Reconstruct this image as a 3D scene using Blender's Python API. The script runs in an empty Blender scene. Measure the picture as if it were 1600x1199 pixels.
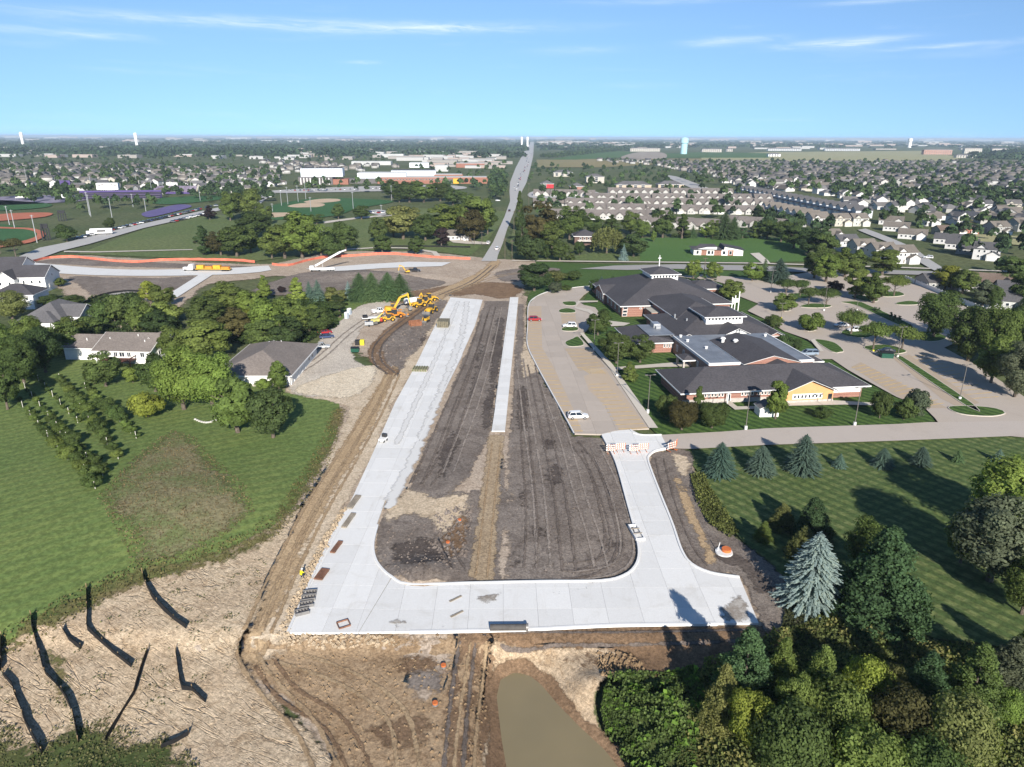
import bpy, bmesh, math, random
import numpy as np
from mathutils import Vector, Matrix
from mathutils.geometry import delaunay_2d_cdt
SC = bpy.context.scene
COL = SC.collection
R = math.radians
# ------------------------------------------------------------------ camera
F_PX, CAM_H = 1110.0, 60.0
PITCH, ROLL = math.atan(385.0 / F_PX), R(0.2)
cam_data = bpy.data.cameras.new('camera')
cam_data.sensor_width = 36.0
cam_data.lens = 36.0 * F_PX / 1600.0
cam_data.clip_start = 1.0
cam_data.clip_end = 90000.0
cam = bpy.data.objects.new('camera', cam_data)
cam.matrix_world = Matrix.Translation((0, 0, CAM_H)) @ Matrix.Rotation(math.pi / 2 - PITCH, 4, 'X') @ Matrix.Rotation(ROLL, 4, 'Z')
COL.objects.link(cam)
SC.camera = cam
# ------------------------------------------------------------------ sky, sun, exposure
SUN_EL, SUN_AZ = R(25.0), R(170.0)          # azimuth measured from +Y (view direction) towards +X
sun_dir = Vector((math.sin(SUN_AZ) * math.cos(SUN_EL), math.cos(SUN_AZ) * math.cos(SUN_EL), math.sin(SUN_EL)))
world = bpy.data.worlds.new('World')
SC.world = world
world.use_nodes = True
wn, wl = world.node_tree.nodes, world.node_tree.links
wn.clear()
w_out = wn.new('ShaderNodeOutputWorld')
w_bg = wn.new('ShaderNodeBackground')
w_bg.inputs['Strength'].default_value = 0.079
w_sky = wn.new('ShaderNodeTexSky')
w_sky.sky_type = 'NISHITA'
w_sky.sun_disc = False
w_sky.sun_elevation = SUN_EL
w_sky.sun_rotation = SUN_AZ
w_sky.altitude = 300.0
w_sky.air_density = 0.5
w_sky.dust_density = 0.0
w_sky.ozone_density = 2.5
def cirrus_nodes():
	"""Thin cirrus: noise stretched along the horizon, all round the sky."""
	tc = wn.new('ShaderNodeTexCoord')
	sep = wn.new('ShaderNodeSeparateXYZ')
	wl.new(tc.outputs['Generated'], sep.inputs[0])
	def m(op, a, b=None, c=None):
		n = wn.new('ShaderNodeMath')
		n.operation = op
		for i, v in enumerate((a, b, c)):
			if v is None:
				continue
			if isinstance(v, (int, float)):
				n.inputs[i].default_value = v
			else:
				wl.new(v, n.inputs[i])
		return n.outputs[0]
	X, Y, Z = sep.outputs[0], sep.outputs[1], sep.outputs[2]
	az = m('ARCTAN2', X, Y)
	el = m('ARCSINE', Z)
	comb = wn.new('ShaderNodeCombineXYZ')
	wl.new(m('MULTIPLY', az, 3.2), comb.inputs[0])
	wl.new(m('MULTIPLY', el, 34.0), comb.inputs[1])
	noise = wn.new('ShaderNodeTexNoise')
	noise.inputs['Scale'].default_value = 1.0
	noise.inputs['Detail'].default_value = 7.0
	noise.inputs['Roughness'].default_value = 0.62
	noise.inputs['Distortion'].default_value = 0.35
	wl.new(comb.outputs[0], noise.inputs['Vector'])
	comb2 = wn.new('ShaderNodeCombineXYZ')
	wl.new(m('ADD', m('MULTIPLY', az, 16.0), m('MULTIPLY', el, 30.0)), comb2.inputs[0])
	wl.new(m('MULTIPLY', el, 150.0), comb2.inputs[1])
	wisp = wn.new('ShaderNodeTexNoise')
	wisp.inputs['Scale'].default_value = 1.0
	wisp.inputs['Detail'].default_value = 6.0
	wisp.inputs['Roughness'].default_value = 0.65
	wisp.inputs['Distortion'].default_value = 0.8
	wl.new(comb2.outputs[0], wisp.inputs['Vector'])
	brk = m('MINIMUM', m('MAXIMUM', m('MULTIPLY', m('SUBTRACT', wisp.outputs['Fac'], 0.28), 2.6), 0.22), 1.2)
	n1 = m('MULTIPLY', m('SUBTRACT', noise.outputs['Fac'], 0.56), 3.2)
	n1 = m('MAXIMUM', n1, 0.0)
	total = m('MULTIPLY', n1, 0.28)
	# the long streak and the small wisps seen in this part of the sky: azimuth, elevation, half sizes, tilt, strength
	for a0, e0, sa, se, tilt, st in ((-0.27, 0.1280, 0.30, 0.0058, -0.008, 1.0), (-0.09, 0.1292, 0.09, 0.0045, 0.01, 0.7), (-0.54, 0.1085, 0.09, 0.0042, 0.0, 0.55),
									 (0.275, 0.1116, 0.055, 0.0046, -0.02, 0.95), (0.395, 0.1064, 0.068, 0.0040, -0.03, 1.05), (0.50, 0.0988, 0.05, 0.0020, -0.02, 0.6),
									 (0.575, 0.0985, 0.03, 0.003, -0.05, 0.6), (0.08, 0.1045, 0.06, 0.0045, -0.02, 0.38), (-0.189, 0.089, 0.02, 0.002, 0.0, 0.5),
									 (0.44, 0.147, 0.07, 0.0030, 0.0, 0.7), (0.18, 0.158, 0.10, 0.0036, 0.0, 0.5), (0.164, 0.062, 0.05, 0.004, 0.0, 0.22), (-0.45, 0.071, 0.06, 0.003, 0.02, 0.2)):
		da = m('SUBTRACT', az, a0)
		de = m('SUBTRACT', m('ADD', el, m('MULTIPLY', da, tilt)), e0)
		wob = m('MULTIPLY', m('SUBTRACT', noise.outputs['Fac'], 0.5), 0.012)
		de = m('ADD', de, wob)
		q = m('ADD', m('POWER', m('ABSOLUTE', m('DIVIDE', da, sa)), 2.6), m('POWER', m('ABSOLUTE', m('DIVIDE', de, se)), 2.0))
		g = m('EXPONENT', m('MULTIPLY', q, -1.0))
		g = m('MULTIPLY', g, m('MULTIPLY', m('ADD', noise.outputs['Fac'], 0.12), st * 1.15))
		g = m('MULTIPLY', g, brk)
		total = m('ADD', total, g)
	fade = m('MULTIPLY', total, 0.72)
	fade = m('MINIMUM', m('MAXIMUM', fade, 0.0), 0.75)
	mix = wn.new('ShaderNodeMix')
	mix.data_type = 'RGBA'
	wl.new(fade, mix.inputs['Factor'])
	tint = wn.new('ShaderNodeMix')
	tint.data_type = 'RGBA'
	tint.blend_type = 'MULTIPLY'
	tint.inputs['Factor'].default_value = 1.0
	wl.new(w_sky.outputs[0], tint.inputs['A'])
	tint.inputs['B'].default_value = (0.90, 0.97, 0.97, 1)
	wl.new(tint.outputs['Result'], mix.inputs['A'])
	mix.inputs['B'].default_value = (7.6, 8.4, 8.8, 1)
	return mix.outputs['Result']
# clear, deep late-summer sky: the sky is read a little above the true elevation, so that it stays blue to the horizon
w_tc = wn.new('ShaderNodeTexCoord')
w_map = wn.new('ShaderNodeVectorMath')
w_map.operation = 'MULTIPLY_ADD'
wl.new(w_tc.outputs['Generated'], w_map.inputs[0])
w_map.inputs[1].default_value = (1, 1, 0.42)
w_map.inputs[2].default_value = (0, 0, 0.064)
w_nrm = wn.new('ShaderNodeVectorMath')
w_nrm.operation = 'NORMALIZE'
wl.new(w_map.outputs[0], w_nrm.inputs[0])
wl.new(w_nrm.outputs[0], w_sky.inputs['Vector'])
wl.new(cirrus_nodes(), w_bg.inputs['Color'])
wl.new(w_bg.outputs[0], w_out.inputs['Surface'])
sun_data = bpy.data.lights.new('sun', 'SUN')
sun_data.energy = 4.8
sun_data.angle = R(0.53)
sun_data.color = (1.0, 0.945, 0.86)
sun = bpy.data.objects.new('sun', sun_data)
sun.rotation_euler = sun_dir.to_track_quat('Z', 'Y').to_euler()
sun.location = sun_dir * 500
COL.objects.link(sun)
SC.view_settings.view_transform = 'Standard'
SC.view_settings.look = 'None'
SC.view_settings.exposure = 0.82
SC.view_settings.gamma = 1.0
SC.view_settings.use_curve_mapping = False
SC.cycles.max_bounces = 6
SC.cycles.diffuse_bounces = 2
SC.cycles.glossy_bounces = 2
SC.cycles.transmission_bounces = 2
SC.cycles.transparent_max_bounces = 6
SC.cycles.volume_bounces = 0
SC.cycles.use_denoising = True
SC.cycles.caustics_reflective = False
SC.cycles.caustics_refractive = False
# ------------------------------------------------------------------ terrain height and survey helper
def sst(a, b, x):
	t = np.clip((x - a) / (b - a), 0.0, 1.0)
	return t * t * (3 - 2 * t)
POND_PX = [(776, 1088), (782, 1062), (805, 1050), (828, 1056), (846, 1070), (870, 1098), (905, 1135), (945, 1172), (975, 1210), (985, 1250), (800, 1250), (783, 1150)]
def _flat(px, py, z=0.0):
	u, v = (px - 800) / F_PX, (py - 599.5) / F_PX
	c, s = math.cos(ROLL), math.sin(ROLL)
	u, v = u * c + v * s, v * c - u * s
	d = (u, math.cos(PITCH) - v * math.sin(PITCH), -math.sin(PITCH) - v * math.cos(PITCH))
	t = (z - CAM_H) / d[2]
	return d[0] * t, d[1] * t
POND_C = [_flat(*p, z=-3.0) for p in POND_PX]
def _pdist(x, y, poly):
	"""signed distance to polygon (negative inside), numpy arrays"""
	x = np.asarray(x, float)
	y = np.asarray(y, float)
	d = np.full(x.shape, 1e18)
	ins = np.zeros(x.shape, bool)
	n = len(poly)
	for i in range(n):
		ax, ay = poly[i]
		bx, by = poly[(i + 1) % n]
		ex, ey = bx - ax, by - ay
		L = ex * ex + ey * ey + 1e-12
		t = np.clip(((x - ax) * ex + (y - ay) * ey) / L, 0, 1)
		d = np.minimum(d, (x - ax - t * ex) ** 2 + (y - ay - t * ey) ** 2)
		cond = ((ay > y) != (by > y))
		with np.errstate(divide='ignore', invalid='ignore'):
			xi = ax + (y - ay) * ex / (ey if abs(ey) > 1e-12 else 1e-12)
		ins ^= cond & (x < xi)
	d = np.sqrt(d)
	return np.where(ins, -d, d)
def H(x, y):
	x = np.asarray(x, float)
	y = np.asarray(y, float)
	z = np.zeros(np.broadcast(x, y).shape)
	# ground drops below the end of the new pavement
	z = z - 0.9 * sst(75.2, 72.6, y + 0.0 * x) * sst(45, 38, x)
	# rise of the mown lawn on the left
	z = z + 2.6 * np.exp(-(((x + 78) / 34) ** 2 + ((y - 105) / 40) ** 2))
	z = z + 1.2 * np.exp(-(((x + 52) / 13) ** 2 + ((y - 106) / 14) ** 2))
	# swale in the bare slope
	z = z - 1.0 * np.exp(-(((x + 40) / 18) ** 2 + ((y - 58) / 12) ** 2))
	# piles of topsoil inside the loop
	z = z + 1.3 * np.exp(-(((x + 12.5) / 4.2) ** 2 + ((y - 88.5) / 3.2) ** 2))
	z = z + 0.7 * np.exp(-(((x + 10.0) / 3.0) ** 2 + ((y - 116) / 9) ** 2))
	z = z + 0.5 * np.exp(-(((x - 10.0) / 5.0) ** 2 + ((y - 108) / 16) ** 2))
	# heap beside the pond
	z = z + 0.9 * np.exp(-(((x - 9.5) / 2.2) ** 2 + ((y - 67.5) / 1.6) ** 2))
	# mound by the evergreens north of the yard
	z = z + 1.8 * np.exp(-(((x + 66) / 24) ** 2 + ((y - 322) / 8) ** 2))
	near = (x > -25) & (x < 45) & (y > 20) & (y < 80)
	if np.any(near):
		d = _pdist(np.where(near, x, 500.0), np.where(near, y, 500.0), POND_C)
		z = z + np.where(near, -(2.2 * sst(4.6, -0.5, d) + 1.2 * sst(0.5, -3, d)), 0)
	return z
def Hs(x, y):
	return float(H(np.array([x]), np.array([y]))[0])
def P(px, py, up=0.0):
	"""surveyed ground point (world metres) seen at a photo position, 'up' metres above the terrain"""
	z = 0.0
	for _ in range(8):
		x, y = _flat(px, py, z + up)
		z = Hs(x, y)
	return Vector((x, y, z + up))
def XY(pts):
	return [tuple(P(*p)[:2]) for p in pts]
# ------------------------------------------------------------------ materials
MATS = {}
class NT:
	def __init__(self, name):
		self.m = bpy.data.materials.new(name)
		self.m.use_nodes = True
		self.t = self.m.node_tree
		self.n, self.l = self.t.nodes, self.t.links
		self.b = self.n['Principled BSDF']
		self.b.inputs['Roughness'].default_value = 0.85
		self.b.inputs['Specular IOR Level'].default_value = 0.25
		self._pos = None
	def set(self, node, key, v):
		if isinstance(v, (int, float, tuple, list)):
			if isinstance(v, (tuple, list)) and len(v) == 3 and node.inputs[key].type == 'RGBA':
				v = (*v, 1)
			node.inputs[key].default_value = v
		else:
			self.l.new(v, node.inputs[key])
	def pos(self):
		if self._pos is None:
			self._pos = self.n.new('ShaderNodeNewGeometry').outputs['Position']
		return self._pos
	def obj(self):
		return self.n.new('ShaderNodeTexCoord').outputs['Object']
	def mapping(self, vec, scale=(1, 1, 1), rot=(0, 0, 0), loc=(0, 0, 0)):
		n = self.n.new('ShaderNodeMapping')
		self.l.new(vec, n.inputs[0])
		n.inputs['Scale'].default_value = scale
		n.inputs['Rotation'].default_value = rot
		n.inputs['Location'].default_value = loc
		return n.outputs[0]
	def noise(self, scale, detail=4, rough=0.55, dist=0.0, vec=None):
		n = self.n.new('ShaderNodeTexNoise')
		self.l.new(vec if vec is not None else self.pos(), n.inputs['Vector'])
		n.inputs['Scale'].default_value = scale
		n.inputs['Detail'].default_value = detail
		n.inputs['Roughness'].default_value = rough
		n.inputs['Distortion'].default_value = dist
		return n.outputs['Fac']
	def voro(self, scale, vec=None, feature='F1', out='Distance'):
		n = self.n.new('ShaderNodeTexVoronoi')
		n.feature = feature
		self.l.new(vec if vec is not None else self.pos(), n.inputs['Vector'])
		n.inputs['Scale'].default_value = scale
		return n.outputs[out]
	def wave(self, scale, dist=0.0, detail=2, vec=None, dscale=1.0, prof='SIN'):
		n = self.n.new('ShaderNodeTexWave')
		n.wave_profile = prof
		self.l.new(vec if vec is not None else self.pos(), n.inputs['Vector'])
		n.inputs['Scale'].default_value = scale
		n.inputs['Distortion'].default_value = dist
		n.inputs['Detail'].default_value = detail
		n.inputs['Detail Scale'].default_value = dscale
		return n.outputs['Fac']
	def math(self, op, a, b=None, c=None, clamp=False):
		n = self.n.new('ShaderNodeMath')
		n.operation = op
		n.use_clamp = clamp
		for i, v in enumerate((a, b, c)):
			if v is not None:
				self.set(n, i, v)
		return n.outputs[0]
	def ramp(self, fac, lo, hi, a=0.0, b=1.0):
		n = self.n.new('ShaderNodeMapRange')
		n.interpolation_type = 'SMOOTHSTEP'
		self.l.new(fac, n.inputs['Value'])
		n.inputs['From Min'].default_value = lo
		n.inputs['From Max'].default_value = hi
		n.inputs['To Min'].default_value = a
		n.inputs['To Max'].default_value = b
		return n.outputs['Result']
	def mix(self, fac, a, b, mode='MIX'):
		n = self.n.new('ShaderNodeMix')
		n.data_type = 'RGBA'
		n.blend_type = mode
		self.set(n, 'Factor', fac)
		self.set(n, 'A', a)
		self.set(n, 'B', b)
		return n.outputs['Result']
	def info(self, out):
		return self.n.new('ShaderNodeObjectInfo').outputs[out]
	def attr(self, name, out='Fac'):
		n = self.n.new('ShaderNodeAttribute')
		n.attribute_name = name
		return n.outputs[out]
	def bump(self, h, strength=0.5, dist=0.1, prev=None):
		n = self.n.new('ShaderNodeBump')
		n.inputs['Strength'].default_value = strength
		n.inputs['Distance'].default_value = dist
		self.l.new(h, n.inputs['Height'])
		if prev is not None:
			self.l.new(prev, n.inputs['Normal'])
		self.l.new(n.outputs[0], self.b.inputs['Normal'])
		return n.outputs[0]
	def color(self, c):
		self.set(self.b, 'Base Color', c)
	def ragged(self, scale=0.9, extra=None):
		"""sheet fades out in a ragged way near its boundary ('edge' attribute 0..1)"""
		e = self.attr('edge')
		nz = self.noise(scale, 5, 0.62)
		v = self.math('ADD', e, self.math('MULTIPLY', self.math('SUBTRACT', nz, 0.5), 1.5))
		a = self.ramp(v, 0.20, 0.60)
		tr = self.n.new('ShaderNodeBsdfTransparent')
		mx = self.n.new('ShaderNodeMixShader')
		self.l.new(a, mx.inputs[0])
		self.l.new(tr.outputs[0], mx.inputs[1])
		self.l.new(self.b.outputs[0], mx.inputs[2])
		self.l.new(mx.outputs[0], self.n['Material Output'].inputs['Surface'])
def simple(name, col, rough=0.8, var=0.12, scale=1.5, metal=0.0, spec=0.25, objcol=False, bump=0.0, bscale=20):
	if name in MATS:
		return MATS[name]
	t = NT(name)
	base = col
	if objcol:
		base = t.mix(1.0, col, t.info('Color'), 'MULTIPLY')
	if var:
		nz = t.noise(scale, 3, 0.6, vec=t.obj())
		f = t.ramp(nz, 0.25, 0.75, 1 - var, 1 + var)
		c = t.n.new('ShaderNodeMix')
		c.data_type = 'RGBA'
		c.blend_type = 'MULTIPLY'
		c.inputs['Factor'].default_value = 1
		t.set(c, 'A', base)
		t.set(c, 'B', f)
		base = c.outputs['Result']
	t.color(base)
	t.b.inputs['Roughness'].default_value = rough
	t.b.inputs['Metallic'].default_value = metal
	t.b.inputs['Specular IOR Level'].default_value = spec
	if bump:
		t.bump(t.noise(bscale, 3, 0.6, vec=t.obj()), bump, 0.03)
	MATS[name] = t.m
	return t.m
# ------------------------------------------------------------------ mesh helpers
def link(name, me, parent=None, mat=None, loc=None, rz=None):
	o = bpy.data.objects.new(name, me)
	COL.objects.link(o)
	if parent is not None:
		o.parent = parent
	if mat is not None and me is not None and not me.materials:
		for m in (mat if isinstance(mat, (list, tuple)) else [mat]):
			me.materials.append(m)
	if loc is not None:
		o.location = loc
	if rz is not None:
		o.rotation_euler = (0, 0, rz)
	return o
def tag(o, label=None, cat=None, group=None, kind=None):
	if label:
		o['label'] = label
	if cat:
		o['category'] = cat
	if group:
		o['group'] = group
	if kind:
		o['kind'] = kind
	return o
def nth(i):
	w = ('first', 'second', 'third', 'fourth', 'fifth', 'sixth', 'seventh', 'eighth', 'ninth', 'tenth', 'eleventh', 'twelfth')
	k = i + 1
	return w[i] if i < 12 else '%d%s' % (k, 'th' if k < 20 else {1: 'st', 2: 'nd', 3: 'rd'}.get(k % 10, 'th'))
def number(objs, text='%s from the left'):
	"""things alike but for their place: say which one, counted across the picture"""
	by = {}
	for o in objs:
		by.setdefault(o['label'], []).append(o)
	for lab, os_ in by.items():
		if len(os_) > 1:
			for i, o in enumerate(sorted(os_, key=lambda q: q.location.x / q.location.y)):
				o['label'] = lab + ', ' + text % nth(i)
def thing(name, label, cat, loc=(0, 0, 0), rz=0.0, group=None):
	o = bpy.data.objects.new(name, None)
	o.empty_display_size = 0.5
	COL.objects.link(o)
	o.location = loc
	o.rotation_euler = (0, 0, rz)
	return tag(o, label, cat, group)
def copy_tree(src, loc=None, rz=None, scale=None, label=None, group=None, color=None, keep=None, pcolor=None):
	"""copy a thing with its parts (and their sub-parts)"""
	c = src.copy()
	COL.objects.link(c)
	if loc is not None:
		c.location = loc
	if rz is not None:
		c.rotation_euler = (0, 0, rz)
	if scale is not None:
		c.scale = scale if isinstance(scale, (tuple, list)) else (scale,) * 3
	if label:
		c['label'] = label
	if group:
		c['group'] = group
	if color is not None:
		c.color = color
	for ch in KIDS.get(src.name, ()):
		k = ch.copy()
		COL.objects.link(k)
		k.parent = c
		base = ch.name.split('.')[0]
		if pcolor and base in pcolor:
			k.color = pcolor[base]
		for g in KIDS.get(ch.name, ()):
			d = g.copy()
			COL.objects.link(d)
			d.parent = k
			gb = g.name.split('.')[0]
			if pcolor and gb in pcolor:
				d.color = pcolor[gb]
	return c
KIDS = {}
def register(root):
	"""remember the children of a prototype so that copies are quick"""
	KIDS[root.name] = list(root.children)
	for c in root.children:
		KIDS[c.name] = list(c.children)
	return root
class MB:
	"""collects faces and builds one mesh"""
	def __init__(self):
		self.v, self.f, self.mi = [], [], []
	def quad(self, *pts, mi=0):
		b = len(self.v)
		self.v += [tuple(p) for p in pts]
		self.f.append(tuple(range(b, b + len(pts))))
		self.mi.append(mi)
		return self
	def box(self, x0, x1, y0, y1, z0, z1, mi=0, rz=0.0, c=None):
		pts = [(x0, y0, z0), (x1, y0, z0), (x1, y1, z0), (x0, y1, z0), (x0, y0, z1), (x1, y0, z1), (x1, y1, z1), (x0, y1, z1)]
		if rz:
			cx, cy = c if c else ((x0 + x1) / 2, (y0 + y1) / 2)
			co, si = math.cos(rz), math.sin(rz)
			pts = [(cx + (x - cx) * co - (y - cy) * si, cy + (x - cx) * si + (y - cy) * co, z) for x, y, z in pts]
		self.hexa(pts, mi)
		return self
	def hexa(self, p, mi=0):
		b = len(self.v)
		self.v += [tuple(q) for q in p]
		for q in ((0, 3, 2, 1), (4, 5, 6, 7), (0, 1, 5, 4), (1, 2, 6, 5), (2, 3, 7, 6), (3, 0, 4, 7)):
			self.f.append(tuple(b + i for i in q))
			self.mi.append(mi)
		return self
	def beam(self, a, b, w, h=None, mi=0, up=(0, 0, 1)):
		"""square bar from a to b"""
		a, b = Vector(a), Vector(b)
		h = h or w
		d = (b - a).normalized()
		u = Vector(up)
		if abs(d.dot(u)) > 0.98:
			u = Vector((0, 1, 0))
		s = d.cross(u).normalized() * (w / 2)
		t = s.cross(d).normalized() * (h / 2)
		p = [a - s - t, a + s - t, b + s - t, b - s - t, a - s + t, a + s + t, b + s + t, b - s + t]
		self.hexa([p[0], p[1], p[2], p[3], p[4], p[5], p[6], p[7]], mi)
		return self
	def cyl(self, a, b, r0, r1=None, n=8, mi=0, caps=True):
		a, b = Vector(a), Vector(b)
		r1 = r0 if r1 is None else r1
		d = (b - a).normalized()
		u = Vector((0, 0, 1)) if abs(d.z) < 0.9 else Vector((1, 0, 0))
		s = d.cross(u).normalized()
		t = s.cross(d).normalized()
		base = len(self.v)
		for c, r in ((a, r0), (b, r1)):
			for i in range(n):
				an = 2 * math.pi * i / n
				self.v.append(tuple(c + s * (r * math.cos(an)) + t * (r * math.sin(an))))
		for i in range(n):
			j = (i + 1) % n
			self.f.append((base + i, base + j, base + n + j, base + n + i))
			self.mi.append(mi)
		if caps:
			self.f.append(tuple(base + i for i in range(n))[::-1])
			self.f.append(tuple(base + n + i for i in range(n)))
			self.mi += [mi, mi]
		return self
	def prism(self, poly, axis, a, b, mi=0):
		"""extrude 2-D polygon (list of pairs) along axis 'x','y' or 'z' from a to b"""
		def pt(p, w):
			return {'x': (w, p[0], p[1]), 'y': (p[0], w, p[1]), 'z': (p[0], p[1], w)}[axis]
		base, n = len(self.v), len(poly)
		self.v += [pt(p, a) for p in poly] + [pt(p, b) for p in poly]
		self.f.append(tuple(base + i for i in range(n))[::-1])
		self.f.append(tuple(base + n + i for i in range(n)))
		self.mi += [mi, mi]
		for i in range(n):
			j = (i + 1) % n
			self.f.append((base + i, base + j, base + n + j, base + n + i))
			self.mi.append(mi)
		return self
	def mesh(self, name, mats=None, smooth=False, fix=True):
		me = bpy.data.meshes.new(name)
		me.from_pydata(self.v, [], self.f)
		if mats:
			for m in (mats if isinstance(mats, (list, tuple)) else [mats]):
				me.materials.append(m)
		if any(self.mi):
			me.polygons.foreach_set('material_index', self.mi)
		if fix:
			bm = bmesh.new()
			bm.from_mesh(me)
			bmesh.ops.recalc_face_normals(bm, faces=bm.faces)
			bm.to_mesh(me)
			bm.free()
		if smooth:
			me.polygons.foreach_set('use_smooth', [True] * len(me.polygons))
		me.update()
		return me
	def build(self, name, mats, parent=None, smooth=False, fix=True):
		return link(name, self.mesh(name, mats, smooth, fix), parent)
# ------------------------------------------------------------------ sheets
def smooth_poly(pts, step=1.0, closed=True):
	"""Catmull-Rom through points, resampled"""
	out = []
	n = len(pts)
	rng = range(n) if closed else range(n - 1)
	for i in rng:
		if closed:
			p0, p1, p2, p3 = (Vector(pts[(i + k) % n]) for k in (-1, 0, 1, 2))
		else:
			p0 = Vector(pts[max(i - 1, 0)])
			p1, p2 = Vector(pts[i]), Vector(pts[i + 1])
			p3 = Vector(pts[min(i + 2, n - 1)])
		L = (p2 - p1).length
		k = max(1, int(L / step))
		for j in range(k):
			t = j / k
			out.append(tuple(0.5 * ((2 * p1) + (p2 - p0) * t + (2 * p0 - 5 * p1 + 4 * p2 - p3) * t * t + (3 * p1 - p0 - 3 * p2 + p3) * t ** 3)))
	if not closed:
		out.append(tuple(pts[-1]))
	return out
def dense_poly(pts, step=1.0):
	out = []
	n = len(pts)
	for i in range(n):
		a, b = Vector(pts[i]), Vector(pts[(i + 1) % n])
		k = max(1, int((b - a).length / step))
		for j in range(k):
			out.append(tuple(a.lerp(b, j / k)))
	return out
def jitter_poly(pts, amp, rnd):
	n = len(pts)
	ph = [rnd.uniform(0, 6.28) for _ in range(8)]
	out = []
	s = 0.0
	for i in range(n):
		a, b, c = Vector(pts[i - 1]), Vector(pts[i]), Vector(pts[(i + 1) % n])
		s += (b - a).length
		t = (c - a)
		if t.length < 1e-6:
			out.append(tuple(b))
			continue
		nrm = Vector((t.y, -t.x)).normalized()
		o = amp * (0.5 * math.sin(s / 3.1 + ph[0]) + 0.35 * math.sin(s / 1.3 + ph[1]) + 0.6 * math.sin(s / 9.0 + ph[2]) + rnd.uniform(-0.4, 0.4))
		out.append(tuple(b + nrm * o))
	return out
def in_poly(x, y, poly):
	return _pdist(x, y, poly) < 0
def sheet_mesh(name, poly, off=0.0, grid=2.0, edge_w=2.0, hfun=None, rough=0.0, flat_off=True):
	"""triangulated sheet draped on the terrain, with 'edge' attribute"""
	pts = list(poly)
	nb = len(pts)
	edges = []
	xs = [p[0] for p in pts]
	ys = [p[1] for p in pts]
	pool = np.array(pts)
	gx, gy = np.meshgrid(np.arange(min(xs) + grid / 2, max(xs), grid), np.arange(min(ys) + grid / 2, max(ys), grid))
	rs = np.random.RandomState(len(pts))
	gx = gx.ravel() + rs.uniform(-.3, .3, gx.size) * grid
	gy = gy.ravel() + rs.uniform(-.3, .3, gy.size) * grid
	d = _pdist(gx, gy, pts)
	keep = d < -grid * 0.35
	verts = [Vector(p) for p in pts] + [Vector((a, b)) for a, b in zip(gx[keep], gy[keep])]
	res = delaunay_2d_cdt(verts, [], [list(range(nb))], 1, 1e-5)
	vv, ff = res[0], res[2]
	a = np.array([(v.x, v.y) for v in vv])
	d = np.abs(_pdist(a[:, 0], a[:, 1], pts))
	z = (hfun or H)(a[:, 0], a[:, 1]) + (off if flat_off else off * 0.42)
	if rough:
		z = z + rs.uniform(-rough, rough, len(z)) * np.clip(d / 1.5, 0, 1)
	me = bpy.data.meshes.new(name)
	me.from_pydata([(p[0], p[1], q) for p, q in zip(a, z)], [], [tuple(f) for f in ff])
	at = me.attributes.new('edge', 'FLOAT', 'POINT')
	at.data.foreach_set('value', np.clip(d / edge_w, 0, 1).astype(np.float32))
	bm = bmesh.new()
	bm.from_mesh(me)
	for f in bm.faces:
		if f.normal.z < 0:
			f.normal_flip()
	bm.to_mesh(me)
	bm.free()
	me.polygons.foreach_set('use_smooth', [True] * len(me.polygons))
	return me
def sheet(name, poly, mat, off=0.0, grid=2.0, edge_w=2.0, jit=0.0, step=None, seed=1, smooth=True, world=False, kind='structure', rough=0.0, parent=None):
	pts = [tuple(p) for p in poly] if world else XY(poly)
	st = step or max(0.6, grid * 0.6)
	pts = smooth_poly(pts, st) if smooth else dense_poly(pts, st)
	if jit:
		pts = jitter_poly(pts, jit, random.Random(seed))
	o = link(name, sheet_mesh(name, pts, off, grid, edge_w, rough=rough, flat_off=off > 0.27), parent, mat)
	if parent is None:
		o['kind'] = kind
	return o
def ribbon(pts, w0, w1=None, closed=False):
	"""left and right offset lines of a world polyline"""
	n = len(pts)
	Lf, Rt = [], []
	for i in range(n):
		a = Vector(pts[max(i - 1, 0)] if not closed else pts[i - 1])
		b = Vector(pts[min(i + 1, n - 1)] if not closed else pts[(i + 1) % n])
		t = (b - a).normalized()
		nm = Vector((-t.y, t.x))
		p = Vector(pts[i])
		Lf.append(tuple(p + nm * w0))
		Rt.append(tuple(p - nm * (w0 if w1 is None else w1)))
	return Lf, Rt
def strip_sheet(name, pts, w, mat, off):
	"""narrow draped strip along a world polyline, fading at its sides"""
	rnd = random.Random(len(pts))
	A, B = ribbon(pts, w / 2)
	v, e, f = [], [], []
	for i, (a, c, b) in enumerate(zip(A, pts, B)):
		k = 0.0 if i in (0, len(pts) - 1) else rnd.uniform(.62, 1.0)
		for p, q in ((a, 0.0), (c, k), (b, 0.0)):
			v.append((p[0], p[1], Hs(p[0], p[1]) + off))
			e.append(q)
		if i:
			j = (i - 1) * 3
			f += [(j, j + 1, j + 4, j + 3), (j + 1, j + 2, j + 5, j + 4)]
	me = bpy.data.meshes.new(name)
	me.from_pydata(v, [], f)
	at = me.attributes.new('edge', 'FLOAT', 'POINT')
	at.data.foreach_set('value', e)
	o = link(name, me, None, mat)
	o['kind'] = 'structure'
	return o
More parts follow.
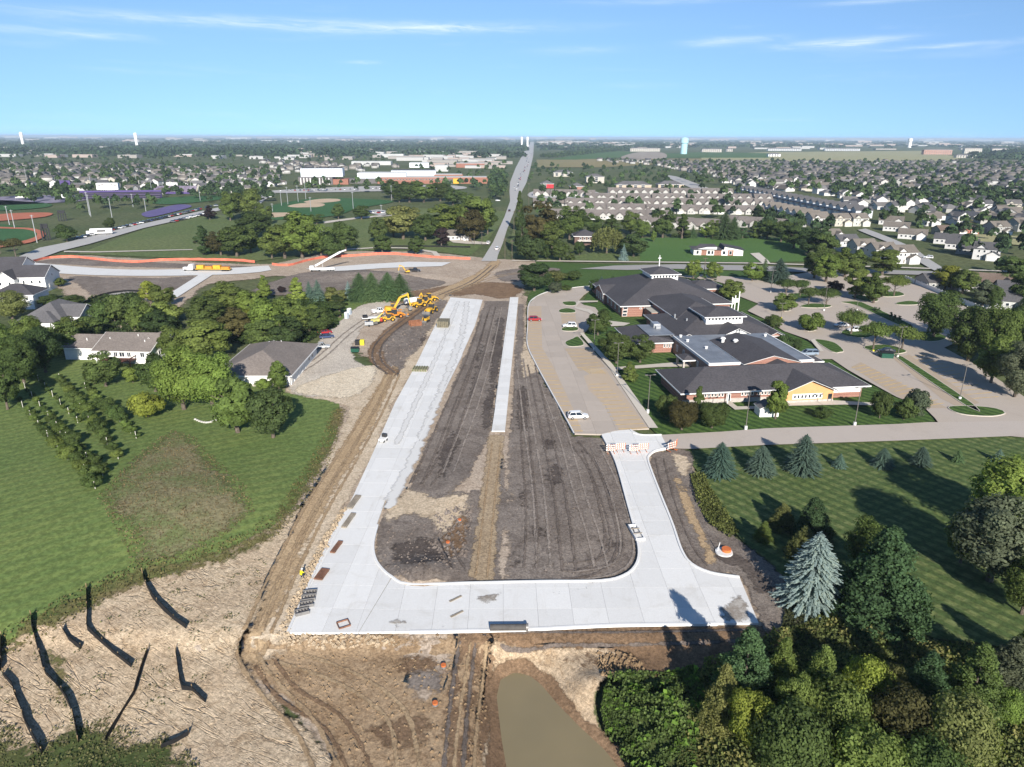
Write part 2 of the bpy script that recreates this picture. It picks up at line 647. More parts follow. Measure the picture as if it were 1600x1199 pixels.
# ------------------------------------------------------------------ ground materials
def grass_mat(name, c1, c2, c3, patch=0.07, ragged=False, stripes=None, fine=1.3, bump=0.35):
	t = NT(name)
	big = t.ramp(t.noise(patch, 4, 0.6), 0.35, 0.65)
	fin = t.ramp(t.noise(fine, 5, 0.7), 0.3, 0.7)
	c = t.mix(big, c1, c2)
	if stripes:
		for ang, wl_, amt in stripes:
			v = t.mapping(t.pos(), rot=(0, 0, R(ang)))
			w = t.ramp(t.wave(0.314159 / wl_ * 1.0, 0.5, 1, v, 0.6), 0.3, 0.7)
			c = t.mix(t.math('MULTIPLY', w, amt), c, c3)
	else:
		c = t.mix(t.math('MULTIPLY', t.ramp(t.noise(0.35, 4, 0.65), 0.5, 0.75), 0.6), c, c3)
	f = t.ramp(fin, 0.0, 1.0, 0.74, 1.27)
	c = t.mix(1.0, c, f, 'MULTIPLY')
	t.color(c)
	t.b.inputs['Roughness'].default_value = 0.95
	t.b.inputs['Specular IOR Level'].default_value = 0.1
	if bump:
		t.bump(t.noise(2.6, 4, 0.75), bump, 0.25)
	if ragged:
		t.ragged()
	return t.m
def soil_mat(name, c1, c2, c3, ragged=True, bump=0.6, bdist=0.25, bscale=1.1, tracks=None, rills=None, clods=0.5):
	t = NT(name)
	big = t.ramp(t.noise(0.09, 6, 0.65, 0.6), 0.36, 0.64)
	med = t.ramp(t.noise(0.5, 6, 0.72, 0.8), 0.44, 0.70)
	c = t.mix(big, c1, c2)
	c = t.mix(t.math('MULTIPLY', med, 0.72), c, c3)
	hgt = t.math('ADD', t.math('MULTIPLY', t.noise(bscale, 6, 0.75, 0.3), 0.6), t.math('MULTIPLY', t.noise(bscale * 3.2, 5, 0.8), 0.75))
	if tracks:
		for ang, sc, amt in tracks:
			# wheel and blade marks: noise drawn out along the way the machines drove
			v = t.mapping(t.mapping(t.pos(), rot=(0, 0, R(ang))), scale=(1.0, 0.07, 1.0))
			w = t.noise(sc, 5, 0.72, 1.2, v)
			msk = t.ramp(t.noise(0.11, 4, 0.6, 0.5), 0.40, 0.58)
			wm = t.math('MULTIPLY', t.math('SUBTRACT', w, 0.5), msk)
			hgt = t.math('ADD', hgt, t.math('MULTIPLY', wm, amt))
			c = t.mix(t.math('MULTIPLY', t.ramp(w, 0.52, 0.68), t.math('MULTIPLY', msk, 0.45)), c, c3)
	if rills:
		ang, sc, amt = rills
		vv = t.mapping(t.mapping(t.pos(), rot=(0, 0, R(ang))), scale=(0.16, 1.0, 1.0))
		k = None
		for s2, wd, wt in ((sc, 0.020, 1.0), (sc * 2.1, 0.022, 0.7), (sc * 4.3, 0.026, 0.4)):
			r_ = t.math('ABSOLUTE', t.math('SUBTRACT', t.noise(s2, 3, 0.55, 0.5, vv), 0.5))
			q = t.math('MULTIPLY', t.ramp(r_, 0.0, wd, 1.0, 0.0), wt)
			k = q if k is None else t.math('MAXIMUM', k, q)
		k = t.math('MULTIPLY', k, t.ramp(t.noise(0.10, 4, 0.6, 0.3), 0.33, 0.55, 0.15, 1.0))
		hgt = t.math('SUBTRACT', hgt, t.math('MULTIPLY', k, amt))
		c = t.mix(t.math('MULTIPLY', k, 0.55), c, c3)
	fin = t.ramp(t.noise(2.6, 6, 0.85), 0.34, 0.66, 0.60, 1.38)
	c = t.mix(1.0, c, fin, 'MULTIPLY')
	t.color(c)
	t.b.inputs['Roughness'].default_value = 0.95
	t.b.inputs['Specular IOR Level'].default_value = 0.12
	t.bump(hgt, bump, bdist)
	if ragged:
		t.ragged()
	return t.m
def concrete_mat(name, col, dirt, amt=0.5, var=0.05, rough=0.8, ragged=False):
	t = NT(name)
	c = t.mix(t.math('MULTIPLY', t.ramp(t.noise(0.22, 5, 0.65, 0.8), 0.5, 0.78), amt), col, dirt)
	streak = t.mapping(t.pos(), scale=(1.0, 0.12, 1.0), rot=(0, 0, R(2)))
	c = t.mix(t.math('MULTIPLY', t.ramp(t.noise(0.8, 5, 0.7, 0.5, streak), 0.52, 0.8), amt * 0.7), c, dirt)
	rv = t.ramp(t.info('Random'), 0, 1, 1 - var, 1 + var)
	c = t.mix(1.0, c, rv, 'MULTIPLY')
	c = t.mix(1.0, c, t.ramp(t.noise(5, 4, 0.7), 0.2, 0.8, 0.93, 1.06), 'MULTIPLY')
	t.color(c)
	t.b.inputs['Roughness'].default_value = rough
	t.bump(t.noise(6, 4, 0.7), 0.08, 0.05)
	if ragged:
		t.ragged(0.5)
	return t.m
M_base = grass_mat('meadow_ground', (0.075, 0.096, 0.038), (0.105, 0.115, 0.052), (0.050, 0.070, 0.028), patch=0.012, fine=0.4, bump=0.0)
M_lawn = grass_mat('mown_lawn_left', (0.122, 0.168, 0.050), (0.152, 0.188, 0.058), (0.090, 0.138, 0.042), patch=0.035, stripes=[(52, 2.6, 0.5)], bump=0.12)
M_chlawn = grass_mat('striped_lawn', (0.066, 0.116, 0.028), (0.078, 0.126, 0.032), (0.030, 0.062, 0.017), patch=0.06, stripes=[(-38, 2.1, 0.75)], bump=0.15)
M_eastlawn = grass_mat('striped_dark_lawn', (0.114, 0.146, 0.047), (0.132, 0.156, 0.060), (0.056, 0.088, 0.029), patch=0.06, stripes=[(-36, 2.2, 0.85), (62, 2.6, 0.6)], bump=0.15)
M_weeds = grass_mat('weedy_grass', (0.105, 0.118, 0.040), (0.160, 0.135, 0.060), (0.195, 0.145, 0.082), patch=0.12, ragged=True, fine=1.8, bump=0.4)
M_mound = grass_mat('cut_weeds', (0.140, 0.165, 0.064), (0.205, 0.182, 0.100), (0.270, 0.212, 0.138), patch=0.14, ragged=True, fine=1.6, bump=0.4)
M_rough = grass_mat('rough_grass', (0.060, 0.082, 0.026), (0.088, 0.098, 0.036), (0.125, 0.112, 0.052), patch=0.10, ragged=True, fine=1.5, bump=0.4)
M_park = grass_mat('park_grass', (0.098, 0.132, 0.046), (0.122, 0.146, 0.056), (0.108, 0.122, 0.052), patch=0.02, fine=0.5, bump=0.0)
M_turf = grass_mat('sports_turf', (0.040, 0.105, 0.036), (0.048, 0.115, 0.040), (0.036, 0.09, 0.03), patch=0.02, bump=0.0)
M_field = grass_mat('crop_field', (0.060, 0.118, 0.032), (0.075, 0.130, 0.040), (0.065, 0.11, 0.035), patch=0.01, bump=0.0)
M_tanfield = grass_mat('dry_field', (0.240, 0.195, 0.090), (0.205, 0.185, 0.085), (0.27, 0.21, 0.115), patch=0.008, bump=0.0)
M_olive = grass_mat('olive_field', (0.300, 0.290, 0.150), (0.330, 0.300, 0.165), (0.24, 0.25, 0.12), patch=0.006, bump=0.0)
M_topsoil = soil_mat('grey_topsoil', (0.178, 0.146, 0.122), (0.235, 0.198, 0.168), (0.092, 0.073, 0.062), tracks=[(2, 1.3, 0.5), (-25, 1.0, 0.35)], bump=0.55, bdist=0.22)
M_tan = soil_mat('bare_clay_slope', (0.540, 0.430, 0.300), (0.470, 0.362, 0.248), (0.290, 0.205, 0.125), rills=(30, 0.55, 1.2), bump=0.55, bdist=0.28, bscale=0.7)
M_bank = soil_mat('pond_bank_clay', (0.500, 0.390, 0.270), (0.455, 0.345, 0.232), (0.300, 0.205, 0.120), rills=(52, 0.6, 0.8), bump=0.5, bdist=0.25, bscale=0.8)
M_brown = soil_mat('brown_dirt', (0.310, 0.212, 0.125), (0.370, 0.265, 0.165), (0.185, 0.115, 0.063), tracks=[(58, 1.6, 0.45), (-30, 1.4, 0.35)], bump=0.6, bdist=0.2)
M_red = soil_mat('dark_brown_dirt', (0.185, 0.118, 0.070), (0.225, 0.148, 0.090), (0.115, 0.073, 0.045), tracks=[(4, 1.5, 0.4)], bump=0.6, bdist=0.2)
M_pale = soil_mat('pale_dirt', (0.560, 0.460, 0.340), (0.500, 0.400, 0.285), (0.370, 0.280, 0.185), bump=0.5, bdist=0.18, tracks=[(-20, 1.0, 0.3)])
M_haul = soil_mat('haul_track_dirt', (0.420, 0.305, 0.185), (0.385, 0.275, 0.163), (0.310, 0.215, 0.125), tracks=[(-20, 1.2, 0.35)], bump=0.4, bdist=0.15)
M_grade = soil_mat('graded_path_dirt', (0.330, 0.248, 0.160), (0.370, 0.285, 0.190), (0.260, 0.188, 0.116), tracks=[(2, 0.8, 0.3)], bump=0.5, bdist=0.15)
M_sitedirt = soil_mat('site_dirt', (0.450, 0.366, 0.285), (0.385, 0.305, 0.232), (0.265, 0.200, 0.148), bump=0.5, bdist=0.2, bscale=0.6, tracks=[(-50, 0.7, 0.4)])
M_gravel = soil_mat('gravel_yard', (0.460, 0.405, 0.340), (0.540, 0.480, 0.400), (0.370, 0.315, 0.255), bump=0.4, bdist=0.1)
M_riprap = soil_mat('pale_riprap', (0.42, 0.40, 0.37), (0.34, 0.32, 0.29), (0.20, 0.19, 0.17), bump=1.0, bdist=0.4, bscale=1.6)
M_newcon = concrete_mat('new_concrete', (0.660, 0.650, 0.628), (0.48, 0.45, 0.40), amt=0.5, var=0.045)
M_kerb = concrete_mat('kerb_concrete', (0.68, 0.67, 0.65), (0.50, 0.46, 0.40), amt=0.3)
M_oldcon = concrete_mat('parking_concrete', (0.415, 0.355, 0.300), (0.350, 0.292, 0.238), amt=0.55, var=0.05)
M_stall = concrete_mat('parking_stall_concrete', (0.420, 0.335, 0.250), (0.355, 0.280, 0.205), amt=0.5, var=0.06)
M_drive = concrete_mat('drive_concrete', (0.420, 0.365, 0.318), (0.355, 0.305, 0.262), amt=0.5, var=0.05)
M_walk = concrete_mat('sidewalk_concrete', (0.520, 0.470, 0.400), (0.43, 0.38, 0.32), amt=0.4)
M_asph = concrete_mat('old_street', (0.300, 0.285, 0.270), (0.235, 0.222, 0.208), amt=0.5)
M_artcon = concrete_mat('arterial_pavement', (0.400, 0.385, 0.365), (0.33, 0.31, 0.29), amt=0.4)
t = NT('pond_water')
t.color(t.mix(t.ramp(t.noise(0.12, 3), 0.3, 0.7), (0.230, 0.186, 0.104), (0.205, 0.168, 0.096)))
t.b.inputs['Roughness'].default_value = 0.12
t.b.inputs['Specular IOR Level'].default_value = 0.4
t.bump(t.noise(1.4, 3), 0.03, 0.05)
M_water = t.m
# ------------------------------------------------------------------ the big ground sheet
def ground():
	near_x = list(np.arange(-110, 66, 2.5)) + list(np.arange(66, 200, 8))
	xs = [-45000, -20000, -9000, -4000, -2000, -1000, -500, -300, -200, -160, -130] + near_x + [200, 260, 330, 500, 1000, 2000, 4000, 9000, 20000, 45000]
	ys = [-3000, -300, -40, 10, 25] + list(np.arange(32, 135, 2.5)) + list(np.arange(135, 420, 8)) + [430, 480, 560, 700, 1000, 1500, 2200, 3500, 6000, 10000, 20000, 45000]
	X, Y = np.meshgrid(xs, ys)
	Z = H(X, Y) - 0.30 - 1.2 * ((X > -20) & (X < 45) & (Y > 30) & (Y < 74))
	nx, ny = len(xs), len(ys)
	v = np.stack([X.ravel(), Y.ravel(), Z.ravel()], 1)
	f = [(j * nx + i, j * nx + i + 1, (j + 1) * nx + i + 1, (j + 1) * nx + i) for j in range(ny - 1) for i in range(nx - 1)]
	me = bpy.data.meshes.new('ground')
	me.from_pydata(v.tolist(), [], f)
	me.polygons.foreach_set('use_smooth', [True] * len(f))
	link('ground', me, None, M_base)['kind'] = 'structure'
ground()
# ------------------------------------------------------------------ near sheets
sheet('lawn', [(-80, 1030), (-80, 640), (0, 607), (60, 565), (105, 540), (150, 545), (215, 565), (300, 590), (380, 600), (470, 600), (525, 620), (525, 680), (485, 745), (448, 805), (385, 855), (300, 885), (215, 905), (140, 940), (60, 985), (0, 1015)], M_lawn, 0.0, 2.5)
sheet('lawn', [(100, 545), (130, 500), (260, 500), (300, 540), (360, 560), (370, 600), (470, 640), (500, 640), (470, 700), (300, 660), (150, 600)], M_lawn, 0.03, 3, jit=0.8)
sheet('site_soil', [(420, 640), (560, 590), (640, 520), (690, 462), (826, 462), (824, 545), (850, 600), (897, 682), (960, 690), (1043, 702), (1078, 706), (1092, 745), (1160, 850), (1205, 890), (1238, 935), (1240, 975), (1180, 1010), (1010, 1050), (985, 1016), (772, 1006), (762, 1090), (742, 1330), (540, 1330), (500, 1190), (440, 1110), (270, 1100), (270, 1000), (330, 860), (410, 720)], M_sitedirt, -0.22, 1.8, 1.5, smooth=False, jit=0.3)
sheet('site_soil', [(750, 984), (960, 977), (1200, 975), (1215, 1012), (1100, 1048), (1010, 1066), (985, 1040), (940, 1026), (760, 1026)], M_red, -0.1, 1.0, 0.6, smooth=False)
sheet('site_soil', [(728, 1000), (778, 1000), (776, 1060), (774, 1120), (772, 1330), (700, 1330), (712, 1150)], M_red, 0.06, 1.0, 0.8, smooth=False)
sheet('bare_slope', [(-80, 1065), (0, 1012), (100, 955), (160, 925), (240, 895), (330, 865), (430, 815), (475, 790), (470, 850), (430, 930), (400, 985), (380, 1020), (410, 1060), (460, 1110), (510, 1170), (560, 1290), (-80, 1330)], M_tan, 0.06, 1.5, 1.6, jit=0.4)
sheet('weedy_mound', [(270, 668), (305, 682), (345, 722), (392, 765), (400, 800), (345, 848), (280, 875), (203, 890), (196, 860), (163, 800), (148, 778), (200, 722), (240, 688)], M_mound, 0.07, 1.5, 5.5, jit=0.6)
sheet('weedy_margin', [(-80, 1000), (0, 985), (60, 955), (140, 912), (215, 878), (300, 866), (390, 830), (430, 797), (468, 740), (498, 690), (515, 640), (545, 640), (525, 715), (480, 785), (440, 840), (340, 888), (240, 915), (160, 950), (100, 985), (50, 1015), (0, 1045), (-80, 1075)], M_weeds, 0.09, 1.5, 4.0, jit=0.5)
sheet('weeds', [(-80, 1320), (-80, 1110), (0, 1120), (60, 1150), (115, 1115), (180, 1120), (220, 1145), (262, 1145), (300, 1180), (345, 1240), (330, 1320)], M_rough, 0.10, 1.2, 4.5, jit=0.4)
sheet('weeds', [(62, 1020), (95, 1005), (115, 1060), (120, 1110), (95, 1130), (70, 1080)], M_weeds, 0.11, 1.2, 2.5, jit=0.5)
sheet('roadside_dirt', [(440, 610), (470, 585), (540, 580), (600, 560), (640, 520), (690, 466), (712, 466), (680, 520), (655, 572), (622, 632), (585, 715), (532, 820), (496, 897), (455, 1000), (430, 1035), (385, 1010), (395, 960), (430, 860), (465, 800), (500, 740), (522, 680), (535, 640), (480, 622)], M_pale, 0.12, 1.8, 2.0, jit=0.6)
sheet('gravel_yard', [(448, 612), (470, 560), (500, 530), (530, 500), (560, 478), (600, 470), (650, 466), (690, 462), (660, 490), (590, 500), (560, 530), (555, 560), (590, 580), (580, 605), (540, 622)], M_gravel, 0.16, 2.0, 1.6, jit=0.5)
M_sand = soil_mat('pale_sand', (0.640, 0.550, 0.420), (0.590, 0.500, 0.375), (0.480, 0.385, 0.270), bump=0.4, bdist=0.12)
sheet('sand_spill', [(452, 612), (492, 592), (540, 576), (580, 570), (594, 580), (580, 604), (545, 624), (492, 620)], M_sand, 0.20, 1.8, 2.5, jit=0.5)
sheet('site_dirt', [(20, 424), (60, 405), (130, 398), (230, 404), (330, 410), (420, 413), (500, 396), (560, 392), (650, 392), (735, 400), (775, 404), (840, 407), (880, 420), (850, 428), (828, 440), (824, 475), (815, 690), (700, 470), (660, 520), (600, 560), (560, 560), (535, 540), (560, 500), (610, 472), (600, 464), (520, 440), (430, 432), (330, 445), (290, 475), (250, 510), (180, 530), (110, 480), (75, 440)], M_sitedirt, 0.05, 3.0, 4.0, jit=1.0, smooth=False)
sheet('grass_island', [(488, 470), (540, 462), (640, 458), (655, 466), (600, 476), (560, 486), (540, 512), (500, 520)], M_lawn, 0.14, 3, jit=0.6)
sheet('topsoil', [(395, 452), (440, 434), (500, 422), (560, 419), (630, 428), (690, 438), (697, 446), (650, 455), (590, 462), (500, 462), (420, 462)], M_topsoil, 0.16, 2.5, 3.0, jit=0.7)
sheet('topsoil', [(106, 432), (180, 433), (260, 434), (312, 432), (285, 452), (240, 456), (180, 458), (140, 462), (120, 448)], M_topsoil, 0.16, 3, 3.0, jit=0.7)
sheet('topsoil', [(48, 412), (80, 405), (140, 403), (240, 409), (330, 414), (395, 416), (400, 420), (300, 420), (190, 418), (100, 414)], M_topsoil, 0.16, 3, 3.0, jit=0.6)
sheet('topsoil', [(600, 462), (640, 455), (700, 446), (705, 452), (660, 470), (610, 476)], M_red, 0.18, 2.5, 3, jit=0.7)
sheet('riprap_swale', [(150, 470), (175, 458), (215, 455), (224, 465), (200, 475), (165, 490), (135, 500)], M_riprap, 0.2, 2.5, 2.0, jit=0.5)
# yard: dark earth with curving wheel tracks between the machines and the new road
sheet('disturbed_earth', [(570, 555), (590, 530), (625, 505), (660, 480), (690, 468), (704, 470), (686, 500), (670, 525), (655, 552), (640, 560), (625, 585), (600, 575)], M_topsoil, 0.20, 1.5, 2.5, jit=0.6)
sheet('wheel_track', [(572, 560), (580, 535), (605, 510), (640, 488), (668, 472), (674, 476), (648, 498), (618, 520), (602, 545), (612, 572), (626, 580), (612, 590), (590, 578)], M_red, 0.24, 1.2, 1.8, jit=0.4)
sheet('haul_track', [(612, 570), (626, 572), (612, 610), (590, 660), (560, 715), (520, 785), (480, 860), (445, 940), (420, 1000), (420, 1045), (390, 1050), (372, 1020), (385, 975), (420, 885), (462, 805), (505, 735), (545, 670), (580, 615)], M_haul, 0.20, 1.3, 1.8, jit=0.3)
sheet('haul_track', [(640, 470), (690, 450), (740, 428), (765, 408), (785, 410), (760, 436), (715, 458), (670, 482), (645, 490), (625, 492)], M_haul, 0.22, 2.0, 3.0, jit=0.6)
sheet('disturbed_earth', [(700, 448), (760, 440), (815, 446), (812, 462), (780, 468), (740, 462), (705, 464)], M_red, 0.2, 2.0, 3.5, jit=0.7)
sheet('disturbed_earth', [(775, 425), (830, 418), (880, 420), (860, 430), (822, 440), (780, 440)], M_topsoil, 0.2, 2.0, 3.5, jit=0.7)
# inside the boulevard
sheet('topsoil', [(755, 470), (738, 525), (712, 585), (686, 645), (660, 705), (636, 760), (640, 790), (690, 790), (735, 750), (762, 690), (770, 675), (798, 470)], M_topsoil, 0.10, 1.5, 1.5, jit=0.4, smooth=False)
sheet('topsoil', [(608, 776), (588, 822), (582, 852), (586, 880), (605, 900), (640, 912), (735, 914), (940, 911), (978, 903), (997, 886), (1000, 860), (990, 820), (972, 745), (945, 685), (925, 681), (898, 681), (860, 610), (835, 566), (822, 535), (820, 475), (808, 475), (795, 676), (770, 760), (700, 770), (650, 775)], M_topsoil, 0.10, 1.5, 0.8, jit=0.15, smooth=False)
sheet('pale_spill', [(612, 778), (640, 762), (690, 775), (740, 770), (742, 800), (715, 830), (690, 845), (668, 822), (640, 808), (605, 815), (596, 808)], M_pale, 0.17, 1.2, 2.6, jit=0.6)
sheet('pale_spill', [(824, 520), (838, 560), (850, 580), (835, 585), (815, 590), (812, 540)], M_pale, 0.17, 1.2, 2.0, jit=0.4)
sheet('graded_path', [(762, 680), (790, 679), (784, 790), (774, 911), (729, 911), (742, 800)], M_grade, 0.20, 1.3, 0.7, jit=0.12, smooth=False)
sheet('disturbed_earth', [(700, 820), (720, 800), (735, 820), (728, 860), (712, 890), (690, 870), (685, 840)], M_red, 0.21, 1.0, 2.0, jit=0.4)
sheet('dirt_margin', [(780, 676), (797, 676), (806, 780), (795, 911), (772, 911), (783, 790)], M_sitedirt, 0.16, 1.3, 1.6, jit=0.4, smooth=False)
# east of the connector road
sheet('topsoil', [(1013, 712), (1043, 703), (1080, 704), (1092, 740), (1118, 790), (1160, 845), (1205, 880), (1245, 930), (1250, 985), (1190, 995), (1150, 905), (1105, 898), (1078, 885), (1062, 862), (1046, 815), (1026, 765)], M_topsoil, 0.10, 1.5, 1.4, jit=0.35)
sheet('graded_path', [(1050, 750), (1066, 748), (1090, 800), (1118, 862), (1124, 884), (1100, 882), (1088, 850)], M_haul, 0.17, 1.1, 1.2, jit=0.25)
sheet('pale_spill', [(1045, 708), (1075, 712), (1082, 740), (1062, 745), (1048, 730)], M_pale, 0.17, 1.1, 2.0, jit=0.4)
# south of the pavement
sheet('brown_dirt', [(425, 1000), (470, 992), (600, 989), (780, 988), (790, 1012), (768, 1040), (762, 1090), (752, 1150), (745, 1300), (520, 1300), (505, 1165), (455, 1110), (395, 1065), (372, 1020), (385, 985)], M_brown, 0.12, 1.3, 1.6, jit=0.4)
sheet('dark_dirt_strip', [(712, 988), (766, 988), (758, 1060), (748, 1130), (742, 1290), (680, 1290), (690, 1150), (700, 1060)], M_red, 0.17, 1.2, 2.0, jit=0.4)
sheet('disturbed_earth', [(600, 1000), (700, 990), (712, 1020), (700, 1060), (690, 1100), (640, 1110), (620, 1080), (640, 1040), (615, 1030)], M_sitedirt, 0.17, 1.2, 3.0, jit=0.6)
sheet('disturbed_earth', [(640, 1045), (690, 1045), (695, 1075), (665, 1085), (630, 1078)], M_topsoil, 0.2, 1.0, 2.0, jit=0.5)
sheet('dark_dirt_strip', [(765, 990), (960, 981), (1190, 980), (1250, 985), (1245, 1010), (1110, 1045), (1010, 1062), (975, 1020), (870, 1014), (770, 1014)], M_red, 0.14, 1.3, 1.6, jit=0.4)
sheet('pond_bank', [(770, 1012), (870, 1010), (960, 1014), (985, 1028), (950, 1065), (938, 1110), (960, 1165), (1005, 1230), (1010, 1330), (735, 1330), (745, 1190), (762, 1100), (765, 1040)], M_bank, 0.10, 0.8, 1.2, jit=0.3)
sheet('dark_dirt_strip', [(960, 1020), (1000, 1022), (1025, 1040), (1000, 1062), (955, 1060), (935, 1040)], M_red, 0.17, 1.0, 1.8, jit=0.4)
wp = smooth_poly(POND_C, 0.7)
wet = ribbon(wp, 1.3, closed=True)
def area2(q):
	return sum(q[i - 1][0] * q[i][1] - q[i][0] * q[i - 1][1] for i in range(len(q)))
wet = max(wet, key=lambda q: abs(area2(q)))
_, mud = None, None
for ww in ribbon(wp, 1.55, closed=True):
	if abs(area2(ww)) > abs(area2(wet)):
		mud = ww
sheet('wet_mud', mud, M_red, 0.26, 0.8, 0.8, jit=0.25, world=True, smooth=False)
o = link('pond_water', sheet_mesh('pond_water', [tuple(p) for p in wet], -3.0, 2.0, 1.0, hfun=lambda x, y: 0 * x), None, M_water)
o['kind'] = 'structure'
sheet('rough_ground', [(1240, 925), (1300, 930), (1430, 985), (1560, 1010), (1720, 1020), (1720, 1330), (960, 1330), (1000, 1215), (955, 1160), (936, 1110), (948, 1066), (1000, 1052), (1100, 1036), (1200, 990)], M_rough, 0.09, 1.2, 1.5, jit=0.4)
sheet('mown_path', [(1303, 935), (1318, 935), (1325, 980), (1352, 1030), (1400, 990), (1425, 985), (1420, 1000), (1365, 1050), (1335, 1050), (1308, 1000)], M_lawn, 0.17, 1.2, 1.0, jit=0.2)
sheet('lawn', [(1075, 704), (1200, 697), (1400, 690), (1720, 680), (1720, 1060), (1560, 1010), (1440, 992), (1300, 935), (1240, 928), (1205, 880), (1160, 845), (1118, 790), (1092, 740)], M_eastlawn, 0.06, 2.5, 2.0)
sheet('weeds', [(1080, 745), (1098, 745), (1125, 790), (1150, 830), (1140, 840), (1110, 820), (1090, 785)], M_weeds, 0.2, 1.0, 1.5, jit=0.4)
# church grounds
sheet('lawn', [(1030, 681), (1120, 677), (1200, 671), (1400, 664), (1450, 661), (1462, 655), (1440, 636), (1395, 616), (1350, 596), (1300, 563), (1262, 534), (1225, 518), (1195, 500), (1168, 487), (1185, 476), (1154, 464), (1130, 444), (1060, 430), (1000, 428), (930, 448), (905, 490), (903, 520), (948, 572)], M_chlawn, 0.10, 3.0)
sheet('lawn', [(838, 407), (900, 412), (1000, 414), (1180, 420), (1236, 430), (1218, 446), (1170, 438), (1100, 432), (1054, 433), (1000, 430), (930, 448), (900, 451), (860, 457), (832, 472), (826, 462), (850, 430)], M_chlawn, 0.08, 3.0)
# ------------------------------------------------------------------ pavements
def clip_convex(poly, a, b):
	"""keep the part of poly left of the line a->b"""
	out = []
	n = len(poly)
	ex, ey = b[0] - a[0], b[1] - a[1]
	for i in range(n):
		p, q = poly[i], poly[(i + 1) % n]
		sp = ex * (p[1] - a[1]) - ey * (p[0] - a[0])
		sq = ex * (q[1] - a[1]) - ey * (q[0] - a[0])
		if sp >= 0:
			out.append(p)
		if (sp > 0 > sq) or (sp < 0 < sq):
			t = sp / (sp - sq)
			out.append((p[0] + t * (q[0] - p[0]), p[1] + t * (q[1] - p[1])))
	return out
def area(poly):
	return 0.5 * sum(poly[i - 1][0] * poly[i][1] - poly[i][0] * poly[i - 1][1] for i in range(len(poly)))
def slabs(root, poly, mat, ang, cw, cl, z, thick, origin, gap=0.012, bevel=0.0):
	"""cut a pavement outline into cast slabs, each a part of its pavement"""
	if area(poly) < 0:
		poly = poly[::-1]
	ca, sa = math.cos(ang), math.sin(ang)
	def loc(p):
		x, y = p[0] - origin[0], p[1] - origin[1]
		return (x * ca + y * sa, -x * sa + y * ca)
	def wld(p):
		return (origin[0] + p[0] * ca - p[1] * sa, origin[1] + p[0] * sa + p[1] * ca)
	lp = [loc(p) for p in poly]
	us, vs = [p[0] for p in lp], [p[1] for p in lp]
	for i in range(math.floor(min(us) / cw), math.ceil(max(us) / cw)):
		for j in range(math.floor(min(vs) / cl), math.ceil(max(vs) / cl)):
			u0, u1, v0, v1 = i * cw + gap, (i + 1) * cw - gap, j * cl + gap, (j + 1) * cl - gap
			c = lp
			for a, b in (((u0, v0), (u1, v0)), ((u1, v0), (u1, v1)), ((u1, v1), (u0, v1)), ((u0, v1), (u0, v0))):
				c = clip_convex(c, a, b)
				if len(c) < 3:
					break
			if len(c) < 3 or area(c) < 0.25:
				continue
			mb = MB()
			w = [wld(p) for p in c]
			mb.prism(w, 'z', z - thick, z)
			mb.build('slab', mat, root)
NEWZ = 0.34
ROADA = R(-1.8)
blvd = [(450, 992), (491, 897), (527, 820), (550, 779), (580, 715), (617, 632), (650, 572), (675, 520), (704, 466), (754, 470), (742, 510), (722, 555), (687, 625), (652, 693), (632, 735), (617, 765), (602, 783), (589, 820), (584, 850), (586, 872), (596, 888), (612, 900), (560, 991)]
root = thing('boulevard_road', None, None)
root['kind'] = 'structure'
slabs(root, XY(blvd), M_newcon, ROADA, 4.3, 5.2, NEWZ, 0.3, tuple(P(450, 992)[:2]))
conn = [(561, 991), (613, 900.6), (640, 911), (735, 913), (940, 910), (975, 902), (992, 888), (998, 868), (994, 840), (980, 788), (967, 740), (958, 715), (940, 681), (960, 676), (985, 673), (1000, 681), (1034, 681), (1043, 702), (1025, 706), (1015, 713), (1013, 724), (1030, 770), (1050, 820), (1065, 863), (1080, 884), (1110, 898), (1155, 905), (1185, 977), (960, 979), (815, 986), (640, 990)]
root = thing('connector_road', None, None)
root['kind'] = 'structure'
slabs(root, XY(conn), M_newcon, R(0.8), 4.6, 4.6, NEWZ, 0.3, tuple(P(561, 991)[:2]))
strip = [(768, 676), (789, 676), (810, 466), (797, 466)]
root = thing('shared_path', None, None)
root['kind'] = 'structure'
slabs(root, XY(strip), M_newcon, ROADA, 20, 3.2, 0.36, 0.25, tuple(P(768, 676)[:2]))
# the wide dusty wheel path left on the new boulevard
t = NT('dried_mud_film')
t.color((0.605, 0.592, 0.568))
t.ragged(0.35)
M_film = t.m
for px, w in (([(730, 472), (722, 520), (694, 600), (662, 680), (634, 741), (606, 800)], 3.4), ([(716, 472), (690, 540), (655, 620), (618, 700)], 2.2)):
	strip_sheet('mud_film', smooth_poly(XY(px), 2.5, False), w, M_film, NEWZ + .012)
t = NT('dried_mud')
t.color(t.mix(t.ramp(t.noise(1.2, 5, .7), .4, .65), (0.25, 0.215, 0.18), (0.42, 0.39, 0.35)))
t.ragged(1.1)
M_mud = t.m
for q in ([(745, 935), (775, 925), (790, 918), (792, 924), (775, 940), (760, 950), (748, 948)], [(605, 975), (625, 968), (640, 975), (632, 983), (612, 984)],
		  [(1120, 955), (1150, 930), (1165, 940), (1175, 970), (1130, 976)], [(860, 928), (900, 920), (930, 912), (925, 920), (880, 932)], [(670, 980), (730, 977), (728, 983), (680, 985)]):
	sheet('mud_film', q, M_mud, NEWZ + 0.016, 0.8, 1.6, jit=0.3)
